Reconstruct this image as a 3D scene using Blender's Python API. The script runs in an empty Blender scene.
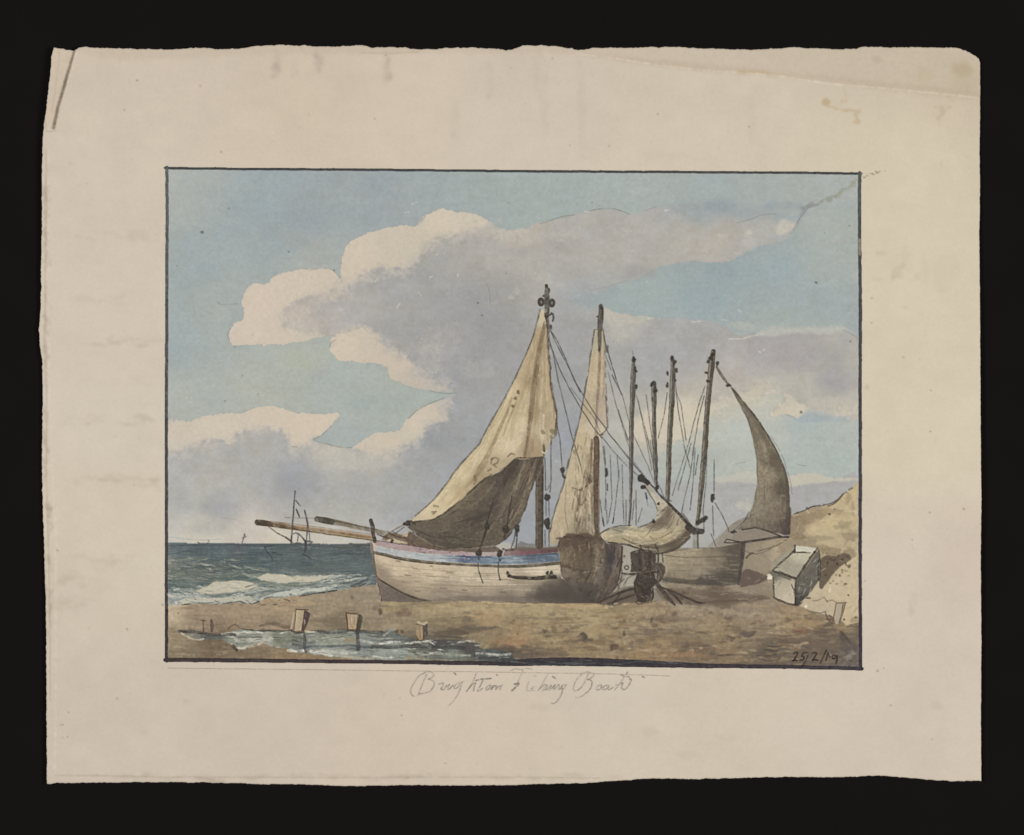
import bpy, math
import numpy as np

# ------------------------------------------------------------------ camera, lamps, view
S = 0.0003                       # metres per sheet unit: the sheet is about 28 x 22 cm
CX, CY = 512.0, 417.5
scene = bpy.context.scene
col = scene.collection

cam_d = bpy.data.cameras.new("camera")
cam = bpy.data.objects.new("camera", cam_d)
col.objects.link(cam)
cam.location = (0, 0, 1.5)
cam.rotation_euler = (0, 0, 0)
cam_d.sensor_width = 36.0
cam_d.lens = 36.0 * 1.5 / (1024 * S)
cam_d.clip_start = 0.05
cam_d.clip_end = 50
scene.camera = cam

w = bpy.data.worlds.new("World")
scene.world = w
w.use_nodes = True
w.node_tree.nodes["Background"].inputs[0].default_value = (0.02, 0.02, 0.022, 1)
w.node_tree.nodes["Background"].inputs[1].default_value = 0.3


def area(name, loc, size, power, colr):
    d = bpy.data.lights.new(name, 'AREA')
    d.shape = 'RECTANGLE'
    d.size, d.size_y = size
    d.energy = power
    d.color = colr
    o = bpy.data.objects.new(name, d)
    col.objects.link(o)
    o.location = loc
    v = -o.location
    o.rotation_euler = v.to_track_quat('-Z', 'Y').to_euler()
    return o


area("copy_stand_lamp", (-0.95, 0.10, 0.90), (0.30, 0.5), 12.1, (1, 0.985, 0.965))
area("copy_stand_lamp", (0.95, -0.05, 0.90), (0.30, 0.5), 12.6, (1, 0.985, 0.965))

scene.view_settings.view_transform = 'Standard'
scene.view_settings.look = 'None'
scene.view_settings.exposure = 0
scene.view_settings.gamma = 1

# ------------------------------------------------------------------ pigment program
# The sheet is painted on a buffer: washes, strokes and pencil lines in sheet units,
# each laid down for one painted thing, which becomes a layer of pigment of its own.
RX = 2
X0, Y0, X1, Y1 = 34, 38, 990, 794
W, H = (X1 - X0) * RX, (Y1 - Y0) * RX
rng = np.random.default_rng(1824)


def vnoise(h, w_, cy, cx, seed):
    r = np.random.default_rng(seed)
    g = r.random((int(h / cy) + 3, int(w_ / cx) + 3)).astype(np.float32) * 2 - 1
    y = np.arange(h) / cy
    x = np.arange(w_) / cx
    iy, ix = y.astype(int), x.astype(int)
    fy, fx = (y - iy).astype(np.float32), (x - ix).astype(np.float32)
    fy = (fy * fy * (3 - 2 * fy))[:, None]
    fx = (fx * fx * (3 - 2 * fx))[None]
    a = g[iy][:, ix]
    b = g[iy][:, ix + 1]
    c = g[iy + 1][:, ix]
    d = g[iy + 1][:, ix + 1]
    return a + (b - a) * fx + (c - a) * fy + (a - b - c + d) * fx * fy


def fbm(seed, cy, cx, octs=3):
    o = np.zeros((H, W), np.float32)
    amp = 1.0
    for k in range(octs):
        o += amp * vnoise(H, W, max(cy, 1.01), max(cx, 1.01), seed + 31 * k)
        cy /= 2.1
        cx /= 2.1
        amp *= 0.55
    return o


NW1, NW2 = fbm(1, 14, 14, 3), fbm(2, 14, 14, 3)        # edge wobble
NG = fbm(3, 5, 5, 3)                                   # granulation
NF = fbm(4, 2.2, 2.2, 1)                               # fine grain
NL = fbm(5, 90, 90, 4)                                 # broad blotches
NM = fbm(6, 26, 34, 3)                                 # middle blotches
NH = fbm(7, 5, 44, 3)                                  # horizontal streaks
NV = fbm(8, 60, 5, 3)                                  # vertical streaks

NR = fbm(9, 11, 13, 4)
NS = fbm(10, 9, 9, 2)                                   # pressure along a stroke

buf = np.zeros((H, W, 3), np.float32)
ids = np.zeros((H, W), np.int16)
PARTS = [None]                                          # id -> (name, parent id, label)


def P(name, parent=0, label=None):
    PARTS.append((name, parent, label))
    return len(PARTS) - 1


def blur(a, r):
    """box blur twice, r in buffer cells"""
    r = int(max(1, round(r)))
    for _ in range(2):
        for ax in (0, 1):
            pad = [(0, 0), (0, 0)]
            pad[ax] = (r + 1, r)
            c = np.cumsum(np.pad(a, pad, mode='edge'), axis=ax, dtype=np.float64)
            n = a.shape[ax]
            if ax == 0:
                a = (c[2 * r + 1:2 * r + 1 + n] - c[:n]) / (2 * r + 1)
            else:
                a = (c[:, 2 * r + 1:2 * r + 1 + n] - c[:, :n]) / (2 * r + 1)
    return a.astype(np.float32)


def soft(a):
    p = np.pad(a, 1, mode='edge')
    a = (p[:-2] + 2 * p[1:-1] + p[2:]) / 4
    return (a[:, :-2] + 2 * a[:, 1:-1] + a[:, 2:]) / 4


def catmull(pts, closed, n=6):
    p = np.array(pts, float)
    m = len(p)
    out = []
    rngk = range(m if closed else m - 1)
    for i in rngk:
        if closed:
            a, b, c, d = p[i - 1], p[i], p[(i + 1) % m], p[(i + 2) % m]
        else:
            a, b, c, d = p[max(i - 1, 0)], p[i], p[i + 1], p[min(i + 2, m - 1)]
        for k in range(n):
            t = k / n
            out.append(0.5 * ((2 * b) + (c - a) * t + (2 * a - 5 * b + 4 * c - d) * t * t + (3 * b - a - 3 * c + d) * t ** 3))
    if not closed:
        out.append(p[-1])
    return np.array(out)


def mask(pts, smooth=False, rough=0.5, feather=0):
    p = catmull(pts, True) if smooth else np.array(pts, float)
    q = (p - (X0, Y0)) * RX
    m = int(4 + rough * 4 + feather * RX * 2)
    x0, y0 = np.maximum(np.floor(q.min(0)).astype(int) - m, 0)
    x1 = min(int(q[:, 0].max()) + m, W)
    y1 = min(int(q[:, 1].max()) + m, H)
    h, w_ = y1 - y0, x1 - x0
    cnt = np.zeros((h, w_ + 1), np.int32)
    for i in range(len(q)):
        (ax, ay), (bx, by) = q[i - 1], q[i]
        if ay == by:
            continue
        if ay > by:
            ax, ay, bx, by = bx, by, ax, ay
        r0 = max(int(math.ceil(ay - 0.5)), y0)
        r1 = min(int(math.ceil(by - 0.5)), y1)
        if r1 <= r0:
            continue
        rows = np.arange(r0, r1)
        xs = ax + (rows + 0.5 - ay) / (by - ay) * (bx - ax)
        ci = np.clip(np.ceil(xs - 0.5).astype(int) - x0, 0, w_)
        np.add.at(cnt, (rows - y0, ci), 1)
    a = (np.cumsum(cnt, axis=1)[:, :w_] % 2).astype(np.float32)
    sl = (slice(y0, y1), slice(x0, x1))
    if rough > 0:
        yy, xx = np.mgrid[0:h, 0:w_]
        dy = np.rint(NW1[sl] * rough * RX * 0.8).astype(int)
        dx = np.rint(NW2[sl] * rough * RX * 0.8).astype(int)
        a = a[np.clip(yy + dy, 0, h - 1), np.clip(xx + dx, 0, w_ - 1)]
    a = blur(a, feather * RX) if feather > 0 else soft(a)
    return sl, a


def field(sl, pts, pw=2.2, s=6.0):
    """smooth colour field through (x, y, colour) points"""
    h, w_ = sl[0].stop - sl[0].start, sl[1].stop - sl[1].start
    st = 6
    ny, nx = h // st + 2, w_ // st + 2
    gy = (sl[0].start + np.arange(ny) * st) / RX + Y0
    gx = (sl[1].start + np.arange(nx) * st) / RX + X0
    acc = np.zeros((ny, nx, 3))
    ws = np.zeros((ny, nx))
    for x, y, c in pts:
        d = (gx[None] - x) ** 2 + ((gy[:, None] - y) * 1.25) ** 2 + s * s
        k = d ** (-pw)
        ws += k
        acc += k[..., None] * np.array(c, float)
    g = acc / ws[..., None]
    y = np.arange(h) / st
    x = np.arange(w_) / st
    iy, ix = y.astype(int), x.astype(int)
    fy, fx = (y - iy)[:, None, None], (x - ix)[None, :, None]
    r = g[iy]
    r2 = g[iy + 1]
    r = r + (r2 - r) * fy
    return (r[:, ix] * (1 - fx) + r[:, np.minimum(ix + 1, nx - 1)] * fx).astype(np.float32)


def lay(sl, a, colr, op=1.0, pid=None, gran=0.03, edge=0.0, clip=None, dry=0.0, thr=0.5, rag=0.0):
    """blend colour (a triple or a field) through alpha a"""
    if rag > 0:
        a = np.clip(a + rag * 4 * a * (1 - a) * (NG[sl] * .35 + NM[sl] * .45 + NR[sl] * .4), 0, 1)
    if clip is not None:
        a = a * np.isin(ids[sl], clip)
    if pid is not None:
        ids[sl][a > thr] = pid
    al = a * op
    if dry > 0:
        al = al * np.clip(1.0 - dry + dry * 1.6 * (NG[sl] * 0.6 + NF[sl] * 0.5 + 0.55), 0, 1)
    c = np.asarray(colr, np.float32)
    c = c * (1 + gran * (NG[sl] * 0.8 + NF[sl] * 0.25))[..., None]
    if edge > 0:
        c = c * (1 - edge * np.clip(1.6 * (1 - blur(a, 3)), 0, 1))[..., None]
    buf[sl] = buf[sl] * (1 - al[..., None]) + c * al[..., None]


def wash(pts, colr, op=1.0, pid=None, smooth=False, rough=0.5, feather=0, gran=0.03, edge=0.0, clip=None, dry=0.0, pw=2.2, rag=0.0):
    sl, a = mask(pts, smooth, rough, feather)
    if isinstance(colr, list):
        colr = field(sl, colr, pw)
    lay(sl, a, colr, op, pid, gran, edge, clip, dry, rag=rag)


def stroke(pts, width, colr, op=1.0, pid=None, smooth=False, dry=0.0, gran=0.05, wob=0.25, clip=None, thr=0.33, vary=1.0):
    p = catmull(pts, False, 5) if smooth else np.array(pts, float)
    if len(p) < 2:
        p = np.array([p[0], p[0] + 0.01])
    n = len(p)
    ws = np.interp(np.linspace(0, 1, n), np.linspace(0, 1, len(width)), width) if isinstance(width, (list, tuple)) else np.full(n, float(width))
    q = (p - (X0, Y0)) * RX
    wm = ws.max() * RX / 2 + 3
    x0, y0 = np.maximum(np.floor(q.min(0) - wm).astype(int), 0)
    x1 = min(int(q[:, 0].max() + wm) + 1, W)
    y1 = min(int(q[:, 1].max() + wm) + 1, H)
    if x1 <= x0 or y1 <= y0:
        return
    sl = (slice(y0, y1), slice(x0, x1))
    al = np.zeros((y1 - y0, x1 - x0), np.float32)
    for i in range(n - 1):
        (ax, ay), (bx, by) = q[i], q[i + 1]
        m = max(ws[i], ws[i + 1]) * RX / 2 + 3
        sx0, sx1 = max(int(min(ax, bx) - m), x0), min(int(max(ax, bx) + m) + 1, x1)
        sy0, sy1 = max(int(min(ay, by) - m), y0), min(int(max(ay, by) + m) + 1, y1)
        if sx1 <= sx0 or sy1 <= sy0:
            continue
        ss = (slice(sy0, sy1), slice(sx0, sx1))
        xx = np.arange(sx0, sx1)[None] + 0.5 + NW2[ss] * wob * RX * 0.5
        yy = np.arange(sy0, sy1)[:, None] + 0.5 + NW1[ss] * wob * RX * 0.5
        dx, dy = bx - ax, by - ay
        L = dx * dx + dy * dy + 1e-9
        t = np.clip(((xx - ax) * dx + (yy - ay) * dy) / L, 0, 1)
        d = np.hypot(xx - ax - t * dx, yy - ay - t * dy)
        hw = (ws[i] + (ws[i + 1] - ws[i]) * t) * RX / 2
        # coverage of a line profile, softened over about a cell
        a = np.clip(hw + 0.75 - d, 0, 1) * np.clip(hw / 0.6, 0.25, 1)
        sub = al[sy0 - y0:sy1 - y0, sx0 - x0:sx1 - x0]
        np.maximum(sub, a, out=sub)
    if vary > 0:
        al *= 1 - vary * (1 - np.clip(0.86 + 0.30 * NS[sl] + 0.12 * NF[sl], 0.3, 1))
    lay(sl, al, colr, op, pid, gran, 0, clip, dry, thr)


def dab(x, y, rx, ry, colr, op=1.0, pid=None, clip=None, rough=0.6, seed=0, feather=0, dry=0.0, rag=0.0):
    r = np.random.default_rng(int(x * 13 + y * 7 + seed))
    n = 9
    pts = []
    for k in range(n):
        t = 2 * math.pi * k / n
        j = 1 + r.uniform(-0.22, 0.22)
        pts.append((x + rx * j * math.cos(t), y + ry * j * math.sin(t)))
    sl, a = mask(pts, True, rough, feather)
    lay(sl, a, colr, op, pid, 0.04, 0, clip, dry, rag=rag)


def streaks(n, box, cols, ln, th, op, clip, seed, slope=0.0, dry=0.3):
    r = np.random.default_rng(seed)
    for _ in range(n):
        x, y = r.uniform(box[0], box[2]), r.uniform(box[1], box[3])
        l = r.uniform(*ln)
        c = np.array(cols[r.integers(len(cols))]) + r.uniform(-6, 6)
        t = r.uniform(*th)
        k = [(x - l / 2, y - slope * l / 2), (x - l / 5, y + r.uniform(-.8, .8)), (x + l / 5, y + r.uniform(-.8, .8)), (x + l / 2, y + slope * l / 2)]
        stroke(k, [0.3, t, t * .8, 0.3], c, op * r.uniform(.5, 1), smooth=True, clip=clip, dry=dry, wob=1.0)


def contour(pts, wd, c, o, pid=None, gap=.25, seed=0, smooth=True, clip=None, run=(3, 11)):
    """a drawn outline: short runs of uneven pressure with gaps"""
    r = np.random.default_rng(seed + int(pts[0][0] * 7 + pts[0][1] * 3))
    p = catmull(pts, False, 10) if smooth else np.concatenate([np.linspace(pts[i], pts[i + 1], 12) for i in range(len(pts) - 1)])
    d = np.concatenate([[0], np.cumsum(np.hypot(*np.diff(p, axis=0).T))])
    t = 0.0
    while t < d[-1]:
        l = r.uniform(*run)
        if r.random() > gap:
            q = np.linspace(t, min(t + l, d[-1]), 5)
            x, y = np.interp(q, d, p[:, 0]), np.interp(q, d, p[:, 1])
            j = r.uniform(-.35, .35, 2)
            ww = wd * r.uniform(.55, 1.5)
            stroke(list(zip(x + j[0], y + j[1])), [ww * .6, ww, ww * .7], c, min(1, o * 1.3 * r.uniform(.6, 1)), pid=pid, clip=clip, dry=.25, wob=.5)
        t += l * r.uniform(.75, 1.05)


def scumble(n, box, cols, ln, wd, op, clip, seed, ang=(0, .4), dry=.45):
    """many short dabs of a nearly dry brush"""
    r = np.random.default_rng(seed)
    for _ in range(n):
        x, y = r.uniform(box[0], box[2]), r.uniform(box[1], box[3])
        a = ang[0] + r.normal(0, ang[1])
        l = r.uniform(*ln)
        c = np.array(cols[r.integers(len(cols))], float) + r.uniform(-8, 8)
        w_ = r.uniform(*wd)
        b = r.uniform(-.07, .07) * l
        stroke([(x - l / 2 * math.cos(a), y - l / 2 * math.sin(a)), (x - b * math.sin(a), y + b * math.cos(a) * .4), (x + l / 2 * math.cos(a), y + l / 2 * math.sin(a))],
               [w_ * .4, w_, w_ * .5], c, min(1, op * 1.35 * r.uniform(.4, 1)), smooth=True, clip=clip, dry=dry, wob=1.2)


def g(x0, y0, k, *xy):
    """points read off a part of the sheet at k times its size"""
    return [(x0 + xy[i] / k, y0 + xy[i + 1] / k) for i in range(0, len(xy), 2)]


# ------------------------------------------------------------------ the bare sheet
TOP = [(54.5, 48), (64, 49.5), (74.5, 51.5), (79, 48.2), (87.5, 47.8), (105, 48.6), (125, 49), (150, 49), (172.5, 50), (190, 48.5), (207, 48), (225, 50), (240, 49), (250, 47), (262, 46), (283.5, 45), (305, 46), (331, 47), (345, 46), (366, 45.4), (373, 47.5), (390, 47.5), (406, 48), (421, 50), (445, 48.3), (471, 47.5), (490, 48.7), (506, 50), (513, 49.5), (524, 46), (540, 45.5), (562, 47), (572, 49), (578, 50.2), (590, 48.5), (612, 47.4), (637, 48.2), (650, 47.2), (667, 46.8), (697, 48.2), (720, 49), (742, 49.5), (767, 49), (793, 47.5), (815, 48.4), (843, 49.6), (856, 48.5), (865.5, 46.9), (893, 47.2), (925, 47.4), (958, 48), (969, 52.5), (978.5, 58.5)]
RIGHT = [(978.5, 58.5), (979.7, 63), (980, 90), (979.8, 118), (979.3, 150), (979.8, 180), (979.5, 209), (979, 235), (979.6, 300), (980, 390), (980.3, 450), (981, 500), (980.3, 560), (981, 640), (980.6, 720), (981, 780.7)]
BOT = [(47.3, 783.5), (52, 784), (57, 782.8), (100, 782.2), (150, 782), (200, 782.2), (235, 783), (256, 784), (293, 784), (330, 785.3), (356, 786), (380, 785.4), (406, 785), (440, 785.2), (468, 785.7), (512, 785), (537, 784), (560, 783.5), (587, 783), (600, 782), (612, 781), (632, 779.5), (649.5, 778.6), (665, 778.2), (687, 779), (732, 778), (768, 777), (793, 776.8), (820, 777), (843, 777), (862, 776.2), (878, 775.4), (895, 776.5), (918, 778.6), (935, 780), (953, 781), (981, 780.7)]
LEFT = [(54.5, 48), (52.3, 56), (51.3, 70), (49, 90), (47.3, 107), (44.5, 125), (43, 140), (42.8, 155), (42.3, 180), (42.5, 209), (42, 240), (41.3, 284), (41, 310), (39.4, 329), (40, 345), (42.6, 360), (43, 400), (42.5, 440), (42.3, 470), (43.6, 520), (45, 568), (46, 600), (46.3, 627), (46.8, 690), (47, 740), (47.3, 783.5)]

# warm toned old paper, unevenly discoloured
full = (slice(0, H), slice(0, W))
PAPER = [(60, 60, (203, 189, 171)), (200, 80, (205, 191, 173)), (300, 100, (206, 191, 171)), (420, 100, (208, 194, 175)), (520, 60, (205, 191, 173)), (520, 119, (207, 194, 177)), (700, 80, (206, 193, 174)), (720, 140, (209, 197, 177)), (860, 60, (204, 191, 171)), (955, 80, (199, 185, 163)), (900, 150, (210, 197, 174)), (70, 250, (206, 193, 176)), (100, 300, (207, 194, 178)), (120, 420, (207, 195, 178)), (100, 520, (208, 196, 177)), (140, 560, (208, 197, 177)), (70, 600, (204, 191, 173)), (100, 700, (203, 190, 173)), (140, 140, (206, 193, 175)), (250, 720, (205, 191, 173)), (400, 730, (206, 191, 173)), (520, 730, (207, 193, 174)), (620, 700, (208, 196, 178)), (700, 740, (207, 194, 174)), (800, 720, (208, 196, 178)), (900, 740, (206, 193, 175)), (910, 300, (211, 199, 176)), (950, 300, (207, 195, 172)), (920, 450, (211, 199, 176)), (900, 560, (208, 196, 178)), (960, 560, (204, 189, 172)), (920, 640, (206, 193, 177)), (400, 400, (206, 192, 174))]
buf[:] = field(full, PAPER, 1.6, 30) + np.array([2, 3, 4], np.float32)
buf *= (1 + 0.008 * NL + 0.007 * NM + 0.006 * NG + 0.006 * NF)[..., None]


def stain(x, y, rx, ry, c, op, feather=3, seed=0):
    dab(x, y, rx, ry, c, op, feather=feather, rough=2, seed=seed, dry=0.35)


GREY = (176, 164, 148)
for x, y, l, o in ((277, 51, 30, .40), (318, 49, 26, .42), (387, 52, 32, .34), (490, 58, 40, .14), (537, 52, 40, .12), (545, 75, 60, .14), (582, 60, 100, .13), (455, 100, 45, .10), (752, 90, 60, .10), (296, 60, 20, .12)):
    stain(x, y + l / 2, 3.6, l / 2, GREY, o, 2)
    for k in range(5):
        stain(x + rng.uniform(-4, 4), y + rng.uniform(0, l), 2, 3, GREY, o, 1, k)
wash([(80, 46), (270, 44), (380, 46), (600, 46), (860, 46), (981, 58), (981, 98), (880, 90), (800, 78), (700, 71), (640, 64), (560, 54), (400, 54), (250, 55), (120, 60)], (188, 174, 154), .34, rough=2, feather=2, smooth=True)
wash([(575, 54), (640, 63), (700, 71), (770, 76), (850, 85), (981, 98), (981, 92), (850, 79), (765, 70), (690, 63), (640, 58)], (178, 163, 141), .30, rough=1, feather=1.5, smooth=True)
stroke([(576, 54), (612, 58), (650, 64), (700, 70), (768, 75), (830, 84), (890, 89), (979, 98)], .9, (222, 209, 187), .8, smooth=True, dry=.6)
stroke([(738, 72), (760, 72), (768, 73)], 3.2, (190, 168, 128), .5, dry=.4)
stroke([(360, 53), (392, 53.5), (420, 52)], 1.2, (170, 158, 140), .5, dry=.5)
stain(962, 70, 10, 7, (178, 160, 128), .55, 2)
stain(925, 75, 9, 6, (190, 172, 145), .35, 2)
stain(965, 84, 14, 8, (186, 170, 144), .3, 3)
stain(877, 59, 6, 4, (176, 162, 142), .4, 1.5)
for x, y, rx, ry, o in ((826, 102, 4.5, 4.5, .6), (828, 107, 3, 2, .45), (842, 101, 4, 1.5, .3), (836, 108, 6, 1.6, .45), (848, 110, 7, 1.8, .5), (857, 113, 3.5, 6, .4), (856, 122, 3, 3, .45), (845, 95, 2, 6, .18)):
    stain(x, y, rx, ry, (180, 156, 116), o, .7)
for x, y, rx, ry, o in ((941, 112, 2.5, 7, .4), (948, 108, 3, 2, .4), (937, 118, 3, 3, .4), (949, 97, 2, 3, .3), (952, 101, 2, 1.5, .3), (935, 108, 2, 2, .3)):
    stain(x, y, rx, ry, (176, 162, 138), o, .7)
for x, y, rx, ry, o in ((897, 272, 6, 6, .35), (894, 278, 3, 3, .5), (902, 266, 3, 3, .4), (882, 254, 6, 2, .35), (876, 278, 5, 3, .25), (916, 277, 3, 3, .25), (905, 308, 1.6, 1.6, .6), (925, 270, 3, 12, .15), (911, 612, 3, 5, .4), (913, 600, 4, 8, .15), (945, 272, 14, 22, .12), (905, 255, 4, 12, .12), (868, 387, 2, 1.4, .6), (937, 705, 6, 4, .25), (650, 732, 10, 5, .25), (538, 707, 9, 5, .22), (690, 755, 14, 5, .16), (725, 738, 14, 3, .14), (187, 702, 4, 3, .25), (143, 730, 4, 4, .18)):
    stain(x, y, rx, ry, (168, 156, 138), o * .6, 1)
# grubby left edge, faint bands across the left margin, dirt along the bottom
for k in range(150):
    y = rng.uniform(150, 640)
    stain(43.5 + rng.uniform(0, 6) + (2.5 if y > 500 else 0), y, rng.uniform(.7, 2.4), rng.uniform(2, 6), (168, 156, 138), rng.uniform(.1, .42), .7, k)
stroke([(46.5, 150), (46, 230), (45.5, 300), (45, 345), (47, 400), (46.5, 470), (48.5, 540), (50, 610), (50.5, 700)], .9, (160, 147, 128), .55, smooth=True, dry=.6)
stroke([(49.5, 150), (49, 230), (49, 345), (50, 400), (53, 470), (56, 540), (56, 610), (56, 700), (55, 770)], 2.2, (214, 202, 184), .6, smooth=True, dry=.4)
for y, x0, x1, o in ((236, 70, 160, .28), (341, 75, 160, .34), (420, 60, 150, .30), (478, 75, 160, .34), (300, 80, 130, .12), (560, 75, 135, .25), (600, 55, 90, .25), (575, 60, 85, .2), (380, 80, 160, .1)):
    for k in range(16):
        stain(rng.uniform(x0, x1), y + rng.uniform(-5, 5) + (6 if k % 3 == 0 and y > 470 else 0), rng.uniform(3, 12), rng.uniform(.8, 2.6), (180, 168, 150), o * rng.uniform(.4, 1), 1.2, k)
for k in range(60):
    stain(rng.uniform(55, 620), 776.5 + rng.uniform(-2, 3), rng.uniform(4, 16), rng.uniform(.6, 1.6), (172, 160, 142), rng.uniform(.1, .4), .8, k)
stroke([(56, 775), (110, 775.5), (170, 777), (256, 777), (330, 777.5), (420, 777), (520, 777), (600, 778)], .8, (158, 146, 128), .6, dry=.6)
for k in range(420):          # fly specks and fibres over the whole sheet
    x, y = rng.uniform(48, 976), rng.uniform(55, 778)
    if rng.random() < .75:
        dab(x, y, rng.uniform(.3, .8), rng.uniform(.3, .7), (150, 136, 116), rng.uniform(.1, .45), seed=k)
    else:
        a = rng.uniform(0, 3.1)
        l = rng.uniform(2, 7)
        stroke([(x, y), (x + l * math.cos(a), y + l * math.sin(a))], .5, (166, 152, 132), rng.uniform(.15, .4))
for x, y in ((137, 81), (125, 110), (201, 86), (375, 119), (386, 55), (749, 127.5), (553, 59), (658, 114), (609, 146), (69, 712), (61, 725), (63.5, 724.5), (63, 737.5), (68, 736.8), (127, 629), (445, 763), (402, 715), (871, 323), (930, 390.5), (903, 357), (871, 298), (930, 431), (963, 509), (929, 513), (912, 540), (864.5, 581), (931.5, 739), (877.6, 670.5), (890, 705), (883, 668), (134, 485), (58, 550), (163, 605), (117, 698), (400, 698), (163, 604.5), (498, 728), (570, 145), (222, 152)):
    dab(x, y, .75, .65, (104, 92, 78), .75, seed=2)
# crease running down from the notched corner
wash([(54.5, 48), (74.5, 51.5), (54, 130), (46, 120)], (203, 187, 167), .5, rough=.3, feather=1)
stroke([(75, 51), (70, 68), (63.5, 91), (58.5, 108), (54, 128)], [1.6, 2.4, 2.8, 2.6, 3], (118, 106, 90), .95, dry=.2, vary=.5)  # dark line: the fold's shadow painted into the paper colour
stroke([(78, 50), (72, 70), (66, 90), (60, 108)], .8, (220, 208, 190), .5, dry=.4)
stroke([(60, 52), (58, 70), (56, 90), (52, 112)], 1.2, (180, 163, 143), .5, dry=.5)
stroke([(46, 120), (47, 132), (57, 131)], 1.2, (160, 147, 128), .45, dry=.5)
buf_paper = buf.copy()

# ------------------------------------------------------------------ the picture
BX = [(166.5, 169), (860, 174.5), (860, 667), (166.5, 660)]
SKY = P('painted_sky', 0, 'pale blue wash sky with grey and cream clouds')
SEA = P('painted_sea')
BEACH = P('painted_beach')
CLIFF = P('painted_cliff')
CL = [P('painted_cloud', SKY), P('painted_cloud', SKY, 'long cream cloud bank low on the left'), P('painted_cloud', SKY), P('painted_cloud', SKY), P('painted_cloud', SKY), P('painted_cloud', SKY)]

SKYC = [(172, 176, (176, 180, 173)), (185, 182, (171, 177, 173)), (260, 200, (158, 170, 172)), (300, 215, (154, 165, 169)), (340, 190, (158, 167, 170)), (380, 195, (157, 166, 170)), (420, 185, (160, 170, 171)), (470, 190, (162, 173, 171)), (520, 190, (164, 175, 172)), (560, 200, (164, 175, 172)), (620, 190, (168, 177, 173)), (740, 190, (165, 175, 174)), (840, 185, (170, 176, 172)), (200, 260, (159, 170, 171)), (290, 240, (158, 168, 169)), (315, 260, (170, 175, 170)), (180, 340, (161, 172, 172)), (230, 310, (166, 174, 170)), (240, 300, (166, 174, 170)), (200, 400, (173, 179, 172)), (270, 390, (175, 179, 170)), (300, 355, (178, 181, 168)), (330, 385, (170, 179, 173)), (390, 410, (169, 178, 170)), (350, 440, (168, 176, 172)), (650, 290, (160, 173, 172)), (700, 280, (154, 168, 170)), (760, 270, (157, 170, 172)), (720, 260, (150, 164, 167)), (840, 250, (167, 175, 170)), (845, 220, (168, 176, 170)), (840, 310, (160, 171, 170)), (740, 430, (184, 190, 182)), (770, 412, (190, 190, 178)), (775, 430, (182, 188, 180)), (820, 440, (173, 183, 178)), (800, 428, (172, 182, 180)), (840, 460, (172, 183, 177)), (800, 462, (174, 184, 178)), (855, 430, (176, 184, 178)), (700, 460, (174, 180, 172)), (710, 435, (186, 190, 180)), (735, 408, (190, 188, 174))]
wash(BX, SKYC, pid=SKY, rough=.2, gran=.022, pw=1.7)
buf[:] = np.where((ids == SKY)[..., None], buf * (1 + .010 * NM + .007 * NH + .008 * NR)[..., None] + np.array([-1.2, 0, 1.6], np.float32) * (NL + .5 * NR)[..., None], buf)
# brushed unevenness of the blue
for k in range(70):
    x, y = rng.uniform(170, 858), rng.uniform(175, 480)
    dab(x, y, rng.uniform(8, 34), rng.uniform(3, 10), (150, 163, 169) if k % 2 else (178, 185, 178), rng.uniform(.07, .2), clip=[SKY], feather=3, rough=2, seed=k, rag=.8)

MASS = [(231, 343), (230, 335), (234, 325), (243, 317), (243, 300), (247, 289), (256, 284), (268, 283), (272, 277), (283.5, 273.5), (295, 271), (306, 269.5), (331, 270), (341, 277), (342, 262), (345, 252), (351, 243), (360, 236), (368.5, 233), (391, 228), (405, 226), (416, 227), (420, 220), (428, 213.5), (441, 209.5), (455, 212), (471, 213), (481, 216), (489, 221), (506, 230), (521, 229), (537, 224.5), (550, 221), (562, 216.5), (575, 215), (584, 212), (596, 209.5), (612, 209.3), (622, 211), (630, 215), (640, 213), (655, 208), (690, 203), (705, 209), (720, 212), (750, 213), (775, 214), (796, 216), (806, 206), (812, 202), (800, 222), (793, 231), (785, 240), (770, 244), (752, 249), (737, 257), (727, 262), (700, 262), (672, 264), (655, 269), (640, 278), (624, 282), (600, 292), (575, 297), (578, 304), (596, 309), (606, 309), (629, 315), (652, 318), (697, 320), (725, 326), (740, 336), (760, 331), (800, 329), (858, 336), (858, 416), (840, 416), (828, 418), (812, 412), (796, 418), (785, 414), (772, 416), (770, 410), (780, 402), (783, 396), (770, 394), (758, 398), (740, 403), (715, 411), (700, 432), (680, 440), (660, 455), (660, 478), (700, 482), (757, 478), (792, 484), (835, 478), (858, 479), (858, 545), (168, 545), (168, 424), (178, 420), (190, 421), (205, 415), (225, 413), (240, 413.5), (250, 409), (262, 406.5), (280, 408), (296, 413), (318, 413.5), (338, 414), (332, 425), (322, 435), (313, 439), (325, 443), (338, 447), (352, 447.5), (362, 441), (374, 434), (390, 431), (401, 429), (407, 419), (418, 410), (431, 403), (446, 398), (456, 393.5), (436, 391.5), (416, 388), (402, 383), (391, 379), (387, 368), (376, 364), (366, 363), (352, 361), (341, 359), (332, 353), (330, 346), (331, 336), (318, 338), (301, 342), (275, 344), (256, 345), (238, 346)]
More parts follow.
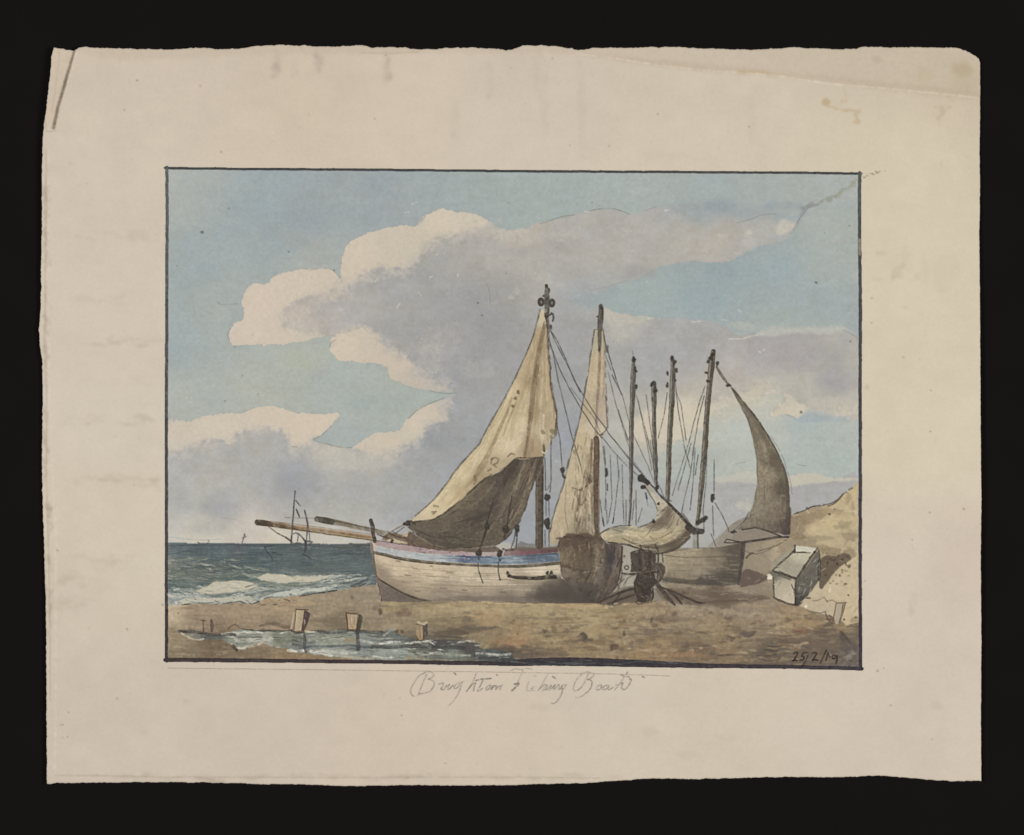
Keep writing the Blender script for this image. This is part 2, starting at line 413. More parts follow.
MASSC = [(470, 310, (154, 154, 154)), (500, 290, (157, 156, 154)), (440, 280, (160, 159, 157)), (390, 290, (164, 162, 158)), (350, 300, (168, 165, 160)), (330, 315, (174, 168, 161)), (300, 325, (184, 175, 164)), (400, 340, (160, 159, 157)), (440, 350, (158, 157, 157)), (490, 340, (152, 151, 152)), (470, 370, (154, 155, 156)), (500, 400, (157, 158, 158)), (470, 420, (156, 158, 159)), (430, 455, (158, 160, 161)), (440, 440, (150, 153, 155)), (400, 480, (160, 162, 161)), (420, 500, (160, 162, 161)), (350, 490, (166, 166, 163)), (300, 480, (160, 161, 161)), (295, 485, (155, 156, 160)), (250, 460, (170, 169, 165)), (210, 470, (172, 170, 165)), (190, 500, (172, 171, 165)), (215, 507, (164, 165, 166)), (290, 510, (172, 170, 165)), (340, 515, (170, 170, 165)), (330, 455, (182, 178, 168)), (380, 460, (174, 171, 164)), (200, 525, (190, 184, 172)), (250, 530, (194, 186, 174)), (330, 535, (194, 188, 175)), (200, 541, (200, 193, 176)), (280, 542, (199, 191, 175)), (560, 250, (168, 165, 159)), (600, 240, (171, 168, 161)), (580, 230, (173, 170, 162)), (640, 240, (171, 168, 162)), (690, 235, (173, 168, 160)), (700, 212, (152, 162, 165)), (740, 213, (152, 163, 167)), (785, 213, (152, 162, 166)), (735, 225, (172, 168, 162)), (720, 240, (176, 170, 161)), (770, 232, (170, 170, 164)), (580, 300, (160, 164, 165)), (585, 330, (158, 159, 160)), (560, 380, (153, 156, 159)), (575, 430, (151, 155, 160)), (650, 360, (160, 160, 158)), (640, 380, (163, 163, 162)), (625, 320, (178, 175, 165)), (700, 345, (162, 161, 160)), (660, 335, (165, 163, 160)), (800, 360, (164, 160, 157)), (770, 350, (164, 160, 158)), (835, 375, (162, 160, 158)), (740, 375, (174, 168, 161)), (720, 390, (178, 172, 162)), (760, 390, (180, 174, 162)), (800, 385, (178, 174, 160)), (855, 405, (182, 177, 163)), (850, 360, (170, 168, 160)), (620, 420, (176, 174, 165)), (650, 425, (196, 187, 167)), (690, 415, (198, 189, 168)), (640, 405, (174, 171, 163)), (615, 470, (162, 166, 164)), (640, 500, (166, 168, 164)), (600, 500, (164, 166, 163)), (690, 500, (168, 169, 165)), (740, 500, (166, 166, 163)), (730, 525, (168, 168, 164)), (820, 492, (164, 163, 162)), (810, 505, (166, 165, 163)), (535, 520, (152, 156, 161)), (520, 236, (180, 172, 161)), (500, 226, (182, 177, 165)), (530, 255, (170, 166, 160)), (548, 275, (170, 168, 162)), (480, 240, (170, 166, 160)), (460, 248, (168, 165, 160))]
wash(MASS, MASSC, pid=CL[0], clip=[SKY], smooth=True, rough=1.2, gran=.018, edge=.02, pw=1.9, feather=.5, rag=.9)
buf[:] = np.where((ids == CL[0])[..., None], buf * (1 + .018 * NM + .006 * NH + .016 * NR)[..., None] + np.array([-1.2, -.2, 2.0], np.float32) * (NL + .7 * NR)[..., None], buf)
# blotchy lay of the grey wash
for k in range(120):
    x, y = rng.uniform(172, 856), rng.uniform(225, 535)
    dab(x, y, rng.uniform(4, 22), rng.uniform(2, 9), (146, 148, 152) if k % 5 < 2 else (176, 172, 165), rng.uniform(.07, .2), clip=[CL[0]], feather=2.5, rough=2, seed=k, rag=.9)
for x, y, rx, ry, c, o in ((440, 335, 22, 12, (178, 171, 162), .25), (428, 345, 14, 10, (180, 173, 163), .35), (432, 368, 12, 8, (178, 172, 162), .4), (478, 370, 14, 8, (168, 166, 161), .4), (438, 444, 10, 10, (146, 150, 152), .5), (440, 465, 20, 8, (150, 154, 157), .3), (290, 480, 14, 6, (146, 149, 156), .4), (296, 477, 7, 3, (148, 150, 158), .5), (217, 507, 12, 2, (150, 153, 160), .5), (180, 497, 8, 8, (156, 157, 156), .3), (360, 490, 14, 7, (154, 157, 158), .35), (335, 478, 10, 12, (172, 170, 165), .3), (640, 272, 16, 5, (152, 150, 150), .6), (625, 277, 10, 2.5, (150, 149, 150), .5), (722, 207, 20, 5, (142, 153, 160), .6), (745, 211, 20, 4, (146, 155, 161), .5), (780, 207, 22, 4, (144, 154, 160), .5), (580, 299, 14, 7, (160, 163, 165), .7), (600, 300, 12, 5, (160, 166, 168), .5), (778, 240, 9, 4, (158, 166, 168), .5), (722, 272, 14, 8, (148, 162, 166), .6), (755, 273, 12, 4, (150, 163, 167), .45), (835, 358, 10, 6, (154, 151, 152), .6), (828, 383, 12, 5, (154, 152, 153), .5), (840, 390, 8, 6, (156, 153, 154), .4), (790, 335, 30, 3, (152, 150, 152), .45), (800, 352, 30, 10, (158, 154, 154), .3), (460, 292, 24, 12, (156, 155, 156), .3), (490, 320, 22, 14, (148, 148, 149), .35), (410, 300, 16, 8, (158, 157, 156), .3), (590, 300, 16, 6, (150, 164, 165), .4), (610, 290, 10, 3, (152, 163, 164), .6)):
    dab(x, y, rx, ry, c, o, feather=3, rough=2.5, clip=[CL[0], SKY], rag=.9)

CREAM = (204, 189, 168)
def cream(pts, pid, c=CREAM, op=.95, feather=0, rough=.8, parts=None):
    """bare warm paper left between washes: crisp against the blue, soft against the grey"""
    sl, a = mask(pts, True, rough, 0)
    inside = np.isin(ids[sl], CL)
    if isinstance(c, list):
        c = field(sl, c)
    if inside[a > .5].mean() > .8:
        a = np.maximum(a, 1 - inside)
        a = (.5 * blur(a, max(feather * 1.6, 1.5) * RX) + .5 * blur(a, max(feather * 5, 4) * RX)) * inside
        lay(sl, a, c, op, pid, .018, rag=.9)
    else:
        a = blur(a, max(feather, .6) * RX) if feather else a
        lay(sl, a, c, op, pid, .018, clip=[SKY] + CL, rag=.6)


CA = [(208, 192, 171), (202, 187, 166)]
# upper left lobes
UL = [(231, 343), (230, 335), (234, 325), (243, 317), (243, 300), (247, 289), (256, 284), (268, 283), (272, 277), (283.5, 273.5), (306, 269.5), (331, 270), (341, 279), (336, 288), (322, 292), (308, 298), (292, 302), (284, 312), (281, 326), (292, 331), (312, 333), (325, 336), (318, 338), (301, 342), (275, 344), (256, 345), (238, 346)]
cream(UL, CL[1], [(245, 330, (206, 191, 172)), (260, 300, (207, 190, 170)), (300, 280, (205, 190, 169)), (330, 280, (201, 187, 166)), (280, 330, (203, 188, 168)), (310, 338, (198, 187, 167)), (240, 340, (204, 188, 169))], feather=.8)
cream([(341, 279), (342, 262), (345, 252), (351, 243), (360, 236), (368.5, 233), (391, 228), (405, 226), (417, 226.5), (428, 213.5), (441, 209.5), (455, 212), (471, 213), (484, 219), (482, 224), (468, 228), (450, 236), (437, 240), (428, 246), (420, 258), (410, 268), (394, 267), (372, 270), (356, 278), (344, 290), (330, 300), (322, 296), (334, 287)], CL[1], [(360, 250, (206, 191, 169)), (350, 275, (204, 189, 167)), (390, 240, (200, 187, 166)), (400, 258, (198, 186, 165)), (420, 240, (198, 187, 164)), (440, 222, (206, 193, 170)), (470, 219, (201, 189, 168)), (335, 293, (194, 182, 164))], feather=.9)
cream([(331, 349), (333, 340), (342, 334), (352, 330), (368, 328), (376, 333), (382, 345), (390, 350), (406, 356), (414, 368), (424, 378), (440, 384), (452, 391), (436, 391.5), (416, 388), (402, 383), (391, 379), (387, 368), (376, 364), (366, 363), (352, 361), (341, 359), (333, 354)], CL[2], [(345, 345, (206, 191, 168)), (370, 345, (199, 186, 165)), (385, 358, (199, 184, 164)), (400, 365, (200, 184, 163)), (410, 375, (192, 180, 162)), (435, 387, (184, 176, 162))], feather=.9)
# lower left bank
cream([(168, 426), (178, 421), (190, 422), (205, 415.5), (225, 413.5), (240, 414), (250, 409), (262, 406.8), (280, 408.5), (296, 413), (318, 413.8), (337.5, 414.3), (331, 426), (321, 435), (311, 438), (310, 444), (300, 446), (293, 446), (290, 440), (285, 432), (276, 428), (262, 428), (250, 428.5), (240, 432), (235, 436), (232, 444), (222, 441), (211, 440), (200, 443), (190, 448), (178, 451), (168, 453)], CL[3], [(180, 440, (201, 189, 170)), (215, 425, (204, 191, 170)), (240, 424, (203, 190, 170)), (265, 415, (204, 190, 168)), (300, 425, (206, 190, 168)), (330, 418, (207, 191, 169)), (175, 428, (202, 188, 167))], feather=.4)
cream([(352, 447), (362, 441), (374, 434.5), (390, 431), (401, 429.5), (407, 419), (418, 410), (431, 403), (446, 398), (452, 399), (449, 410), (447, 420), (436, 424), (428, 428), (422, 436), (417, 443), (405, 446), (398, 452), (384, 455), (368, 452)], CL[4], [(365, 444, (200, 187, 166)), (390, 440, (202, 188, 166)), (410, 437, (200, 188, 166)), (415, 420, (206, 190, 168)), (430, 412, (203, 188, 167)), (444, 408, (186, 177, 164))], feather=.5)
wash([(300, 446), (330, 448), (370, 452), (400, 452), (390, 464), (360, 468), (330, 462), (310, 455)], (188, 181, 168), .5, smooth=True, rough=2, feather=3, clip=[CL[0]], rag=.9)
# right hand creams
cream([(630, 424), (650, 412), (668, 407), (684, 405), (705, 404), (720, 397), (745, 392), (757, 383), (770, 384), (775, 388), (762, 391), (760, 398), (740, 403), (722, 406), (708, 416), (694, 432), (678, 440), (655, 443), (632, 440)], CL[5], [(650, 425, (202, 190, 168)), (690, 415, (203, 192, 169)), (720, 402, (196, 187, 166)), (752, 392, (192, 184, 163))], feather=.8, op=.85)
cream([(771, 416), (770, 413), (777, 408), (786, 402), (788, 396), (796, 400), (806, 407), (804, 413), (808, 416), (796, 418.5), (785, 415)], CL[5], (199, 189, 167), feather=0)
wash([(808, 414), (816, 412), (826, 413), (840, 415), (858, 413), (858, 400), (830, 398), (810, 400)], (184, 178, 163), .7, smooth=True, rough=2, feather=2, clip=[CL[0], CL[5], SKY], rag=.9)
wash([(784, 415), (790, 416), (796, 418), (803, 413), (812, 409.5), (822, 413), (836, 416), (852, 416), (850, 421), (820, 422), (798, 422)], (160, 172, 177), .6, rough=.8, feather=.6, rag=.6)
for x, y, rx, ry in ((740, 404, 24, 5), (768, 398, 14, 6), (715, 414, 14, 6), (850, 412, 14, 5), (700, 440, 16, 6)):
    dab(x, y, rx, ry, (198, 190, 170), .5, feather=3, rough=2, rag=1, clip=[SKY, CL[0], CL[5]])
cream([(787, 479), (792, 475.5), (800, 473), (812, 472.5), (824, 475), (836, 477.5), (858, 478), (858, 480), (835, 481), (815, 484), (800, 486), (789, 486)], CL[5], (190, 184, 166), feather=.2)
cream([(715, 478), (730, 474), (748, 470), (757, 472), (757, 482), (740, 482), (720, 483)], CL[5], (186, 183, 168), feather=1, op=.8)
cream([(733, 504), (740, 500), (752, 503), (755, 507), (748, 510), (738, 508)], CL[5], (188, 184, 170), feather=.8, op=.8)
wash([(604, 312), (612, 308), (630, 315), (652, 318), (640, 324), (620, 326), (606, 322)], (184, 178, 164), .8, smooth=True, rough=1.5, feather=1.2, clip=[CL[0]], rag=.9)
wash([(730, 323), (742, 322), (756, 328), (742, 331)], (178, 181, 172), .7, smooth=True, rough=1, feather=.5)
wash([(756, 333), (775, 326), (795, 328), (820, 326), (838, 325), (846, 330), (825, 334), (800, 333), (775, 336)], (180, 183, 173), .8, smooth=True, rough=1.5, feather=.9)
stroke([(728, 339), (742, 339), (752, 336), (762, 334)], 1.2, (196, 192, 178), .8, dry=.4)
wash([(796, 224), (782, 219), (776, 233), (786, 234)], (196, 188, 170), .75, rough=1.5, feather=.9, smooth=True)
wash([(480, 215), (488, 221), (484, 226), (478, 224)], (204, 190, 168), .7, rough=1, feather=.5)
for x, y, rx, ry, o in ((497, 231, 6, 2, .6), (520, 232, 7, 4, .5), (502, 222, 3, 4, .5), (372, 244, 5, 3, .2), (677, 216, 9, 3, .4), (747, 234, 3, 3, .7), (746, 233, 2, 3, .6), (722, 236, 4, 3, .5), (749, 243, 6, 3, .5), (738, 252, 4, 2, .5), (729, 261, 3, 1.5, .6), (700, 258, 4, 2, .4), (836, 240, 4, 2.5, .6), (855, 277, 3, 4, .5), (512, 297, 4, 2, .6), (516, 292, 2, 3, .5), (533, 298, 4, 2, .3), (540, 277, 2, 6, .5), (549, 277, 3, 5, .4), (606, 312, 6, 5, .4)):
    dab(x, y, rx, ry, (196, 189, 175), o * .5, rough=2, feather=1.0, rag=1.0)
# half tones where the grey was let into the bare paper
for x, y, rx, ry, c, o in ((300, 312, 16, 9, (190, 178, 164), .6), (288, 320, 9, 7, (194, 181, 166), .55), (318, 300, 13, 7, (190, 179, 165), .55), (340, 292, 12, 7, (186, 177, 164), .55), (362, 278, 14, 6, (188, 180, 166), .55), (390, 272, 16, 6, (186, 178, 166), .6), (412, 262, 10, 8, (184, 177, 166), .6), (426, 248, 10, 7, (184, 177, 166), .55), (448, 240, 16, 5, (184, 176, 166), .6), (474, 230, 16, 4, (190, 180, 166), .6), (498, 232, 16, 6, (186, 177, 165), .6), (520, 234, 14, 7, (190, 179, 164), .55), (386, 344, 8, 8, (184, 176, 165), .5), (402, 358, 9, 7, (182, 174, 164), .55), (418, 372, 10, 7, (180, 173, 164), .6), (438, 384, 12, 5, (184, 177, 166), .55), (446, 404, 8, 12, (180, 175, 166), .55), (430, 424, 10, 6, (176, 173, 166), .5), (416, 440, 10, 6, (178, 174, 166), .5), (392, 452, 16, 5, (184, 178, 166), .55), (362, 454, 16, 5, (186, 179, 166), .5), (325, 450, 16, 5, (188, 181, 167), .5), (296, 450, 12, 6, (184, 177, 167), .5), (262, 432, 14, 5, (186, 177, 167), .5), (240, 438, 8, 5, (186, 177, 167), .45), (212, 446, 14, 5, (184, 176, 166), .5), (184, 454, 12, 5, (182, 175, 166), .5), (428, 352, 18, 14, (172, 168, 162), .4), (352, 300, 10, 5, (176, 170, 164), .4), (325, 318, 12, 8, (180, 172, 164), .4), (560, 236, 20, 8, (180, 174, 164), .35), (620, 232, 26, 8, (178, 173, 164), .3), (690, 250, 22, 6, (180, 172, 162), .4)):
    for k in range(3):
        dab(x + rng.uniform(-rx, rx) * .6, y + rng.uniform(-ry, ry) * .6, rx * rng.uniform(.5, .9), ry * rng.uniform(.5, .9), c, o * .55, clip=CL, rough=2.5, feather=2, rag=1.0, seed=k)
# scraped lights and specks
for x, y, l, a in ((397, 307.5, 5, -1), (418, 291, 6, .9), (375, 282, 4, -.7), (430, 277, 4, -.5), (420, 342, 4, -1), (431, 373, 6, 0), (436, 372, 3, -1), (341, 309, 3, 0), (405, 213, 5, -.2), (398, 213, 3, 0), (413, 204, 5, -.4), (759, 352, 5, .6), (762, 351, 3, -.5), (585, 212, 4, 0), (665, 210, 4, 0), (458, 274, 3, 1.5), (646, 283, 2, -1), (738, 310, 4, .7), (693, 322, 7, -.1), (723, 320, 5, 0), (649, 319, 5, 0), (437, 255, 4, -.3), (186, 398, 6, 0)):
    stroke([(x, y), (x + l * math.cos(a), y + l * math.sin(a))], [1.4, .7], (206, 201, 188), .55, dry=.5, wob=1.2)
for x, y, r_ in ((202.5, 232.3, 1.7), (506, 273.5, 1), (478, 303, .9), (482, 315.5, 1.1), (229, 208.5, .8), (242.5, 375.5, .8), (225, 401, .9), (258, 394.5, .7), (816, 282.5, 1.3), (815, 282, .9), (849, 226, .8), (850, 341, .9), (508, 203, .9), (177, 266, .8), (235, 346.3, 1), (289, 252, 1), (592, 202, .7), (801, 412, 1.6), (334, 270, .9)):
    dab(x, y, r_ * .95, r_ * .8, (84, 88, 90), .7)
for k in range(240):
    x, y = rng.uniform(170, 857), rng.uniform(176, 538)
    dab(x, y, rng.uniform(.4, 1), rng.uniform(.3, .8), (130, 132, 134) if k % 3 else (206, 200, 188), rng.uniform(.15, .5), seed=k)
# thin outlines of pencil about the clouds
PC = (122, 122, 118)
for pts, o in (([(352, 447.5), (338, 447), (326, 443)], .6), ([(408, 419), (418, 410), (431, 403), (444, 398)], .7), ([(456, 393), (445, 393.5), (430, 391)], .6), ([(331, 426), (322, 435), (313, 439.5)], .7), ([(297, 447), (292, 446.5)], .8), ([(313, 439), (322, 443), (340, 447)], .5), ([(246, 411), (255, 407.5)], .6), ([(540, 224), (552, 220), (563, 216.5), (575, 215)], .7), ([(590, 211), (600, 209), (614, 209), (624, 212), (629, 214.5)], .7), ([(645, 211), (656, 207)], .5), ([(737, 223), (752, 219), (762, 215), (776, 214)], .6), ([(793, 231), (797, 222), (803, 214), (811, 204)], .7), ([(218, 302), (222, 304.5), (238, 304)], .5), ([(230, 341), (228, 334), (231, 328)], .5), ([(310, 270), (330, 269), (340, 278)], .4), ([(330, 347), (331, 343), (336, 340)], .6), ([(420, 223), (426, 216)], .4), ([(795, 417.5), (785, 414)], .4), ([(168, 537), (200, 540), (220, 539)], .3), ([(220, 518), (236, 519)], .4), ([(288, 444), (284, 450), (287, 453)], .3), ([(740, 486), (755, 485)], .3), ([(735, 464), (745, 462)], .4), ([(797, 464.5), (806, 466)], .4), ([(590, 290), (606, 287), (626, 281)], .35), ([(486, 284), (489, 290), (490, 304)], .5), ([(843, 330), (853, 335), (859, 340)], .5), ([(376, 283.5), (388, 280)], .3)):
    stroke(pts, .7, PC, o, smooth=True, dry=.4)
# greenish brush trail rubbed across the upper right corner
SMEAR = P('paint_smear', 0, 'olive brush trail crossing the corner of the border')
stroke([(796, 228), (800, 217), (806, 208), (812, 203)], [.8, 2.4, 4, 4.5], (134, 136, 134), .55, dry=.5, wob=1)
for t in np.linspace(0, 1, 46):
    x, y = 804 + 55 * t, 208 - 30 * t + 5 * math.sin(3.1 * t)
    c = np.array((134, 140, 136)) * (1 - t) + np.array((162, 162, 136)) * t
    dab(x + rng.uniform(-1.5, 1.5), y + rng.uniform(-1.6, 1.6), rng.uniform(1, 2.6), rng.uniform(.7, 1.7), c, .5, pid=SMEAR if x > 816 else None, rough=1, feather=.4, rag=1, seed=int(t * 999))

# ------------------------------------------------------------------ sea
SEAP = [(166.5, 542.3), (190, 542.8), (260, 543.5), (300, 543.2), (340, 544), (376, 543), (381, 584), (376, 585), (356, 586), (338, 590.5), (311, 594), (285, 597), (266, 598), (262, 601), (247, 604), (237, 602), (222, 604), (197, 603), (179, 604.5), (166.5, 605)]
SEAC = [(200, 546, (78, 88, 92)), (240, 547, (86, 92, 97)), (300, 547, (82, 90, 92)), (360, 547, (84, 90, 88)), (180, 552, (92, 106, 108)), (215, 553, (84, 100, 104)), (260, 558, (74, 90, 94)), (300, 560, (84, 96, 97)), (340, 562, (86, 98, 98)), (355, 570, (94, 106, 104)), (175, 563, (126, 130, 118)), (180, 572, (116, 122, 106)), (200, 570, (112, 116, 102)), (215, 563, (82, 94, 92)), (230, 575, (96, 106, 98)), (180, 584, (88, 104, 102)), (250, 572, (84, 98, 97)), (320, 570, (86, 97, 93)), (350, 578, (108, 118, 112)), (330, 585, (130, 138, 128)), (290, 585, (132, 138, 124)), (240, 590, (160, 160, 142)), (190, 595, (142, 148, 138)), (175, 600, (150, 154, 142)), (365, 578, (84, 96, 96))]
wash(SEAP, SEAC, pid=SEA, rough=.4, gran=.07)
streaks(120, (168, 545, 372, 572), [(70, 84, 88), (66, 78, 80), (98, 110, 108), (84, 96, 98)], (10, 50), (.8, 2.2), .5, [SEA], 11)
streaks(90, (168, 558, 262, 590), [(70, 86, 86), (122, 128, 112), (134, 138, 122), (82, 94, 84), (100, 112, 104)], (8, 36), (.8, 2.6), .6, [SEA], 12, .05)
streaks(70, (250, 572, 375, 594), [(96, 110, 108), (150, 154, 140), (112, 124, 118), (128, 134, 122)], (8, 30), (.8, 2.2), .55, [SEA], 13, -.08)
stroke([(168, 545.5), (250, 545), (330, 546), (374, 545)], 2.0, (74, 82, 86), .75, dry=.3, clip=[SEA])
stroke([(330, 547), (345, 547.5), (358, 546), (372, 545.5)], [1, 2.4, 2], (82, 82, 74), .8, dry=.2, clip=[SEA])
for pts, wd, c, o in (([(172, 571), (185, 569), (200, 567), (215, 568), (235, 569)], 2.6, (78, 88, 78), .7), ([(185, 572), (192, 577), (205, 581), (215, 581)], 2, (80, 92, 88), .6), ([(168, 587), (180, 587), (195, 585), (208, 583)], 4, (74, 92, 94), .75), ([(216, 564), (235, 564), (255, 563)], 2.4, (66, 78, 78), .6), ([(170, 561), (185, 560), (205, 565)], 2.2, (140, 140, 126), .5), ([(228, 580), (245, 578), (252, 574)], 3, (76, 92, 90), .6), ([(255, 572), (260, 568), (268, 570)], 1.5, (120, 128, 108), .6)):
    stroke(pts, wd, c, o, smooth=True, dry=.35, clip=[SEA], wob=1)
FOAM1, FOAM2, FOAM3 = P('wave_foam', SEA), P('wave_foam', SEA), P('wave_foam', SEA)
scumble(260, (168, 546, 374, 575), [(68, 82, 86), (100, 112, 110), (84, 98, 98), (76, 90, 92)], (4, 22), (.6, 1.8), .55, [SEA], 81, (0, .06))
scumble(200, (168, 558, 260, 592), [(66, 82, 82), (132, 136, 120), (86, 98, 88), (148, 150, 132), (76, 94, 94)], (3, 16), (.6, 2), .6, [SEA], 82, (.08, .18))
scumble(160, (250, 574, 374, 598), [(92, 108, 106), (158, 162, 148), (116, 128, 122), (178, 176, 158), (80, 96, 96)], (3, 16), (.6, 1.8), .6, [SEA], 83, (-.1, .15))
scumble(140, (168, 586, 260, 604), [(176, 176, 162), (104, 118, 116), (188, 184, 166), (138, 146, 138)], (2, 10), (.6, 1.8), .65, [SEA], 84, (0, .25))
for pts, wd, o in (([(262, 599), (276, 594.5), (296, 592), (316, 590), (336, 586)], 2.4, .7), ([(330, 583), (348, 580), (366, 577)], 2, .5), ([(176, 602), (196, 600), (218, 601), (240, 600)], 2.6, .7), ([(248, 590), (262, 588), (280, 590)], 2.2, .55), ([(300, 584), (320, 582), (345, 579)], 1.8, .5), ([(170, 596), (186, 596), (200, 597)], 2, .5)):
    stroke(pts, wd, (184, 182, 166), o, smooth=True, dry=.4, wob=1.4, clip=[SEA])
FO = (190, 183, 160)
wash([(195, 591), (200, 588.5), (207, 586), (211, 584), (214, 582), (228, 580.8), (240, 580.4), (250, 582), (258, 584.5), (254, 588), (245, 590), (236, 591.5), (225, 593), (212, 594), (203, 593.5)], FO, pid=FOAM1, smooth=True, rough=.6, edge=.06)
wash([(257.5, 577.5), (262, 575), (267, 573), (273, 574.2), (281, 574), (288, 576), (300, 575.3), (315, 576), (331, 574.5), (326, 577.5), (318, 581), (308, 583), (296, 582), (284, 583), (272, 581.5), (262, 580)], FO, pid=FOAM2, smooth=True, rough=.6, edge=.06)
wash([(178, 600), (195, 597.5), (215, 598), (235, 597), (249, 597), (254, 599.5), (245, 601.5), (230, 600.5), (215, 603), (198, 602), (184, 604)], (186, 182, 164), .92, pid=FOAM3, smooth=True, rough=.7)
wash([(275, 593), (295, 589), (310, 587.5), (330, 586), (322, 590), (305, 593), (290, 596), (276, 596)], (176, 178, 164), .85, smooth=True, rough=1)
wash([(305, 576), (330, 574.5), (345, 575), (328, 578)], (180, 178, 160), .7, smooth=True, rough=1, dry=.3)
scumble(60, (196, 581, 258, 603), [(168, 166, 144), (198, 191, 168), (146, 150, 134)], (3, 12), (.6, 1.6), .55, [FOAM1, FOAM3], 85, (0, .2))
scumble(60, (258, 573, 332, 597), [(168, 166, 144), (198, 191, 168), (140, 146, 130)], (3, 12), (.6, 1.6), .55, [FOAM2], 86, (0, .2))
for pts, wd, o in (([(206, 594), (212, 596), (222, 596), (230, 594.5)], 1.2, .7), ([(222, 596), (236, 594), (250, 595), (262, 592), (272, 590)], 1.6, .75), ([(245, 587), (256, 585), (262, 586), (275, 587)], 1, .6), ([(172, 590), (178, 593), (186, 592), (194, 594)], 1.3, .7), ([(282, 584), (296, 586), (314, 584), (330, 581)], 1.4, .7), ([(300, 590), (318, 587), (334, 586)], 1.1, .6), ([(338, 580), (352, 578), (366, 575)], 1.4, .65), ([(330, 586), (345, 583), (358, 581)], 1.3, .7), ([(186, 600), (200, 603), (214, 602)], 1, .6)):
    contour(pts, wd, (78, 90, 88), o, None, .2, 61)
contour([(195, 591), (207, 586), (214, 582), (228, 580.4), (242, 580.2), (256, 583.5)], .9, (96, 104, 92), .6, None, .35, 14)
contour([(196, 592), (204, 594), (214, 595), (228, 594), (244, 591), (255, 588)], 1.2, (104, 112, 98), .65, None, .3, 15)
contour([(258, 577), (267, 572.5), (280, 573.5), (290, 575.5), (302, 575), (318, 575.5), (332, 574)], .9, (92, 100, 88), .6, None, .35, 16)
contour([(258, 579), (268, 581.5), (284, 583.6), (298, 583), (312, 582.5)], 1.3, (110, 118, 102), .65, None, .3, 17)
for pts, c, wd, o in (([(222, 595), (235, 593), (250, 594), (268, 591), (285, 588)], (108, 120, 114), 2.2, .7), ([(260, 582), (280, 585), (300, 585), (318, 582)], (120, 126, 106), 1.6, .7), ([(205, 594), (215, 597), (230, 596)], (112, 120, 108), 1.2, .7), ([(272, 592), (290, 590)], (84, 98, 98), 1.5, .7), ([(169, 596), (176, 598), (186, 594)], (170, 174, 166), 2, .7), ([(172, 592), (180, 592), (186, 595)], (90, 104, 104), 1.2, .7), ([(168, 599), (178, 600)], (120, 130, 132), 2, .6)):
    stroke(pts, wd, c, o, smooth=True, dry=.4, wob=1)
for k in range(60):
    x = rng.uniform(170, 300)
    dab(x, rng.uniform(588, 603), rng.uniform(.6, 1.8), rng.uniform(.4, 1), (196, 192, 176) if k % 2 else (92, 104, 100), rng.uniform(.3, .7), clip=[SEA], seed=k)

# ------------------------------------------------------------------ beach
BEP = [(166.5, 605), (179, 604.5), (197, 603), (222, 604), (237, 602), (247, 604), (262, 601), (266, 598), (285, 597), (311, 594), (338, 590.5), (356, 586), (376, 584.5), (400, 585), (660, 575), (760, 575), (790, 600), (810, 610), (840, 618), (859, 622), (860, 667), (166.5, 660)]
BEC = [(170, 612, (178, 162, 134)), (200, 615, (146, 129, 108)), (260, 610, (152, 134, 110)), (285, 600, (160, 141, 114)), (330, 600, (146, 132, 110)), (360, 596, (142, 129, 108)), (180, 650, (126, 114, 92)), (172, 640, (142, 128, 104)), (215, 646, (112, 96, 78)), (240, 655, (118, 104, 84)), (300, 655, (134, 114, 88)), (270, 625, (142, 125, 104)), (340, 620, (120, 108, 90)), (330, 612, (142, 128, 106)), (400, 615, (140, 125, 102)), (390, 606, (142, 128, 108)), (430, 606, (150, 135, 104)), (460, 610, (158, 142, 112)), (480, 615, (152, 134, 104)), (540, 612, (156, 141, 110)), (600, 616, (142, 124, 95)), (590, 620, (156, 140, 108)), (560, 640, (142, 124, 96)), (520, 636, (148, 126, 96)), (500, 640, (136, 120, 94)), (650, 625, (140, 124, 102)), (640, 615, (144, 126, 100)), (700, 612, (142, 128, 108)), (660, 650, (134, 112, 86)), (700, 650, (112, 97, 80)), (720, 636, (138, 121, 94)), (780, 656, (98, 88, 76)), (840, 640, (110, 98, 82)), (850, 655, (100, 92, 84)), (760, 620, (140, 125, 104)), (750, 608, (138, 124, 106)), (800, 622, (146, 127, 100)), (820, 640, (108, 95, 82)), (520, 657, (92, 86, 78)), (450, 640, (112, 102, 86)), (420, 648, (104, 98, 84)), (720, 598, (112, 97, 82)), (690, 592, (142, 130, 110)), (740, 590, (140, 128, 110))]
wash(BEP, BEC, pid=BEACH, rough=.5, gran=.06)
streaks(240, (170, 600, 858, 664), [(118, 102, 80), (166, 150, 118), (132, 112, 86), (150, 128, 98), (104, 92, 76)], (5, 26), (.8, 2.8), .42, [BEACH], 21, .01)
streaks(130, (520, 618, 858, 664), [(100, 88, 72), (86, 76, 66), (158, 140, 108), (128, 100, 76), (116, 104, 84)], (6, 30), (1, 3.4), .5, [BEACH], 22)
streaks(70, (440, 605, 640, 640), [(170, 154, 120), (164, 146, 112), (128, 116, 88)], (8, 40), (1, 3.5), .45, [BEACH], 23)
scumble(300, (440, 603, 858, 664), [(122, 106, 84), (172, 154, 120), (144, 122, 94), (108, 95, 78), (156, 134, 100)], (8, 40), (1, 3.6), .34, [BEACH], 88, (0, .07))
scumble(160, (168, 600, 440, 660), [(126, 110, 90), (168, 150, 124), (146, 128, 104), (112, 98, 82)], (5, 26), (.6, 2), .42, [BEACH], 89, (0, .07))
scumble(60, (700, 628, 858, 664), [(84, 74, 66), (120, 104, 86), (74, 66, 60), (138, 122, 100)], (6, 24), (.8, 2.6), .5, [BEACH], 90, (0, .1))
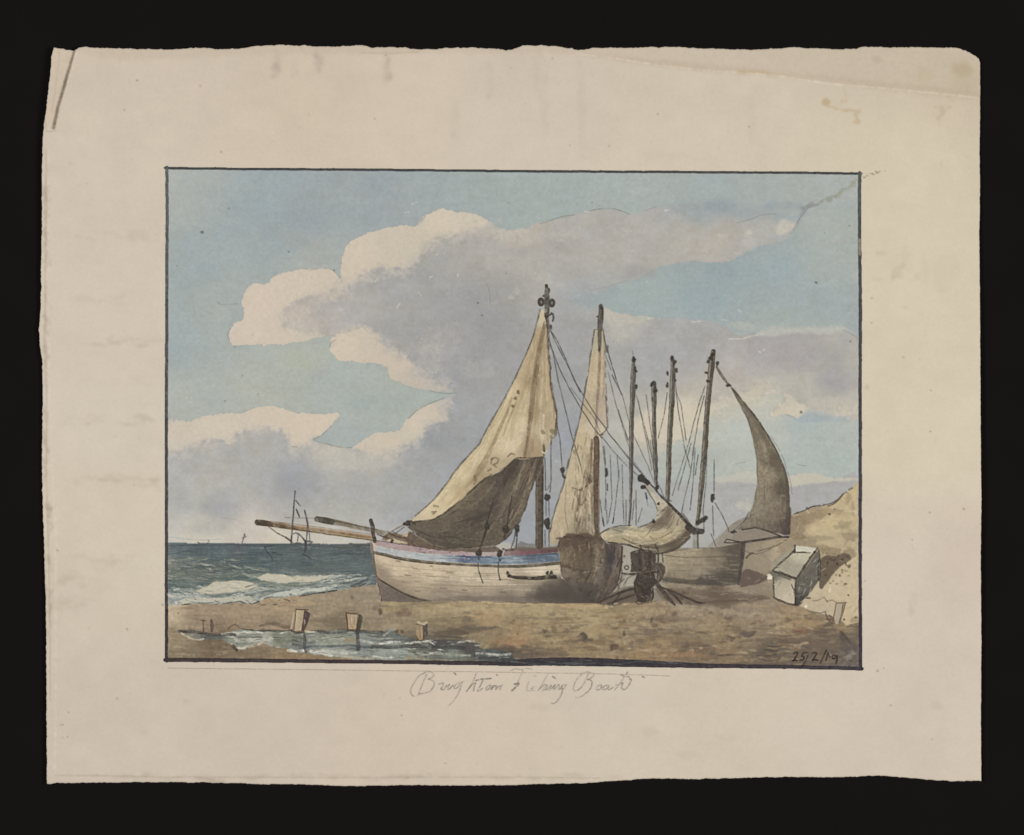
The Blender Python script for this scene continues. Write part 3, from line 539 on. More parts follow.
for k in range(430):
    x, y = rng.uniform(440, 856), rng.uniform(612, 662)
    dab(x, y, rng.uniform(1, 5), rng.uniform(.7, 2), ((96, 84, 70), (168, 150, 120), (126, 100, 76), (110, 98, 86))[k % 4], rng.uniform(.25, .65), clip=[BEACH], seed=k, rough=1)
for k in range(170):
    x, y = rng.uniform(170, 440), rng.uniform(600, 660)
    dab(x, y, rng.uniform(1, 4), rng.uniform(.6, 1.5), ((116, 102, 84), (168, 150, 122), (134, 110, 88))[k % 3], rng.uniform(.2, .5), clip=[BEACH], seed=k, rough=1)
for x, y, rx, ry, c, o in ((583, 636, 5, 4.5, (66, 60, 56), .8), (578, 639, 9, 2.5, (88, 78, 68), .7), (584, 640, 10, 1.5, (80, 72, 66), .7), (572, 641, 12, 2, (110, 94, 76), .6), (614, 647, 5, 3, (84, 70, 58), .75), (599, 642, 8, 3, (112, 92, 72), .6), (546, 631, 2.5, 2.5, (92, 80, 64), .8), (554, 629, 3, 3.5, (108, 94, 74), .7), (566, 631, 4, 2.5, (104, 90, 74), .6), (624, 633, 1.2, 3, (84, 72, 58), .8), (651, 620, 2.2, 3.8, (88, 76, 66), .85), (660, 618, 5, 3, (104, 92, 78), .6), (650, 632, 8, 4, (106, 92, 80), .65), (672, 619, 8, 2.5, (112, 100, 84), .6), (685, 620, 18, 1.6, (112, 99, 80), .5), (728, 617, 4, 3, (110, 98, 82), .7), (748, 634, 8, 3, (84, 76, 72), .8), (742, 632, 12, 2, (108, 94, 78), .6), (525, 618, 18, 2.4, (118, 104, 82), .5), (552, 619, 12, 2.5, (126, 110, 86), .5), (515, 643, 12, 3, (158, 122, 90), .5), (510, 640, 20, 4, (150, 118, 88), .3), (690, 655, 22, 3, (146, 116, 86), .5), (526, 646, 6, 1.6, (96, 84, 68), .6), (540, 653, 26, 5, (98, 84, 72), .55), (500, 651, 14, 3.5, (70, 66, 62), .6), (505, 648, 12, 2, (96, 76, 68), .5), (640, 655, 14, 4, (150, 128, 88), .4), (580, 650, 8, 3, (150, 130, 94), .5), (807, 622, 16, 3, (156, 130, 96), .5), (802, 630, 12, 3, (110, 82, 66), .55), (820, 632, 14, 3, (96, 82, 70), .55), (830, 640, 18, 6, (98, 88, 76), .5), (815, 652, 20, 7, (94, 84, 74), .5), (790, 641, 18, 2, (88, 78, 66), .5), (765, 640, 16, 2.4, (96, 84, 72), .5), (792, 618, 10, 2, (112, 98, 72), .5), (840, 625, 8, 3, (150, 130, 96), .6), (848, 648, 8, 10, (92, 84, 80), .6), (843, 636, 4, 6, (82, 72, 68), .6), (404, 613, 7, 3.5, (112, 92, 78), .6), (380, 612, 1.8, 3.2, (90, 72, 60), .8), (375, 608, 3, 2.6, (108, 92, 78), .5), (352, 597, 2, 3, (104, 92, 78), .6), (340, 621, 20, 6, (112, 101, 82), .5), (325, 620, 14, 3, (112, 100, 80), .4), (450, 622, 30, 5, (112, 98, 76), .35), (468, 621, 6, 3, (108, 98, 84), .6), (480, 628, 24, 2, (88, 80, 70), .7), (450, 633, 20, 3, (88, 78, 66), .65), (470, 631, 14, 2.5, (88, 78, 66), .6), (425, 640, 24, 4, (92, 84, 72), .5), (372, 650, 6, 2, (150, 128, 90), .3), (490, 618, 14, 8, (160, 132, 98), .35), (398, 604, 12, 3, (152, 142, 102), .5), (392, 609, 9, 2.5, (156, 140, 100), .6)):
    dab(x, y, rx, ry, c, o, clip=[BEACH], rough=1.2, feather=.7, rag=.8)
for pts, c, wd, o in (([(380, 606), (400, 606), (420, 603.5), (440, 603)], (112, 102, 82), 2, .5), ([(450, 601), (470, 600), (490, 602), (508, 603.5)], (182, 164, 128), 2.4, .8), ([(508, 603), (540, 604), (570, 604.5), (590, 606), (606, 605)], (178, 154, 116), 1.8, .6), ([(560, 606), (580, 608), (590, 606)], (184, 148, 108), 1.4, .6), ([(436, 604), (460, 606), (480, 611)], (130, 114, 84), 1.4, .5), ([(168, 609), (172, 606), (180, 606)], (190, 174, 148), 3, .7), ([(168, 614), (176, 611)], (186, 168, 138), 3, .5), ([(280, 600), (296, 600), (310, 603)], (168, 146, 116), 4, .5), ([(262, 602), (280, 600)], (170, 148, 116), 3, .5)):
    stroke(pts, wd, c, o, smooth=True, dry=.3, wob=1, clip=[BEACH])
buf[:] = np.where((ids == BEACH)[..., None], buf * (1.03 + .030 * NH + .018 * NR + .008 * NG)[..., None], buf)
for x, y, rx, ry, c in ((455, 606, 22, 3, (176, 158, 122)), (490, 609, 20, 4, (172, 154, 120)), (530, 607, 24, 3.5, (174, 156, 120)), (575, 609, 22, 4, (172, 152, 116)), (500, 622, 22, 4, (164, 144, 110)), (540, 624, 18, 3, (168, 146, 112)), (596, 618, 16, 3, (170, 152, 116)), (640, 612, 16, 3, (162, 146, 116)), (700, 608, 24, 3, (162, 148, 124)), (745, 612, 20, 3, (160, 146, 124)), (430, 612, 14, 3, (166, 148, 116)), (395, 604, 10, 2, (164, 150, 112)), (300, 605, 16, 3, (164, 144, 116)), (230, 612, 26, 3, (160, 142, 116)), (600, 630, 20, 3, (158, 138, 104)), (700, 626, 22, 3, (156, 138, 110)), (780, 616, 16, 3, (160, 142, 112)), (560, 636, 22, 3, (156, 134, 100)), (655, 640, 20, 2.4, (152, 132, 100))):
    for k in range(4):
        dab(x + rng.uniform(-rx, rx), y + rng.uniform(-ry, ry), rx * rng.uniform(.3, .7), ry * rng.uniform(.4, .9), c, .45, clip=[BEACH], rough=1.6, feather=.6, rag=1, seed=k)
# dark soil line along the water's edge
for pts, o in (([(178, 604.5), (190, 604)], .7), ([(222, 604), (232, 602.5), (240, 601.5), (247, 604), (262, 601)], .8), ([(264, 599), (272, 597), (285, 599), (290, 601)], .6), ([(300, 596.5), (312, 594), (338, 590.5), (356, 586.5), (366, 583)], .9)):
    contour(pts, 1.1, (64, 62, 60), o, None, .3, 18)
scumble(40, (178, 598, 300, 605), [(72, 70, 66), (196, 186, 162), (110, 104, 92)], (2, 6), (.5, 1.2), .6, [BEACH, SEA, FOAM3], 87, (0, .3))
stroke([(352, 586), (358, 584), (363, 581), (368, 579)], [2.4, 3, 1.4], (66, 74, 80), .8, dry=.3)
# ground shade painted below the right-hand boat
wash([(668, 588), (700, 590), (720, 587), (745, 594), (768, 597), (752, 602), (720, 604), (700, 604), (684, 599), (672, 596)], (100, 86, 74), .75, smooth=True, rough=1.4, feather=.8, clip=[BEACH], dry=.3)
stroke([(690, 604), (720, 601), (748, 600), (770, 598)], 2, (92, 78, 64), .6, dry=.3, clip=[BEACH])
streaks(40, (680, 584, 768, 600), [(158, 144, 124), (150, 138, 120), (98, 84, 72)], (6, 18), (.7, 1.6), .6, [BEACH], 25)

# ------------------------------------------------------------------ cliff
CLP = [(716, 545), (722, 534), (732, 524), (745, 518), (770, 519), (790, 516), (799, 513), (810.5, 508), (820, 506), (830.5, 504), (837, 500), (843, 494), (848, 490), (853, 487), (858, 481), (859, 622), (846, 625), (843, 622), (832, 617), (825, 613), (812, 611), (805, 608), (790, 602), (768, 595), (752, 590), (740, 588), (740, 560)]
CLC = [(730, 535, (146, 138, 122)), (740, 530, (140, 130, 114)), (760, 560, (148, 136, 116)), (750, 575, (144, 132, 112)), (765, 550, (142, 130, 112)), (780, 550, (156, 140, 116)), (790, 530, (148, 132, 110)), (800, 520, (148, 130, 106)), (815, 513, (160, 142, 114)), (835, 505, (186, 168, 134)), (830, 522, (190, 172, 134)), (850, 500, (190, 172, 136)), (815, 530, (190, 172, 136)), (845, 540, (178, 162, 130)), (825, 545, (182, 166, 132)), (850, 560, (190, 174, 140)), (835, 590, (192, 175, 144)), (850, 610, (192, 174, 142)), (815, 595, (188, 172, 144)), (820, 607, (184, 168, 142)), (800, 545, (150, 136, 112)), (810, 550, (152, 138, 112)), (760, 585, (140, 126, 108))]
wash(CLP, CLC, pid=CLIFF, rough=.7, gran=.04, edge=.04)
for x, y, rx, ry, c, o in ((800, 521, 12, 5, (138, 120, 96), .6), (815, 516, 14, 4, (142, 124, 98), .55), (830, 511, 12, 3.5, (148, 130, 102), .5), (848, 498, 3, 6, (150, 134, 104), .6), (853, 508, 2.5, 8, (152, 136, 108), .6), (845, 524, 7, 4, (150, 136, 108), .65), (838, 527, 6, 2, (146, 132, 104), .5), (850, 536, 9, 4, (146, 132, 106), .7), (825, 538, 10, 2.2, (150, 138, 110), .7), (808, 540, 12, 4, (144, 130, 108), .6), (833, 551, 10, 5, (132, 116, 92), .6), (850, 553, 7, 5, (132, 116, 92), .6), (798, 536, 8, 3, (128, 108, 84), .6), (822, 548, 10, 4, (140, 124, 98), .55), (795, 530, 8, 6, (142, 126, 102), .6), (848, 515, 5, 3, (176, 160, 124), .6), (820, 500, 8, 1.5, (168, 152, 122), .4), (855, 620, 6, 4, (150, 134, 104), .7), (782, 548, 5, 5, (150, 136, 112), .5), (770, 548, 8, 10, (164, 150, 126), .5), (776, 556, 5, 10, (176, 162, 138), .5)):
    dab(x, y, rx, ry, c, o, clip=[CLIFF], rough=1.4, feather=.4)
wash([(819, 585), (820, 562), (825, 556), (835, 556), (844, 553), (850, 556), (849, 561), (840, 567), (834, 572), (828, 580), (822, 588)], (92, 80, 68), .92, smooth=True, rough=.9, gran=.1, clip=[CLIFF], dry=.15)
for k in range(40):
    dab(rng.uniform(820, 850), rng.uniform(554, 585), rng.uniform(.6, 2), rng.uniform(.6, 1.6), (60, 54, 46) if k % 2 else (118, 104, 86), .6, seed=k, clip=[CLIFF])
wash([(743, 571), (752, 570), (764, 574.5), (768, 578), (760, 583), (748, 586), (740, 586)], (96, 82, 74), .9, smooth=True, rough=.7, clip=[CLIFF, BEACH])
scumble(120, (740, 500, 858, 610), [(150, 134, 104), (202, 186, 152), (134, 118, 94), (176, 158, 124)], (3, 12), (.8, 2.4), .4, [CLIFF], 101, (-.2, .5))
INK = (62, 55, 48)
for pts, wd, o in (([(794, 514), (805, 510), (811, 507), (822, 505.5), (831, 503), (838, 499), (843, 494), (846, 492)], .9, .75), ([(808, 509), (812, 506.5), (820, 505)], 1, .6), ([(828, 506), (836, 502), (843, 494)], 1.1, .8), ([(849, 489.5), (852, 488)], 1.6, .7), ([(758, 551), (775, 546), (786, 540)], .8, .6), ([(746, 558), (750, 554), (753, 553)], 1.6, .7), ([(745, 551), (757, 554), (770, 549)], .8, .5), ([(727, 532), (738, 524), (745, 521)], .8, .5), ([(733, 524), (741, 519), (748, 517)], .8, .5)):
    stroke(pts, wd, INK, o, smooth=True, dry=.3)
for x, y in ((797, 513), (829, 514), (834, 509), (842, 570), (848, 595), (855, 617.5), (844, 619), (836, 565), (838, 565), (806, 508), (824, 505)):
    dab(x, y, 1.1, .9, (78, 64, 50), .85)
stroke([(829, 592), (830, 588)], 1.2, (222, 208, 180), .8)
for pts in ([(812, 601), (818, 600), (824, 597), (827, 602)], [(807, 610), (812, 612), (820, 613), (826, 611)], [(826, 601), (832, 600), (836, 602)]):
    stroke(pts, .8, (92, 82, 68), .7, dry=.4)
dab(806, 606.5, 2, 1.5, (226, 216, 196), .9)
stroke([(840, 631), (846, 637), (851, 644)], [1, 2.5, 1.5], (74, 64, 60), .7, dry=.3)
for x, y, rx, ry in ((847, 659, 6, 4), (852, 666, 4, 1.2), (850, 654, 4, 4), (843, 666, 5, .8)):
    dab(x, y, rx, ry, (150, 144, 132), .5, rough=2, feather=1.4, rag=1)

# ------------------------------------------------------------------ tide pool
POOL = P('painted_tide_pool')
wash([(178, 631), (190, 630), (205, 633), (225, 634), (240, 629), (262, 630), (280, 631), (292, 630), (300, 632), (330, 631), (345, 630), (362, 632), (380, 632), (386, 628), (395, 629), (402, 635), (420, 639), (440, 640), (458, 640), (466, 641), (480, 644), (480, 648), (500, 650), (512, 655), (512, 661), (470, 660), (400, 659.5), (360, 659.5), (345, 657), (320, 655), (300, 652), (285, 648), (270, 646), (262, 643), (250, 646), (240, 650), (232, 645), (222, 640), (205, 640), (195, 640), (186, 635)],
     [(190, 635, (132, 124, 108)), (210, 635, (100, 98, 90)), (240, 636, (138, 142, 124)), (265, 640, (160, 160, 142)), (280, 637, (128, 130, 108)), (300, 645, (122, 126, 118)), (330, 638, (138, 142, 122)), (330, 652, (164, 166, 150)), (360, 645, (132, 138, 128)), (390, 634, (104, 108, 100)), (395, 652, (140, 148, 136)), (420, 646, (82, 82, 74)), (440, 645, (78, 76, 72)), (420, 655, (142, 146, 128)), (470, 646, (84, 80, 76)), (450, 655, (124, 130, 116)), (490, 655, (90, 96, 90)), (505, 658, (74, 80, 80))], pid=POOL, smooth=True, rough=.8, gran=.08)
PW = [POOL]
for pts, wd, c, o in (([(180, 631), (195, 632), (215, 635), (235, 634)], 3, (72, 66, 62), .8), ([(182, 633), (188, 637), (196, 640), (204, 639)], 1.6, (200, 186, 160), .8), ([(222, 634), (240, 632), (262, 633)], 1.6, (196, 196, 180), .8), ([(215, 638), (240, 637), (262, 637)], 2, (96, 98, 86), .7), ([(235, 640), (252, 640), (272, 639)], 3.2, (186, 182, 160), .85), ([(232, 644), (236, 648), (245, 647), (254, 646), (262, 643)], 2.2, (198, 190, 166), .8), ([(233, 646), (237, 650)], 3, (70, 56, 46), .9), ([(262, 630), (280, 631), (292, 631)], 2, (78, 80, 74), .7), ([(275, 640), (290, 641), (302, 639)], 2.2, (98, 104, 78), .6), ([(280, 633), (290, 631)], 1.2, (198, 192, 172), .8), ([(306, 631), (313, 632)], 2, (206, 200, 180), .9), ([(288, 650), (300, 651), (305, 650)], 3, (202, 198, 182), .9), ([(310, 651), (322, 653), (332, 655)], 2.4, (204, 198, 180), .9), ([(300, 647), (320, 647), (345, 646), (372, 647)], 2.6, (66, 78, 84), .75), ([(318, 631), (335, 633), (350, 632), (375, 632), (390, 631)], 2.6, (72, 74, 74), .8), ([(310, 640), (330, 638), (345, 638)], 3, (162, 162, 136), .7), ([(292, 640), (305, 643)], 1.4, (80, 84, 66), .7), ([(322, 651), (345, 653), (360, 652)], 2.2, (184, 186, 168), .8), ([(360, 640), (378, 643), (392, 642)], 2.4, (190, 188, 172), .8), ([(372, 656), (385, 658), (392, 657)], 2, (206, 200, 180), .85), ([(345, 656), (362, 658), (375, 658)], 2, (184, 168, 128), .7), ([(372, 647), (395, 647), (415, 646), (440, 647), (465, 648)], 3.2, (62, 62, 60), .8), ([(384, 635), (390, 631), (395, 629)], 2, (190, 182, 160), .7), ([(380, 644), (392, 642), (400, 641.5)], 1.8, (200, 196, 180), .8), ([(405, 643), (415, 642), (422, 641.5), (430, 642), (434, 645)], 1.8, (206, 200, 182), .85), ([(435, 636), (450, 637), (462, 638)], 2, (80, 74, 68), .7), ([(425, 641), (430, 647)], 4, (128, 126, 112), .6), ([(458, 643), (466, 641), (474, 641)], 2, (186, 178, 160), .8), ([(475, 645), (482, 645)], 1.6, (190, 176, 150), .7), ([(412, 655), (425, 653), (440, 654), (470, 655)], 2.2, (150, 156, 136), .7), ([(380, 652), (400, 652), (412, 654)], 4, (150, 158, 144), .7), ([(414, 652), (420, 657), (426, 657)], 2.4, (90, 82, 62), .7), ([(428, 653), (440, 652)], 1.4, (188, 182, 160), .7), ([(477, 653), (490, 654), (500, 655), (510, 654)], 2.2, (172, 172, 160), .7), ([(480, 658), (500, 658), (511, 659)], 2.6, (56, 62, 64), .7), ([(430, 658), (460, 658)], 1.4, (90, 92, 80), .6), ([(405, 658), (424, 657.5)], 2, (160, 136, 100), .7)):
    stroke(pts, wd, c, o, smooth=True, dry=.35, wob=1.0)
streaks(80, (240, 634, 500, 658), [(90, 98, 92), (188, 186, 168), (70, 78, 80), (140, 144, 124)], (6, 24), (.6, 1.6), .6, PW, 31)
scumble(150, (184, 630, 512, 659), [(64, 66, 64), (196, 192, 174), (110, 116, 106), (150, 152, 132), (84, 88, 84), (96, 92, 78)], (2, 12), (.5, 1.7), .65, PW, 91, (0, .12))
contour([(178, 631), (205, 633.5), (235, 634)], 1.3, (66, 56, 50), .7, None, .3, 19)
contour([(250, 629.5), (275, 631), (292, 630.5)], 1.2, (70, 60, 52), .6, None, .35, 20)
contour([(310, 631), (345, 630), (380, 631.5), (392, 630)], 1.2, (66, 62, 60), .6, None, .35, 21)
stroke([(228, 629), (231, 626), (235, 624.5), (238, 626), (241, 628.5), (252, 630), (265, 631.5)], 1, (84, 72, 62), .8, smooth=True, dry=.2)
stroke([(260, 626), (268, 623.5), (276, 624), (284, 627), (290, 627)], [2, 3.5, 3], (98, 86, 68), .7, dry=.3)
for x, y, rx, ry in ((390, 626, 8, 3), (387, 629, 5, 2)):
    dab(x, y, rx, ry, (164, 148, 122), .6, rough=1)
for x, y in ((397.5, 631.5), (402, 631.5)):
    dab(x, y, 1.6, 2, (92, 72, 54), .8)

# ------------------------------------------------------------------ groyne posts
def post(face, side, cf, cs, top=None, label=None):
    p = P('painted_post', 0, label)
    wash(face, cf, pid=p, rough=.3, gran=.05)
    sp = P('post_side', p)
    wash(side, cs, pid=sp, rough=.4, gran=.08)
    if top:
        tp = P('post_top', p)
        wash(top, (178, 160, 130), pid=tp, rough=.3)
    x0_, x1_ = min(q[0] for q in face), max(q[0] for q in side)
    y0_, y1_ = min(q[1] for q in face), max(q[1] for q in face)
    scumble(14, (x0_, y0_, x1_, y1_), [(128, 106, 80), (196, 178, 146), (92, 72, 58)], (3, 8), (.5, 1.1), .5, [p, sp], int(x0_), (1.5, .15))
    e = face + [face[0]]
    stroke(e[:2], .8, (84, 58, 44), .7, dry=.4)
    stroke(e[2:5], .9, (78, 56, 42), .7, dry=.3)
    return p

post([(296, 609.5), (304.5, 609.5), (301.5, 631), (294, 631.5)], [(304.5, 609.5), (310.5, 613.5), (307.5, 624), (304, 631), (301.2, 631)], [(299, 612, (182, 164, 128)), (297, 628, (178, 156, 126)), (303, 612, (168, 152, 116))], (82, 66, 66), label='leaning sunlit post with a dark right side')
stroke([(296, 609.3), (308, 609.8)], .9, (76, 50, 40), .9)
stroke([(294, 613), (292, 624), (290.5, 631)], 1.2, (188, 174, 146), .8, dry=.3)
stroke([(290.5, 630), (296, 633), (304, 632)], 1.4, (56, 44, 38), .85, dry=.2)
stroke([(304.5, 634), (305, 640), (304.5, 647), (306, 652)], [2.4, 3, 2.6, 2], (66, 62, 58), .7, dry=.35)
stroke([(292, 637), (302, 638)], 2, (94, 92, 66), .6, dry=.3)
stroke([(293, 644), (304, 646)], 2.4, (72, 74, 70), .7, dry=.3)
post([(346, 613), (358, 614.5), (356, 630), (348, 629.5)], [(358, 614.5), (362.8, 615), (361.5, 624), (360, 631), (356, 630)], [(350, 618, (172, 146, 114)), (354, 616, (170, 152, 122)), (352, 628, (178, 150, 114))], (80, 74, 58), label='short broad post with an orange brown face')
stroke([(346, 613), (347.5, 622), (348, 629)], 1, (76, 52, 40), .85, dry=.2)
stroke([(346, 612.5), (351, 614), (358, 613)], 1, (90, 66, 50), .7, dry=.3)
stroke([(361, 613), (364, 618), (362, 628)], .9, (160, 148, 122), .7, dry=.3)
wash([(345, 637), (356, 637), (356, 643), (346, 643)], (160, 138, 98), .7, rough=.9, feather=.4)
stroke([(357, 630), (358, 640), (358.5, 649)], [3, 3.4, 4], (62, 58, 58), .75, dry=.3)
post([(415.5, 624), (423, 625.5), (423.2, 640), (419, 640.5), (416.5, 636)], [(423, 625.5), (427.6, 623), (427.8, 634), (426, 637.5), (423.2, 640)], [(418, 628, (156, 136, 106)), (421, 634, (164, 140, 104)), (420, 639, (164, 130, 88))], (84, 76, 74), [(416, 622), (418.5, 620.5), (422, 622.5), (427.6, 621), (427.6, 623.5), (422.8, 625.8), (419, 624)], label='upright post with a bright top')
stroke([(419.5, 626), (420, 638)], .9, (132, 108, 76), .7)
PS = P('painted_post', 0, 'thin stake at the far left of the pool')
stroke([(203.3, 620.5), (203.8, 631)], 1.5, (92, 78, 62), .9, pid=PS)
stroke([(201.5, 620.4), (205.5, 620.8)], 1.0, (86, 72, 60), .9, pid=PS)
PS = P('painted_post', 0, 'stubby dark stake beside the thin stake')
stroke([(211.5, 620.5), (212.2, 626), (212, 631)], [2, 3.8, 2.2], (88, 70, 64), .95, pid=PS)
PS = P('painted_post', 0, 'pale leaning stake by the right border')
wash([(836, 603), (840, 602.5), (845, 603), (843, 612), (839, 625), (835, 623), (834, 618)], (170, 154, 128), pid=PS, rough=.3)
for pts in ([(836, 603), (834.5, 612), (832.5, 621)], [(843, 603), (841, 615), (838, 625)], [(845, 602.5), (843, 612), (839, 624)], [(836, 603), (846, 602.5)]):
    stroke(pts, .9, (84, 74, 60), .85, dry=.2)
for pts in ([(825, 612), (827, 618), (829, 621)], [(829, 615), (832, 617), (829, 621), (832, 623)], [(826, 619), (831, 620)]):
    stroke(pts, 1.1, (92, 66, 56), .8, dry=.2)

# ------------------------------------------------------------------ wooden chest on the sand
CR = P('painted_chest', 0, 'open topped wooden chest or hutch tilted on the sand')
wash([(768.5, 571), (795, 577), (795.5, 604), (785, 602), (774, 597), (773, 580)], [(780, 585, (178, 166, 140)), (790, 595, (190, 176, 150)), (772, 575, (110, 104, 92))], pid=CR, rough=.4)
cs_ = P('chest_side', CR)
wash([(795.5, 578), (804, 570), (814, 556), (818.5, 550), (820, 565), (819.5, 579), (812, 590), (804, 599), (798, 605), (794.5, 604)], [(803, 585, (98, 94, 84)), (812, 570, (104, 98, 88)), (800, 600, (76, 72, 66))], pid=cs_, rough=.4, gran=.08)
cl_ = P('chest_lid', CR)
wash([(772, 570.5), (794, 552), (800, 552), (814, 552.5), (806, 564), (796, 577), (784, 574)], [(785, 566, (156, 148, 126)), (800, 556, (186, 178, 152)), (798, 568, (160, 152, 130)), (778, 571, (168, 160, 136))], pid=cl_, rough=.4)
wash([(794, 552), (795, 545.5), (806, 546.5), (816.5, 548), (814, 552.5)], (198, 192, 172), pid=P('chest_back', CR), rough=.4)
wash([(770, 570), (772, 563), (780, 555), (790, 550), (795, 546), (794, 552), (783, 562), (773, 570.5)], (152, 146, 122), .9, rough=.5, pid=cl_)
CI = (56, 52, 46)
for pts, wd in (([(772, 570.5), (784, 560), (794, 551)], 1.3), ([(794.5, 553), (794.8, 545.5)], 1.8), ([(795, 552.5), (810, 552.5)], 1.1), ([(818, 548), (812, 556), (804, 568), (796, 578)], 1.3), ([(814, 551), (806, 563), (799, 573)], 1.1), ([(772, 571), (780, 573), (788, 576), (796, 578.5)], 2.4), ([(773.5, 578), (773.5, 588), (774, 597)], 1.4), ([(773, 597), (779, 600), (787, 603.5), (796, 605)], 1.5), ([(795.5, 580), (795, 592), (795, 604)], 2), ([(819, 550), (820, 560), (819.5, 580)], 1.2), ([(817, 547.5), (814, 553)], 2.2), ([(791, 584), (794, 590)], 1.2), ([(818, 560), (818, 580)], 1.0), ([(796, 605), (803, 602)], 2), ([(806, 598), (810, 598)], 3)):
    contour(pts, wd * 1.15, CI, .62, None, .1, 40, smooth=False, run=(2, 7))
    stroke(pts, wd * .6, CI, .3, dry=.4)
stroke([(779, 575), (790, 579)], 2.6, (88, 84, 74), .7, dry=.2)
scumble(60, (770, 548, 820, 604), [(120, 114, 100), (204, 196, 174), (90, 86, 76), (160, 150, 128)], (2, 8), (.5, 1.5), .45, [CR, cs_, cl_], 111, (-.8, .5))
dab(769.5, 577.5, 3, 2.6, (220, 210, 188), .95, rough=.8)
dab(771, 585, 2, 5, (150, 138, 114), .7)
dab(771, 594, 2, 4, (140, 128, 104), .7)

# ------------------------------------------------------------------ boats: rigging behind first
def mast(p, pts, wd, c=(84, 77, 67), light=None):
    stroke(pts, wd, c, 1, pid=p, gran=.16, wob=.6, thr=.4, vary=.35)
    if light:
        q = [(x - ww * .28, y) for (x, y), ww in zip(pts, np.interp(np.linspace(0, 1, len(pts)), np.linspace(0, 1, len(wd)), wd))]
        stroke(q, [ww * .3 for ww in wd], light, .7, dry=.35)

def knobs(p, items, c=(58, 52, 46)):
    for x, y, r_, r2 in items:
        dab(x, y, r_ * .9, r2 * .9, c, .86, pid=p, rough=1.3)

DR = (82, 80, 76)
def ropes(p, lines, wd=.8, c=DR, o=.8, dry=.4):
    for L in lines:
        stroke(L, wd, c, o, pid=p, dry=dry, thr=.3)

# distant bare masts standing beyond the boats
M1 = P('painted_mast', 0, 'bare mast behind the furled sail, left of the others')
ropes(M1, [[(602, 346), (611, 370)], [(605, 344), (616, 379)], [(622, 394), (631, 430), (648, 466), (655, 485)], [(636, 395), (648, 440), (655, 470)], [(638, 400), (647, 444), (652, 470)], [(608, 372), (616, 405), (625, 435), (634, 462), (646, 478)]], .7, o=.6)
for a, b in (((612, 375), (622, 395)), ((618, 410), (628, 440))):
    stroke([a, b], [1, 2, 1], (84, 84, 82), .8, pid=M1)
mast(M1, [(633.6, 357.5), (633, 375), (632.5, 395), (631.5, 420), (631.3, 444), (631.2, 470), (630.5, 500), (629, 528)], [2.4, 5, 4.8, 4.4, 4.4, 3.8, 2.4, 1.6], (86, 81, 73), (146, 142, 128))
stroke([(633, 355), (632.5, 351)], .7, (96, 94, 90), .6)
knobs(M1, ((633.5, 360, 2, 3), (635.8, 370, 1.4, 3), (635.5, 388, 1.6, 4)))
M2 = P('painted_mast', 0, 'shortest bare mast')
mast(M2, [(653.8, 383.5), (654, 398), (654, 412), (654, 430), (654.7, 445), (655.7, 470), (656, 488)], [5, 5, 4, 4, 4.2, 3.8, 2.4], (82, 77, 69), (148, 143, 130))
knobs(M2, ((651.6, 399, 1.2, 1.5), (656, 391, 2, 3), (652.5, 384.5, 2, 2), (656, 488, 2.4, 3)))
ropes(M2, [[(646, 395), (652, 440), (656, 470)], [(656, 478), (664, 497), (667, 500)], [(647, 438), (652, 458), (655, 478)], [(650, 440), (653, 458)]], .8, o=.6)
M3 = P('painted_mast', 0, 'tall bare mast between the shortest and the right boat')
ropes(M3, [[(667, 393), (664, 415), (658, 438)], [(675, 380), (678, 410), (684, 444), (690, 468)], [(676, 392), (681, 405), (686, 440)], [(689, 442), (680, 470), (672, 496)], [(683, 444), (686, 455), (689, 462)]], .8, o=.65)
mast(M3, [(672.3, 357), (672.8, 372), (672, 395), (670.5, 420), (669, 444), (668.6, 470), (667.5, 500)], [2.6, 5, 5.2, 5, 5, 4.8, 3.6], (86, 79, 68), (150, 144, 130))
knobs(M3, ((672, 357.5, 1.8, 2.4), (668, 373, 1.1, 2.6), (676, 370, 1.6, 2.4), (666.5, 387, 2.2, 1.8), (674.5, 362, 1.4, 3), (667.5, 384, 1, 2), (675, 381, 1, 2)))

# --- right-hand boat
B3 = P('painted_fishing_boat', 0, 'plain brown fishing boat on the right, seen from its stern')
wash([(662, 552), (675, 548), (690, 548.5), (706, 548), (720, 547), (730, 545), (743, 542.5), (742.5, 560), (739, 584), (728, 585), (712.5, 585.8), (687, 584.2), (662.5, 581.5), (660, 570)], [(670, 560, (152, 139, 116)), (690, 553, (148, 136, 114)), (700, 565, (138, 127, 108)), (680, 575, (134, 124, 104)), (715, 560, (120, 110, 94)), (730, 565, (88, 82, 72)), (735, 550, (92, 84, 74)), (710, 580, (92, 84, 78)), (680, 582, (88, 82, 68)), (725, 578, (84, 80, 72))], pid=B3, rough=.4, gran=.07)
wash([(728, 548), (742, 545), (742, 565), (738, 584), (722, 585), (706, 584), (715, 575), (726, 565)], (82, 75, 66), .6, rough=1.2, feather=1, smooth=True, clip=[B3])
wash([(662, 577), (690, 579), (710, 575), (730, 572), (738, 584), (712, 585.6), (687, 584), (662.5, 581)], (74, 68, 62), .65, rough=1, feather=.6, smooth=True, clip=[B3])
for pts, wd, o in (([(664, 555), (680, 557), (700, 557.5), (726, 556)], 1, .6), ([(670, 549), (690, 548), (715, 547.5)], .8, .5), ([(665, 563), (690, 565), (715, 564)], .7, .3), ([(668, 570), (690, 571)], .7, .3)):
    stroke(pts, wd, (82, 74, 62), o, smooth=True, dry=.4)
streaks(24, (664, 550, 726, 580), [(120, 110, 92), (156, 144, 122)], (8, 30), (.6, 1.4), .35, [B3], 41)
B3D = P('deck_gear', B3)
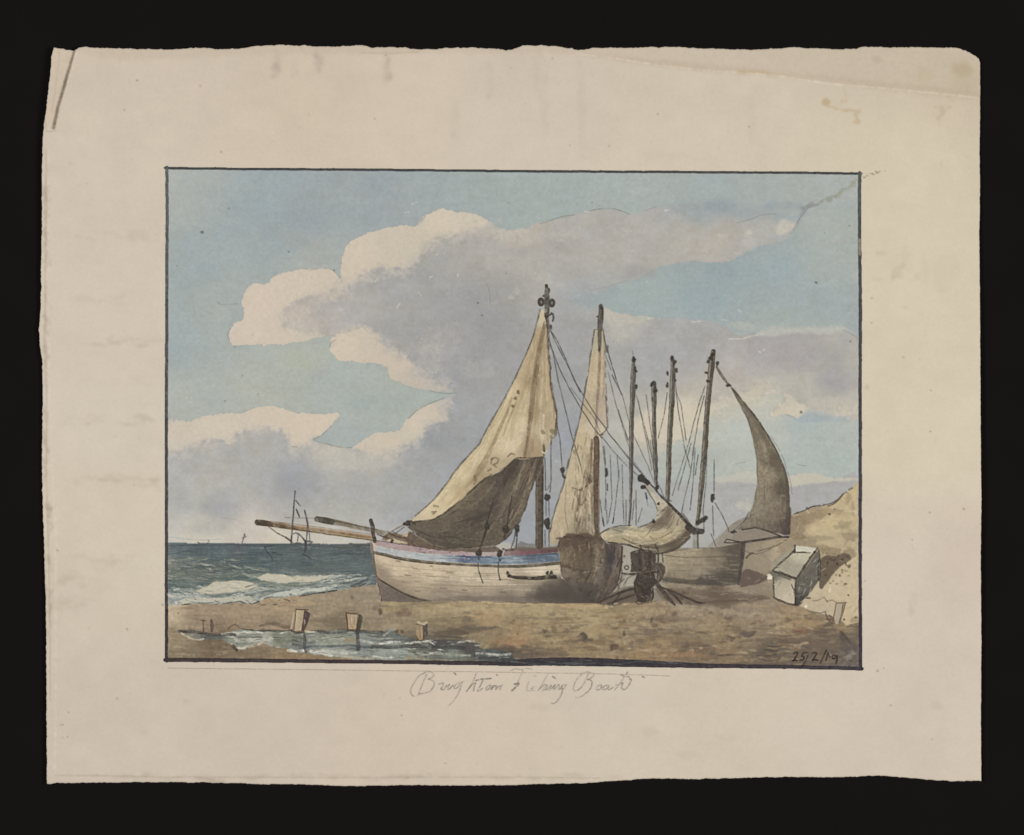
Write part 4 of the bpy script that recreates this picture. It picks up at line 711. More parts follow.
wash([(706, 548), (712, 541), (722, 534), (732, 526), (744, 520), (743, 534), (740, 541), (728, 546)], (146, 137, 121), .8, rough=1, pid=B3D, dry=.2)
scumble(70, (662, 550, 740, 584), [(120, 108, 88), (160, 148, 124), (104, 94, 78)], (8, 24), (.8, 2.4), .22, [B3], 76, (0, .08))
contour([(664, 552), (690, 549), (715, 548.5), (740, 543)], 1, (88, 78, 66), .6, B3, .35, 9)
contour([(662, 582), (687, 585), (712, 586.5), (738, 585)], 1.2, (78, 70, 62), .45, B3, .35, 10)
ST = P('sternpost', B3)
stroke([(743.5, 541), (742, 560), (738.5, 584)], [4.4, 3.4, 2.4], (78, 68, 62), .95, pid=ST, gran=.1)
B3S = P('painted_sail', B3, 'brown tanned sail hanging slack')
wash([(731, 388), (733.5, 388), (738, 394), (744, 402.5), (750, 410), (756, 417.5), (762, 427), (767.5, 435), (772, 443), (776, 450), (780, 459), (784, 468), (786.5, 476), (788.5, 486), (789.5, 498), (790, 515), (789.5, 534), (787, 537), (781, 535.5), (774, 533), (767.5, 530.5), (760, 528), (752, 527), (743, 528.5), (737, 530), (742, 524), (748, 517), (754, 503), (757, 484), (756.3, 458), (754, 445), (751, 432), (747.5, 420), (743, 409), (736, 398)],
     [(735, 395, (108, 102, 84)), (748, 415, (116, 106, 90)), (760, 430, (112, 102, 84)), (762, 450, (128, 117, 96)), (758, 450, (112, 102, 86)), (775, 460, (98, 88, 72)), (766, 475, (132, 121, 98)), (760, 490, (130, 119, 98)), (783, 490, (88, 78, 66)), (770, 500, (124, 112, 92)), (757, 510, (126, 116, 98)), (775, 515, (112, 100, 84)), (786, 525, (80, 70, 64)), (765, 527, (108, 98, 84)), (747, 524, (120, 110, 94))], pid=B3S, rough=.3, gran=.10, edge=.10)
for pts, wd, c, o in (([(744, 405), (760, 430), (772, 455), (780, 480), (784, 505)], [1, 4, 5, 4, 2], (88, 78, 64), .5), ([(763, 440), (767, 470), (767, 500)], [2, 4, 2], (146, 134, 108), .4), ([(757, 455), (760, 480), (757, 505), (750, 520)], [2, 3, 2], (142, 130, 108), .35), ([(788, 495), (787.5, 515), (786.5, 534)], [2, 4, 4], (72, 64, 58), .6), ([(731, 387), (740, 405), (748, 420)], [1, 1, .8], (70, 64, 52), .6), ([(750, 410), (768, 436), (781, 461), (789, 490)], .9, (72, 64, 52), .6)):
    stroke(pts, wd, c, o, smooth=True, dry=.5)
scumble(110, (745, 405, 790, 530), [(88, 78, 64), (148, 136, 110), (100, 90, 74), (132, 120, 98)], (6, 24), (.6, 1.8), .36, [B3S], 77, (1.45, .2))
contour([(731, 388), (744, 402.5), (756, 417.5), (767.5, 435), (776, 450), (784, 468), (788.5, 486), (790, 515), (789.5, 534)], 1.5, (66, 58, 48), .75, B3S, .2, 11)
contour([(738, 400), (747.5, 420), (753, 440), (756.3, 458), (757, 484), (753, 503), (744, 521)], 1, (84, 76, 62), .6, B3S, .35, 12)
contour([(771, 436), (782, 456), (789, 476), (792, 494)], .7, (112, 112, 108), .5, None, .4, 13)
for k in range(140):
    x, y = rng.uniform(750, 790), rng.uniform(440, 532)
    dab(x, y, rng.uniform(.4, 1.3), rng.uniform(.4, 1.2), (84, 74, 60) if k % 2 else (150, 138, 112), rng.uniform(.2, .55), clip=[B3S], seed=k)
wash([(735, 532), (745, 529), (755, 528), (768, 531), (783, 536), (765, 538), (745, 541), (727, 542.5), (731, 538)], (138, 126, 110), .95, rough=.5, pid=B3D)
B3B = P('boom', B3)
for pts, wd in (([(745, 542), (758, 540), (772, 538), (781, 536.5), (787.5, 536.5)], [2.4, 2, 2.6, 2.2]), ([(742, 529.5), (755, 527.6), (768, 531), (781, 536.5)], [1.4, 1.6, 1.4]), ([(724, 542.5), (727, 539), (735, 541), (741, 542), (730, 543), (724, 542.5)], [1, 1.2, 1]), ([(783, 536), (788, 537)], 2.2)):
    stroke(pts, wd, (66, 58, 52), .9, pid=B3B, dry=.1)
stroke([(777, 533), (783, 535.5)], 1.4, (172, 164, 148), .7)
stroke([(784, 535.5), (788, 535.3)], 1, (150, 156, 164), .8)
B3R = P('rigging', B3)
ropes(B3R, [[(705, 386), (700, 400), (693, 425), (689, 442)], [(704, 396), (698, 420), (695, 440), (692, 455)], [(694, 447), (690, 475), (684, 500), (681, 515)], [(707, 440), (706, 480), (703, 510), (704, 530)], [(714, 460), (714, 495)], [(715, 503), (722, 515), (728, 528), (729, 532)], [(712.5, 506), (713.5, 535)], [(695, 448), (693, 480), (690, 510)], [(734, 530), (741, 524), (747, 517.5)], [(691, 443), (687, 458), (678, 490)], [(711, 534), (716, 547)], [(698, 455), (695, 475)]], .85, o=.75)
stroke([(716.5, 367), (720, 373), (724, 379), (728, 384)], [2, 3, 1.6], (92, 86, 76), .9, pid=B3R, dry=.2)
B3M = P('painted_mast', B3)
mast(B3M, [(713.2, 351.5), (711.5, 365), (709.5, 385), (707.5, 405), (706, 425), (705, 444), (702, 480), (699, 510), (697, 524)], [4.6, 6, 5, 5, 5, 5.6, 5, 3.8, 3], (84, 76, 65), (148, 141, 124))
stroke([(696, 528), (695, 546)], 5, (134, 130, 116), .85, dry=.2)
stroke([(697.5, 532), (698, 548)], 1.4, (70, 64, 54), .9)
knobs(B3M, ((708, 362.5, 2.4, 2.2), (717, 364, 1.8, 3), (707, 373.5, 1.8, 1.2), (707.5, 381.5, 2.6, 1.4), (713, 354, 2.6, 3), (709.5, 359, 2, 2), (703, 520, 4, 3.4), (699, 523, 3, 2), (706, 518, 2.4, 2.6), (711, 358, 3, 3)))
BK = P('pulley_block', B3)
knobs(BK, ((728.5, 385.5, 2.8, 2.4),))
BK = P('pulley_block', B3)
knobs(BK, ((713.2, 498.5, 2.2, 5), (714, 495, 1.4, 2)))
BK = P('pulley_block', B3)
knobs(BK, ((733.5, 531.5, 3.2, 1.6),))

# --- middle boat: only its mast, sail and shaded stern are seen
B2 = P('painted_fishing_boat', 0, 'middle boat whose dark net hung stern faces the right')
B2S = P('painted_sail', B2, 'narrow pale sail with a brown fold')
wash([(594, 330), (601, 326), (604, 332), (605, 350), (605, 372), (605, 384), (606, 396), (607.5, 412), (607.5, 428), (604, 434), (600.5, 436.5), (600, 480), (599, 537), (575, 537), (550, 546), (549, 533), (555, 509), (564, 484), (567.5, 465), (571, 451), (575, 436.5), (578, 424), (581, 411.5), (583.5, 398), (586, 384), (588, 372), (590, 358)],
     [(597, 340, (170, 160, 132)), (598, 365, (178, 160, 128)), (594, 380, (182, 164, 132)), (592, 410, (176, 158, 126)), (602, 400, (168, 152, 130)), (605, 420, (172, 158, 138)), (585, 440, (182, 164, 130)), (578, 470, (184, 168, 134)), (572, 500, (182, 164, 132)), (560, 520, (176, 158, 126)), (580, 510, (168, 152, 122)), (585, 530, (140, 126, 102)), (590, 480, (170, 154, 124)), (595, 520, (150, 142, 120)), (600, 430, (190, 176, 150))], pid=B2S, rough=.35, gran=.05)
for pts, wd, c, o in (([(594, 331), (590, 358), (586, 384), (581, 411), (575, 437), (568, 464), (563, 485), (555, 509), (550, 531)], [1.6, 1.4, 1.4, 2, 1.6, 1.2], (92, 90, 88), .85), ([(600.5, 330), (600, 350), (599, 375), (597.5, 400), (596.5, 420), (596.3, 438)], [2.4, 2.2, 2.6, 2.6, 2.6, 3], (108, 90, 68), .7), ([(597, 350), (594, 380), (590, 410)], [1, 3, 2], (192, 174, 136), .4), ([(603, 330), (604.5, 350), (604, 380), (603, 398)], [1, 2, 2, 1], (136, 120, 96), .6), ([(606, 396), (607, 415), (607, 428), (602, 434)], [1.8, 1.4, 1.4, 2], (92, 80, 72), .85), ([(598, 400), (599, 420), (600, 430)], [1, 4, 3], (172, 156, 142), .5), ([(588, 455), (586, 475), (582, 492), (577, 510), (576, 530)], [3, 4, 5, 5, 3], (128, 112, 88), .55), ([(592, 440), (590, 460), (588, 480), (585, 500)], [1.4, 2.6, 3, 2], (112, 96, 74), .6), ([(566, 485), (565, 510), (568, 530)], [1, 1, .7], (112, 98, 76), .55), ([(580, 490), (577, 515), (576, 535)], [1, 1.6, 1], (92, 78, 60), .7), ([(587, 505), (584, 520), (586, 536)], [3, 5, 4], (118, 106, 84), .55), ([(560, 500), (556, 520), (552, 540)], [2, 4, 2], (192, 174, 140), .4), ([(572, 488), (580, 490), (587, 485), (591, 476)], [1.4, 2, 1.6], (92, 76, 58), .8), ([(578, 495), (580, 505), (586, 500)], [2, 2, 2], (94, 78, 60), .7), ([(575, 450), (581, 468), (584, 478)], [.9, .8, .6], (98, 88, 72), .7), ([(592, 478), (592, 500), (593, 520)], [2, 3, 2], (98, 84, 66), .5), ([(594, 500), (596, 520), (597, 536)], [2, 4, 3], (116, 108, 90), .55), ([(590, 515), (590, 535)], [2, 2.4], (196, 182, 150), .5), ([(560, 525), (562, 540)], 1, (198, 182, 150), .6)):
    stroke(pts, wd, c, o, smooth=True, dry=.35, clip=[B2S], wob=.6)
streaks(10, (560, 440, 590, 530), [(198, 180, 146), (160, 142, 112)], (3, 8), (.6, 1.4), .4, [B2S], 43)
scumble(130, (574, 440, 601, 537), [(112, 98, 78), (196, 182, 152), (134, 118, 94), (96, 84, 66)], (4, 14), (.6, 2), .5, [B2S], 96, (1.55, .2))
scumble(40, (552, 440, 585, 540), [(158, 140, 112), (202, 186, 154)], (6, 18), (.5, 1.3), .4, [B2S], 97, (1.85, .15))
contour([(594, 330), (590, 358), (586, 384), (581, 411.5), (575, 436.5), (567.5, 465), (563, 485), (555, 509), (549.5, 533)], 1.5, (84, 82, 80), .7, B2S, .2, 28)
contour([(603, 328), (605, 350), (605.5, 384), (607.5, 412), (607.5, 428)], 1.2, (96, 84, 70), .65, B2S, .3, 29)
for k in range(60):
    x, y = rng.uniform(572, 599), rng.uniform(488, 536)
    stroke([(x, y), (x + rng.uniform(-1, 1), y + rng.uniform(2, 7))], rng.uniform(.6, 1.6), (92, 80, 62) if k % 3 else (196, 182, 152), .5, clip=[B2S], dry=.3)
B2M = P('painted_mast', B2)
mast(B2M, [(600.7, 306), (600.6, 318), (600, 330)], [4, 5.6, 4.6], (88, 82, 74))
mast(B2M, [(599.5, 330), (599.3, 345), (599.2, 352)], [4, 2.6, 1.4], (104, 96, 82))
knobs(B2M, ((600.8, 308, 2.4, 2.6), (597.5, 316.5, 1.3, 1), (599, 350, 1.6, 3), (602, 312, 1.5, 4)), (70, 64, 58))
B2M = P('lower_mast', B2)
mast(B2M, [(596.3, 438.5), (596.5, 460), (595.8, 480), (596, 510), (597, 537)], [5.4, 5.6, 4.6, 4.4, 4], (96, 80, 64))
stroke([(592, 440), (591, 470), (589, 480)], [2, 1.6, 1.6], (108, 90, 70), .7, dry=.3)
knobs(None, ((590, 481, 2, 3.4), (602, 435, 2.4, 1.4)), (92, 76, 58))
stroke([(598.8, 440), (599, 500), (599.5, 537)], .9, (80, 72, 62), .6, dry=.3)
B2R = P('rigging', B2)
ropes(B2R, [[(604, 335), (606.5, 350), (608, 352)], [(606, 345), (611, 362), (615, 376), (621, 394)], [(594, 330), (598, 329)], [(603.5, 447), (605, 465), (606, 490), (605, 510)], [(606, 430), (614, 440), (628, 458), (640, 472)], [(602, 437), (612, 450), (626, 465), (641, 478)], [(608, 433), (620, 447), (634, 464), (642, 474)], [(603, 520), (604, 526)], [(610, 455), (612, 500), (608, 522)], [(619, 470), (616, 500), (613, 522)], [(622, 465), (623, 505), (624, 524)], [(617, 455), (619, 480)], [(626, 500), (626, 524)], [(636, 490), (636, 525)], [(634, 500), (632, 520)], [(645, 493), (648, 506)], [(642, 508), (638, 522)], [(606, 500), (607, 524)], [(600, 500), (603, 525)]], .8, o=.7, dry=.45)
stroke([(603.5, 447), (605.2, 464)], [2.2, 1.8], (112, 108, 98), .85, pid=B2R)
for a, b in (((602.8, 518), (604, 526)), ((613.8, 518), (612.6, 523)), ((607.4, 484), (607.4, 490)), ((646, 493), (647, 499))):
    stroke([a, b], [1, 2, 1], (66, 64, 62), .85, pid=B2R)
stroke([(607, 352), (607.5, 346)], 2, (92, 86, 80), .7)
BK = P('pulley_block', B2)
knobs(BK, ((606, 473.5, 2, 4.4), (605.6, 469, 1.2, 2)))
BK = P('pulley_block', B2)
knobs(BK, ((562.6, 471, 2.7, 4.4), (563.6, 476, 1.4, 2)))

# --- furled light sail on a dipped yard
FS = P('painted_furled_sail', 0, 'cream sail bundled on a sloping yard')
wash([(644, 484), (648, 484), (652, 489), (658, 495), (663, 500), (668, 503), (676, 511), (684, 519), (690, 526), (691, 533), (686, 540), (680, 546), (672, 550), (663, 553), (655, 553), (648, 551), (640, 549), (632, 545.5), (624, 543.5), (616, 543), (608, 541.5), (603, 539), (598, 536.5), (602, 531), (610, 527.5), (620, 525.8), (632, 526), (640, 528), (648, 524), (653, 520), (655, 520), (657, 513), (657.5, 509), (655, 502), (650, 493)],
     [(650, 490, (160, 150, 128)), (656, 500, (172, 162, 138)), (662, 505, (176, 164, 138)), (660, 515, (172, 160, 134)), (670, 512, (128, 112, 88)), (678, 516, (166, 152, 122)), (650, 524, (140, 128, 108)), (664, 524, (122, 108, 88)), (606, 534, (182, 164, 124)), (620, 529, (146, 140, 116)), (630, 533, (188, 170, 126)), (645, 536, (190, 172, 128)), (660, 536, (176, 158, 112)), (665, 532, (194, 176, 134)), (677, 529, (188, 172, 130)), (684, 524, (160, 146, 114)), (680, 538, (120, 106, 82)), (688, 532, (92, 80, 64)), (672, 546, (104, 90, 70)), (655, 548, (152, 138, 112)), (640, 544, (148, 134, 106)), (620, 540, (160, 144, 106)), (635, 544, (160, 144, 112))], pid=FS, rough=.35, gran=.05)
for pts, wd, c, o in (([(606, 531), (618, 528), (632, 529.5), (644, 532)], [1, 2.6, 3, 1], (120, 118, 102), .5), ([(622, 538), (632, 543), (645, 547), (658, 548)], [1, 2.4, 2], (104, 90, 68), .7), ([(626, 536), (640, 541), (652, 541), (664, 540)], [1, 2, 1.4], (150, 132, 94), .7), ([(650, 536), (654, 539), (660, 538)], [1.4, 2.6, 1], (140, 122, 84), .7), ([(640, 546), (655, 547.5), (670, 544), (682, 537), (688, 530)], [1.4, 2, 3, 3, 2], (88, 76, 60), .75), ([(658, 545), (668, 541), (677, 535), (684, 528)], [1, 1.6, 2, 1], (196, 182, 142), .6), ([(660, 538), (669, 533), (675, 528)], [1.2, 1.8, 1], (112, 96, 70), .75), ([(662, 534), (672, 528), (678, 523)], [1, 1.4, 1], (142, 124, 92), .6), ([(677, 526), (678, 520), (680, 517)], [1.2, 1.6, 1], (100, 86, 66), .7), ([(669, 506), (667, 514), (662, 519), (656, 524), (648, 527)], [3, 5, 5, 4, 2], (112, 98, 78), .75), ([(672, 510), (669, 518), (662, 526)], [2, 4, 3], (126, 110, 86), .6), ([(646, 488), (651, 496), (655, 503), (657.5, 511)], [1.4, 1.4, 1, 1], (82, 76, 66), .8), ([(650, 490), (654, 497), (660, 503)], [2, 4, 4], (184, 174, 150), .5), ([(638, 527.5), (648, 524), (653, 521)], [1.4, 1.4, 1.2], (86, 78, 68), .8), ([(600, 534), (608, 529), (618, 526), (631, 525.6)], [1.2, 1.1, 1], (68, 66, 62), .85), ([(598, 537), (606, 541.5), (618, 543), (630, 545)], [2, 1, 1], (88, 76, 60), .8), ([(630, 545), (640, 549.5), (655, 553.5), (668, 551), (680, 546), (689, 537)], [1, 1, 1, 1.4, 2.4, 3.4], (78, 68, 56), .8), ([(648, 548), (660, 550), (670, 547)], 1.2, (176, 162, 130), .6), ([(610, 536), (625, 534), (640, 537)], [1, 2, 1], (202, 184, 140), .6), ([(683, 514), (686, 520), (690, 527)], [2, 4, 5], (84, 74, 62), .6), ([(674, 516), (672, 523), (667, 529)], [1, 1.4, 1], (92, 78, 60), .5)):
    stroke(pts, wd, c, o, smooth=True, dry=.25, wob=.5)
scumble(80, (604, 500, 692, 552), [(118, 102, 78), (202, 188, 152), (98, 84, 66), (150, 132, 100)], (5, 18), (.5, 1.8), .5, [FS], 102, (-.3, .5))
wash([(632, 545), (645, 549), (660, 552), (675, 548), (688, 538), (692, 531), (686, 530), (676, 540), (660, 546), (645, 544)], (92, 78, 60), .55, rough=1, feather=.8, clip=[FS], rag=.8)
wash([(656, 520), (664, 512), (668, 505), (675, 512), (670, 522), (660, 530), (648, 530)], (104, 90, 70), .5, rough=1, feather=.9, clip=[FS], rag=.8)
contour([(600, 536), (606, 541.5), (618, 543.5), (632, 546), (646, 551), (660, 553.5), (676, 548.5), (690, 536)], 1.5, (72, 62, 50), .75, FS, .2, 32)
YD = P('yard', FS)
stroke([(641, 474), (652, 486), (662, 497), (668, 503), (678, 513), (690, 526), (694, 530)], [1, 1.2, 1.8, 2.4, 2.6, 3.4, 5], (64, 58, 52), .95, pid=YD, wob=.6)
stroke([(688, 527), (694, 531), (702, 531.5)], [6, 6, 5], (62, 58, 54), .95, pid=YD, wob=.8)
for x, y, a, b in ((641, 478.5, 4, 3.6), (645, 481, 4, 2.6), (643.5, 486.5, 2.8, 2.4), (653.5, 521.5, 1.6, 2), (658.5, 503.5, 1.4, 1.2), (647.5, 482.5, 2, 2)):
    dab(x, y, a, b, (58, 54, 48), .95, pid=YD)
stroke([(661, 497), (665, 500), (671, 501)], [1, 2, 1.4], (84, 82, 74), .7)

wash([(598, 541), (630, 543), (662, 548), (668, 575), (664, 586), (640, 592), (610, 598), (600, 590)], [(625, 560, (152, 148, 134)), (626, 575, (150, 146, 132)), (640, 585, (140, 134, 120))], pid=B3, rough=.5, clip=[SKY, CL[0], CL[5], CLIFF, BEACH])
# --- stern of the middle boat, hung with nets
wash([(557.5, 548), (559, 543), (562, 538.5), (566, 535.8), (575, 535), (585, 535.6), (591, 535.4), (597, 537), (603, 540), (608, 543), (616, 542), (623, 546), (623, 556), (621.5, 568), (619, 580), (615, 590), (607, 598), (598, 603.5), (588, 603), (583, 598), (577, 592), (570, 584), (562, 577), (558.5, 566), (560, 556)],
     [(565, 540, (92, 76, 62)), (575, 545, (100, 84, 68)), (585, 548, (84, 70, 58)), (566, 555, (112, 96, 76)), (572, 565, (96, 82, 66)), (565, 575, (110, 97, 80)), (580, 572, (80, 70, 60)), (590, 555, (86, 74, 60)), (600, 552, (112, 100, 82)), (603, 565, (120, 108, 92)), (598, 575, (100, 92, 78)), (592, 585, (86, 80, 70)), (580, 592, (72, 66, 60)), (570, 598, (76, 70, 64)), (609, 552, (66, 62, 64)), (612, 560, (68, 62, 62)), (618, 550, (92, 80, 68)), (618, 570, (96, 84, 72)), (606, 588, (78, 68, 58)), (612, 580, (86, 74, 64)), (600, 598, (84, 74, 64)), (590, 600, (70, 63, 57))], pid=B2, rough=.8, gran=.12)
for k in range(60):
    x, y = rng.uniform(560, 604), rng.uniform(537, 584)
    dab(x, y, rng.uniform(2, 6), rng.uniform(1.5, 4.5), ((78, 64, 54), (118, 102, 80), (96, 82, 66), (84, 68, 60))[k % 4], rng.uniform(.25, .6), clip=[B2], rough=2, feather=.6, rag=1, seed=k)
dab(566, 556, 5, 9, (116, 101, 80), .6, clip=[B2], rough=2, feather=1, rag=1)
dab(574, 566, 7, 5, (104, 90, 72), .5, clip=[B2], rough=2, feather=1, rag=1)
dab(597, 560, 4, 12, (124, 112, 94), .6, clip=[B2], rough=1.5, feather=1, rag=1)
dab(580, 543, 12, 5, (76, 62, 52), .6, clip=[B2], rough=2, feather=1, rag=1)
scumble(150, (560, 537, 604, 584), [(70, 58, 48), (126, 110, 86), (108, 92, 72), (82, 66, 58), (92, 82, 64)], (2, 9), (.7, 2.4), .6, [B2], 71, (.4, .7))
scumble(40, (588, 545, 606, 596), [(124, 112, 96), (142, 130, 110), (86, 76, 64)], (5, 14), (.7, 1.8), .5, [B2], 72, (1.75, .2))
scumble(30, (612, 546, 623, 592), [(112, 98, 84), (74, 62, 54), (60, 52, 50)], (5, 14), (.7, 1.6), .55, [B2], 73, (1.7, .12))
for pts, wd, c, o in (([(606, 545), (609, 555), (609, 568), (605, 578), (598, 588), (590, 595)], [3, 4, 5, 6, 6, 4], (66, 58, 54), .75), ([(592, 548), (590, 558), (591, 570), (586, 582)], [2, 3, 2], (62, 52, 44), .6), ([(599, 550), (596, 562), (597, 575), (592, 588)], [1, 1.6, 1], (140, 126, 100), .5), ([(603, 560), (604, 570), (600, 578)], [2, 3, 2], (150, 138, 122), .5), ([(575, 553), (585, 548), (595, 546), (599, 542)], [1, 1.6, 1.2], (118, 102, 80), .35), ([(622, 547), (621, 565), (617, 585)], 1.1, (56, 48, 42), .85), ([(617, 547), (615, 565), (610, 582), (602, 594)], [2, 3, 3, 2], (112, 100, 88), .45), ([(612, 546), (611, 560), (611, 572)], [3, 5, 3], (58, 56, 62), .55), ([(563, 565), (574, 570), (585, 567)], [2, 3, 2], (78, 64, 54), .6), ([(563, 578), (575, 577), (583, 570)], [1.4, 2, 2], (80, 68, 58), .6), ([(568, 600), (590, 601), (600, 598)], [2, 4, 2], (62, 56, 52), .6), ([(563, 537), (575, 536), (588, 537)], [2.4, 3, 2], (72, 58, 48), .7)):
    stroke(pts, wd, c, o, smooth=True, dry=.35, wob=1, clip=[B2])

wash([(540, 586), (556, 582), (572, 580), (584, 586), (598, 590), (606, 594), (598, 603.5), (570, 603), (540, 602)], (74, 67, 60), .55, smooth=True, rough=1.4, feather=3, clip=[B2], rag=.8)
contour([(557.5, 548), (560, 541), (566, 535.5), (578, 534.8), (592, 535.4), (603, 540)], 1.6, (70, 56, 48), .7, B2, .3, 3)
contour([(603, 541), (607, 552), (607, 566), (601, 578), (592, 590), (582, 600)], 1.6, (62, 54, 48), .6, B2, .3, 4)
for x, y, rx, ry, c in ((566, 572, 7, 6, (116, 104, 88)), (574, 580, 7, 6, (98, 88, 76)), (562, 560, 4, 7, (120, 106, 86)), (586, 588, 8, 6, (80, 72, 64)), (580, 537, 10, 3, (72, 58, 49)), (566, 540, 5, 4, (84, 69, 57)), (596, 540, 6, 3, (88, 73, 60)), (606, 560, 3, 14, (72, 64, 60)), (601, 582, 5, 9, (96, 86, 76)), (612, 584, 5, 10, (90, 79, 70)), (588, 560, 8, 10, (92, 79, 64))):
    for k in range(3):
        dab(x + rng.uniform(-rx, rx) * .6, y + rng.uniform(-ry, ry) * .6, rx * rng.uniform(.5, .9), ry * rng.uniform(.5, .9), c, .55, clip=[B2], rough=2, feather=1.2, rag=1, seed=k)
for x, y, rx, ry in ((560, 539, 4, 2.4), (570, 534.6, 5, 1.8), (584, 534.2, 6, 1.6), (598, 536.5, 4, 2), (556.5, 550, 1.6, 5), (557, 566, 1.8, 5)):
    dab(x, y, rx, ry, (88, 72, 60), .9, pid=B2, rough=2, rag=.8, feather=.4)
wash([(596, 604), (604, 598), (614, 592), (634, 587), (637, 602), (622, 604), (606, 606)], (92, 82, 72), .8, rough=1.3, feather=.7, clip=[BEACH, B3, CLIFF, B2], rag=.8)
wash([(654, 586), (664, 588), (676, 592), (692, 598), (704, 603), (690, 604), (674, 602), (660, 598)], (104, 91, 79), .75, rough=1.3, feather=.8, clip=[BEACH, B3, CLIFF], rag=.9)
# --- windlass between the boats
WL = P('painted_windlass', 0, 'dark timber windlass between the boats')
for poly_, c in (([(631, 553), (643, 551), (656, 553), (655.5, 572), (649, 573), (631, 572)], (78, 68, 60)), ([(634, 582), (637, 573), (654, 572), (656, 582), (652, 588), (651.5, 600), (645, 602.5), (637, 602), (635, 592)], (66, 56, 50)), ([(654, 563), (661, 562.5), (665, 567), (664.5, 573), (661, 581), (654, 583), (657, 575)], (86, 76, 66))):
    wash(poly_, c, .96, pid=WL, rough=.6, gran=.12)
for pts, wd in (([(622, 573.5), (635, 574), (658, 572)], [1.4, 2.2, 1.6]), ([(652, 578), (660, 588), (668, 598), (675, 605)], [4, 4.4, 4, 1.2]), ([(658, 586), (672, 591), (685, 597), (697, 602), (705, 603)], [1, 1.4, 2, 2, .8]), ([(597, 603), (610, 597), (622, 592), (636, 588)], [1.4, 2, 2.4, 2]), ([(605, 605), (618, 600), (634, 595)], [1, 1.8, 2]), ([(639, 551), (640, 570)], 3), ([(650, 552), (649, 572)], 3.6), ([(612, 604), (620, 594)], 1), ([(668, 590), (676, 597), (682, 604)], [2, 2.6, 1])):
    stroke(pts, wd, (66, 57, 50), .9, pid=WL, dry=.1, smooth=True)
for pts, wd, c, o in (([(643, 553), (644, 570)], 1.8, (104, 92, 80), .6), ([(634, 562), (640, 568)], 2, (98, 86, 74), .5), ([(638, 580), (648, 578), (655, 577)], 1.8, (92, 82, 72), .5), ([(636, 575), (655, 570)], .9, (118, 106, 90), .5), ([(657, 566), (661, 572), (657, 580)], 1.8, (112, 100, 86), .5), ([(663, 562), (667, 568), (664, 578)], .9, (166, 154, 128), .6), ([(655, 585), (663, 595), (670, 604)], 1, (130, 122, 112), .5), ([(624, 585), (628, 578), (634, 575)], 1.2, (92, 82, 70), .7), ([(619, 588), (622, 578), (626, 574)], 1, (104, 92, 78), .7)):
    stroke(pts, wd, c, o, dry=.3, smooth=True)
wash([(626, 586), (628, 579), (632, 577), (633.5, 588)], (154, 150, 136), .9, rough=.4)
wash([(652, 588), (654.5, 588), (661, 598), (660, 601), (653, 600)], (132, 126, 116), .7, rough=.6)
for a in np.linspace(0, 2 * math.pi, 9)[:-1]:
    stroke([(626.5 + 2 * math.cos(a), 567.5 + 2 * math.sin(a)), (626.5 + 2 * math.cos(a + .8), 567.5 + 2 * math.sin(a + .8))], 1.1, (74, 66, 58), .85)
dab(625, 556, 1.2, 1.3, (80, 72, 64), .8)
wash([(618, 588), (634, 586), (635, 598), (612, 604), (606, 604)], (92, 82, 72), .45, rough=1, clip=[BEACH, B3, CLIFF, CL[0]])
for x, y in ((607, 605), (612, 606), (616, 603), (606, 606.5), (625, 604)):
    dab(x, y, 2.4, 1, (196, 180, 146), .6, rough=1)
for k in range(26):
    dab(rng.uniform(655, 690), rng.uniform(588, 604), rng.uniform(1, 3), rng.uniform(.6, 1.4), (84, 72, 62), .5, seed=k, rough=1)

scumble(90, (630, 550, 666, 603), [(58, 50, 46), (98, 86, 74), (120, 106, 90), (76, 66, 58)], (3, 9), (.6, 1.8), .6, [WL], 74, (1.2, .7))
scumble(40, (612, 546, 666, 602), [(82, 74, 64), (168, 160, 140), (110, 100, 86)], (3, 10), (.5, 1.2), .55, [B3, BEACH, CLIFF], 75, (.9, .9))
contour([(631, 553), (640, 550), (656, 552), (658, 560)], 1.2, (54, 46, 42), .7, WL, .3, 7)
contour([(634, 582), (636, 602), (645, 603), (652, 600), (653, 586)], 1.2, (48, 42, 38), .7, WL, .3, 8)
for pts in ([(640, 545), (642, 552)], [(648, 547), (650, 556)], [(655, 545), (659, 553), (658, 562)], [(662, 553), (663, 562)], [(620, 560), (622, 575), (618, 588)], [(612, 590), (624, 579)], [(606, 596), (600, 603)]):
    stroke(pts, 1.4, (70, 60, 52), .75, dry=.2, wob=.6)
# --- large boat on the left
B1 = P('painted_fishing_boat', 0, 'large pale hulled fishing boat with pink and blue bands')
SP = [(257, 522), (300, 526.5)]
BW = P('bowsprit', B1, 'long brown spar reaching over the sea')
BW2 = P('bowsprit', B1, 'shorter grey spar with a dark end')
stroke([(257.5, 522.4), (275, 524.5), (292, 527.5), (320, 531), (350, 535), (374, 538.5)], [5.4, 5.4, 4.6, 4.6, 4.4, 4.4], (128, 102, 72), 1, pid=BW, gran=.06, thr=.5)
stroke([(296, 526), (325, 529.5), (350, 533), (374, 536.5)], [1.4, 1.6, 1.4], (176, 142, 104), .7, dry=.3)
stroke([(330, 533), (355, 537), (374, 539.5)], 1.2, (160, 142, 96), .8, dry=.2)
stroke([(270, 526), (300, 530), (330, 534.6), (374, 540.4)], .8, (84, 64, 46), .75)
stroke([(276, 521.8), (310, 526), (340, 530), (374, 534.6)], .6, (98, 76, 56), .5)
stroke([(257.5, 522.3), (264, 523), (271, 524)], [5.4, 5.8, 4.4], (74, 64, 52), .95)
stroke([(270, 524.5), (284, 527), (296, 529)], [4, 3, 1], (84, 68, 48), .8, dry=.3)
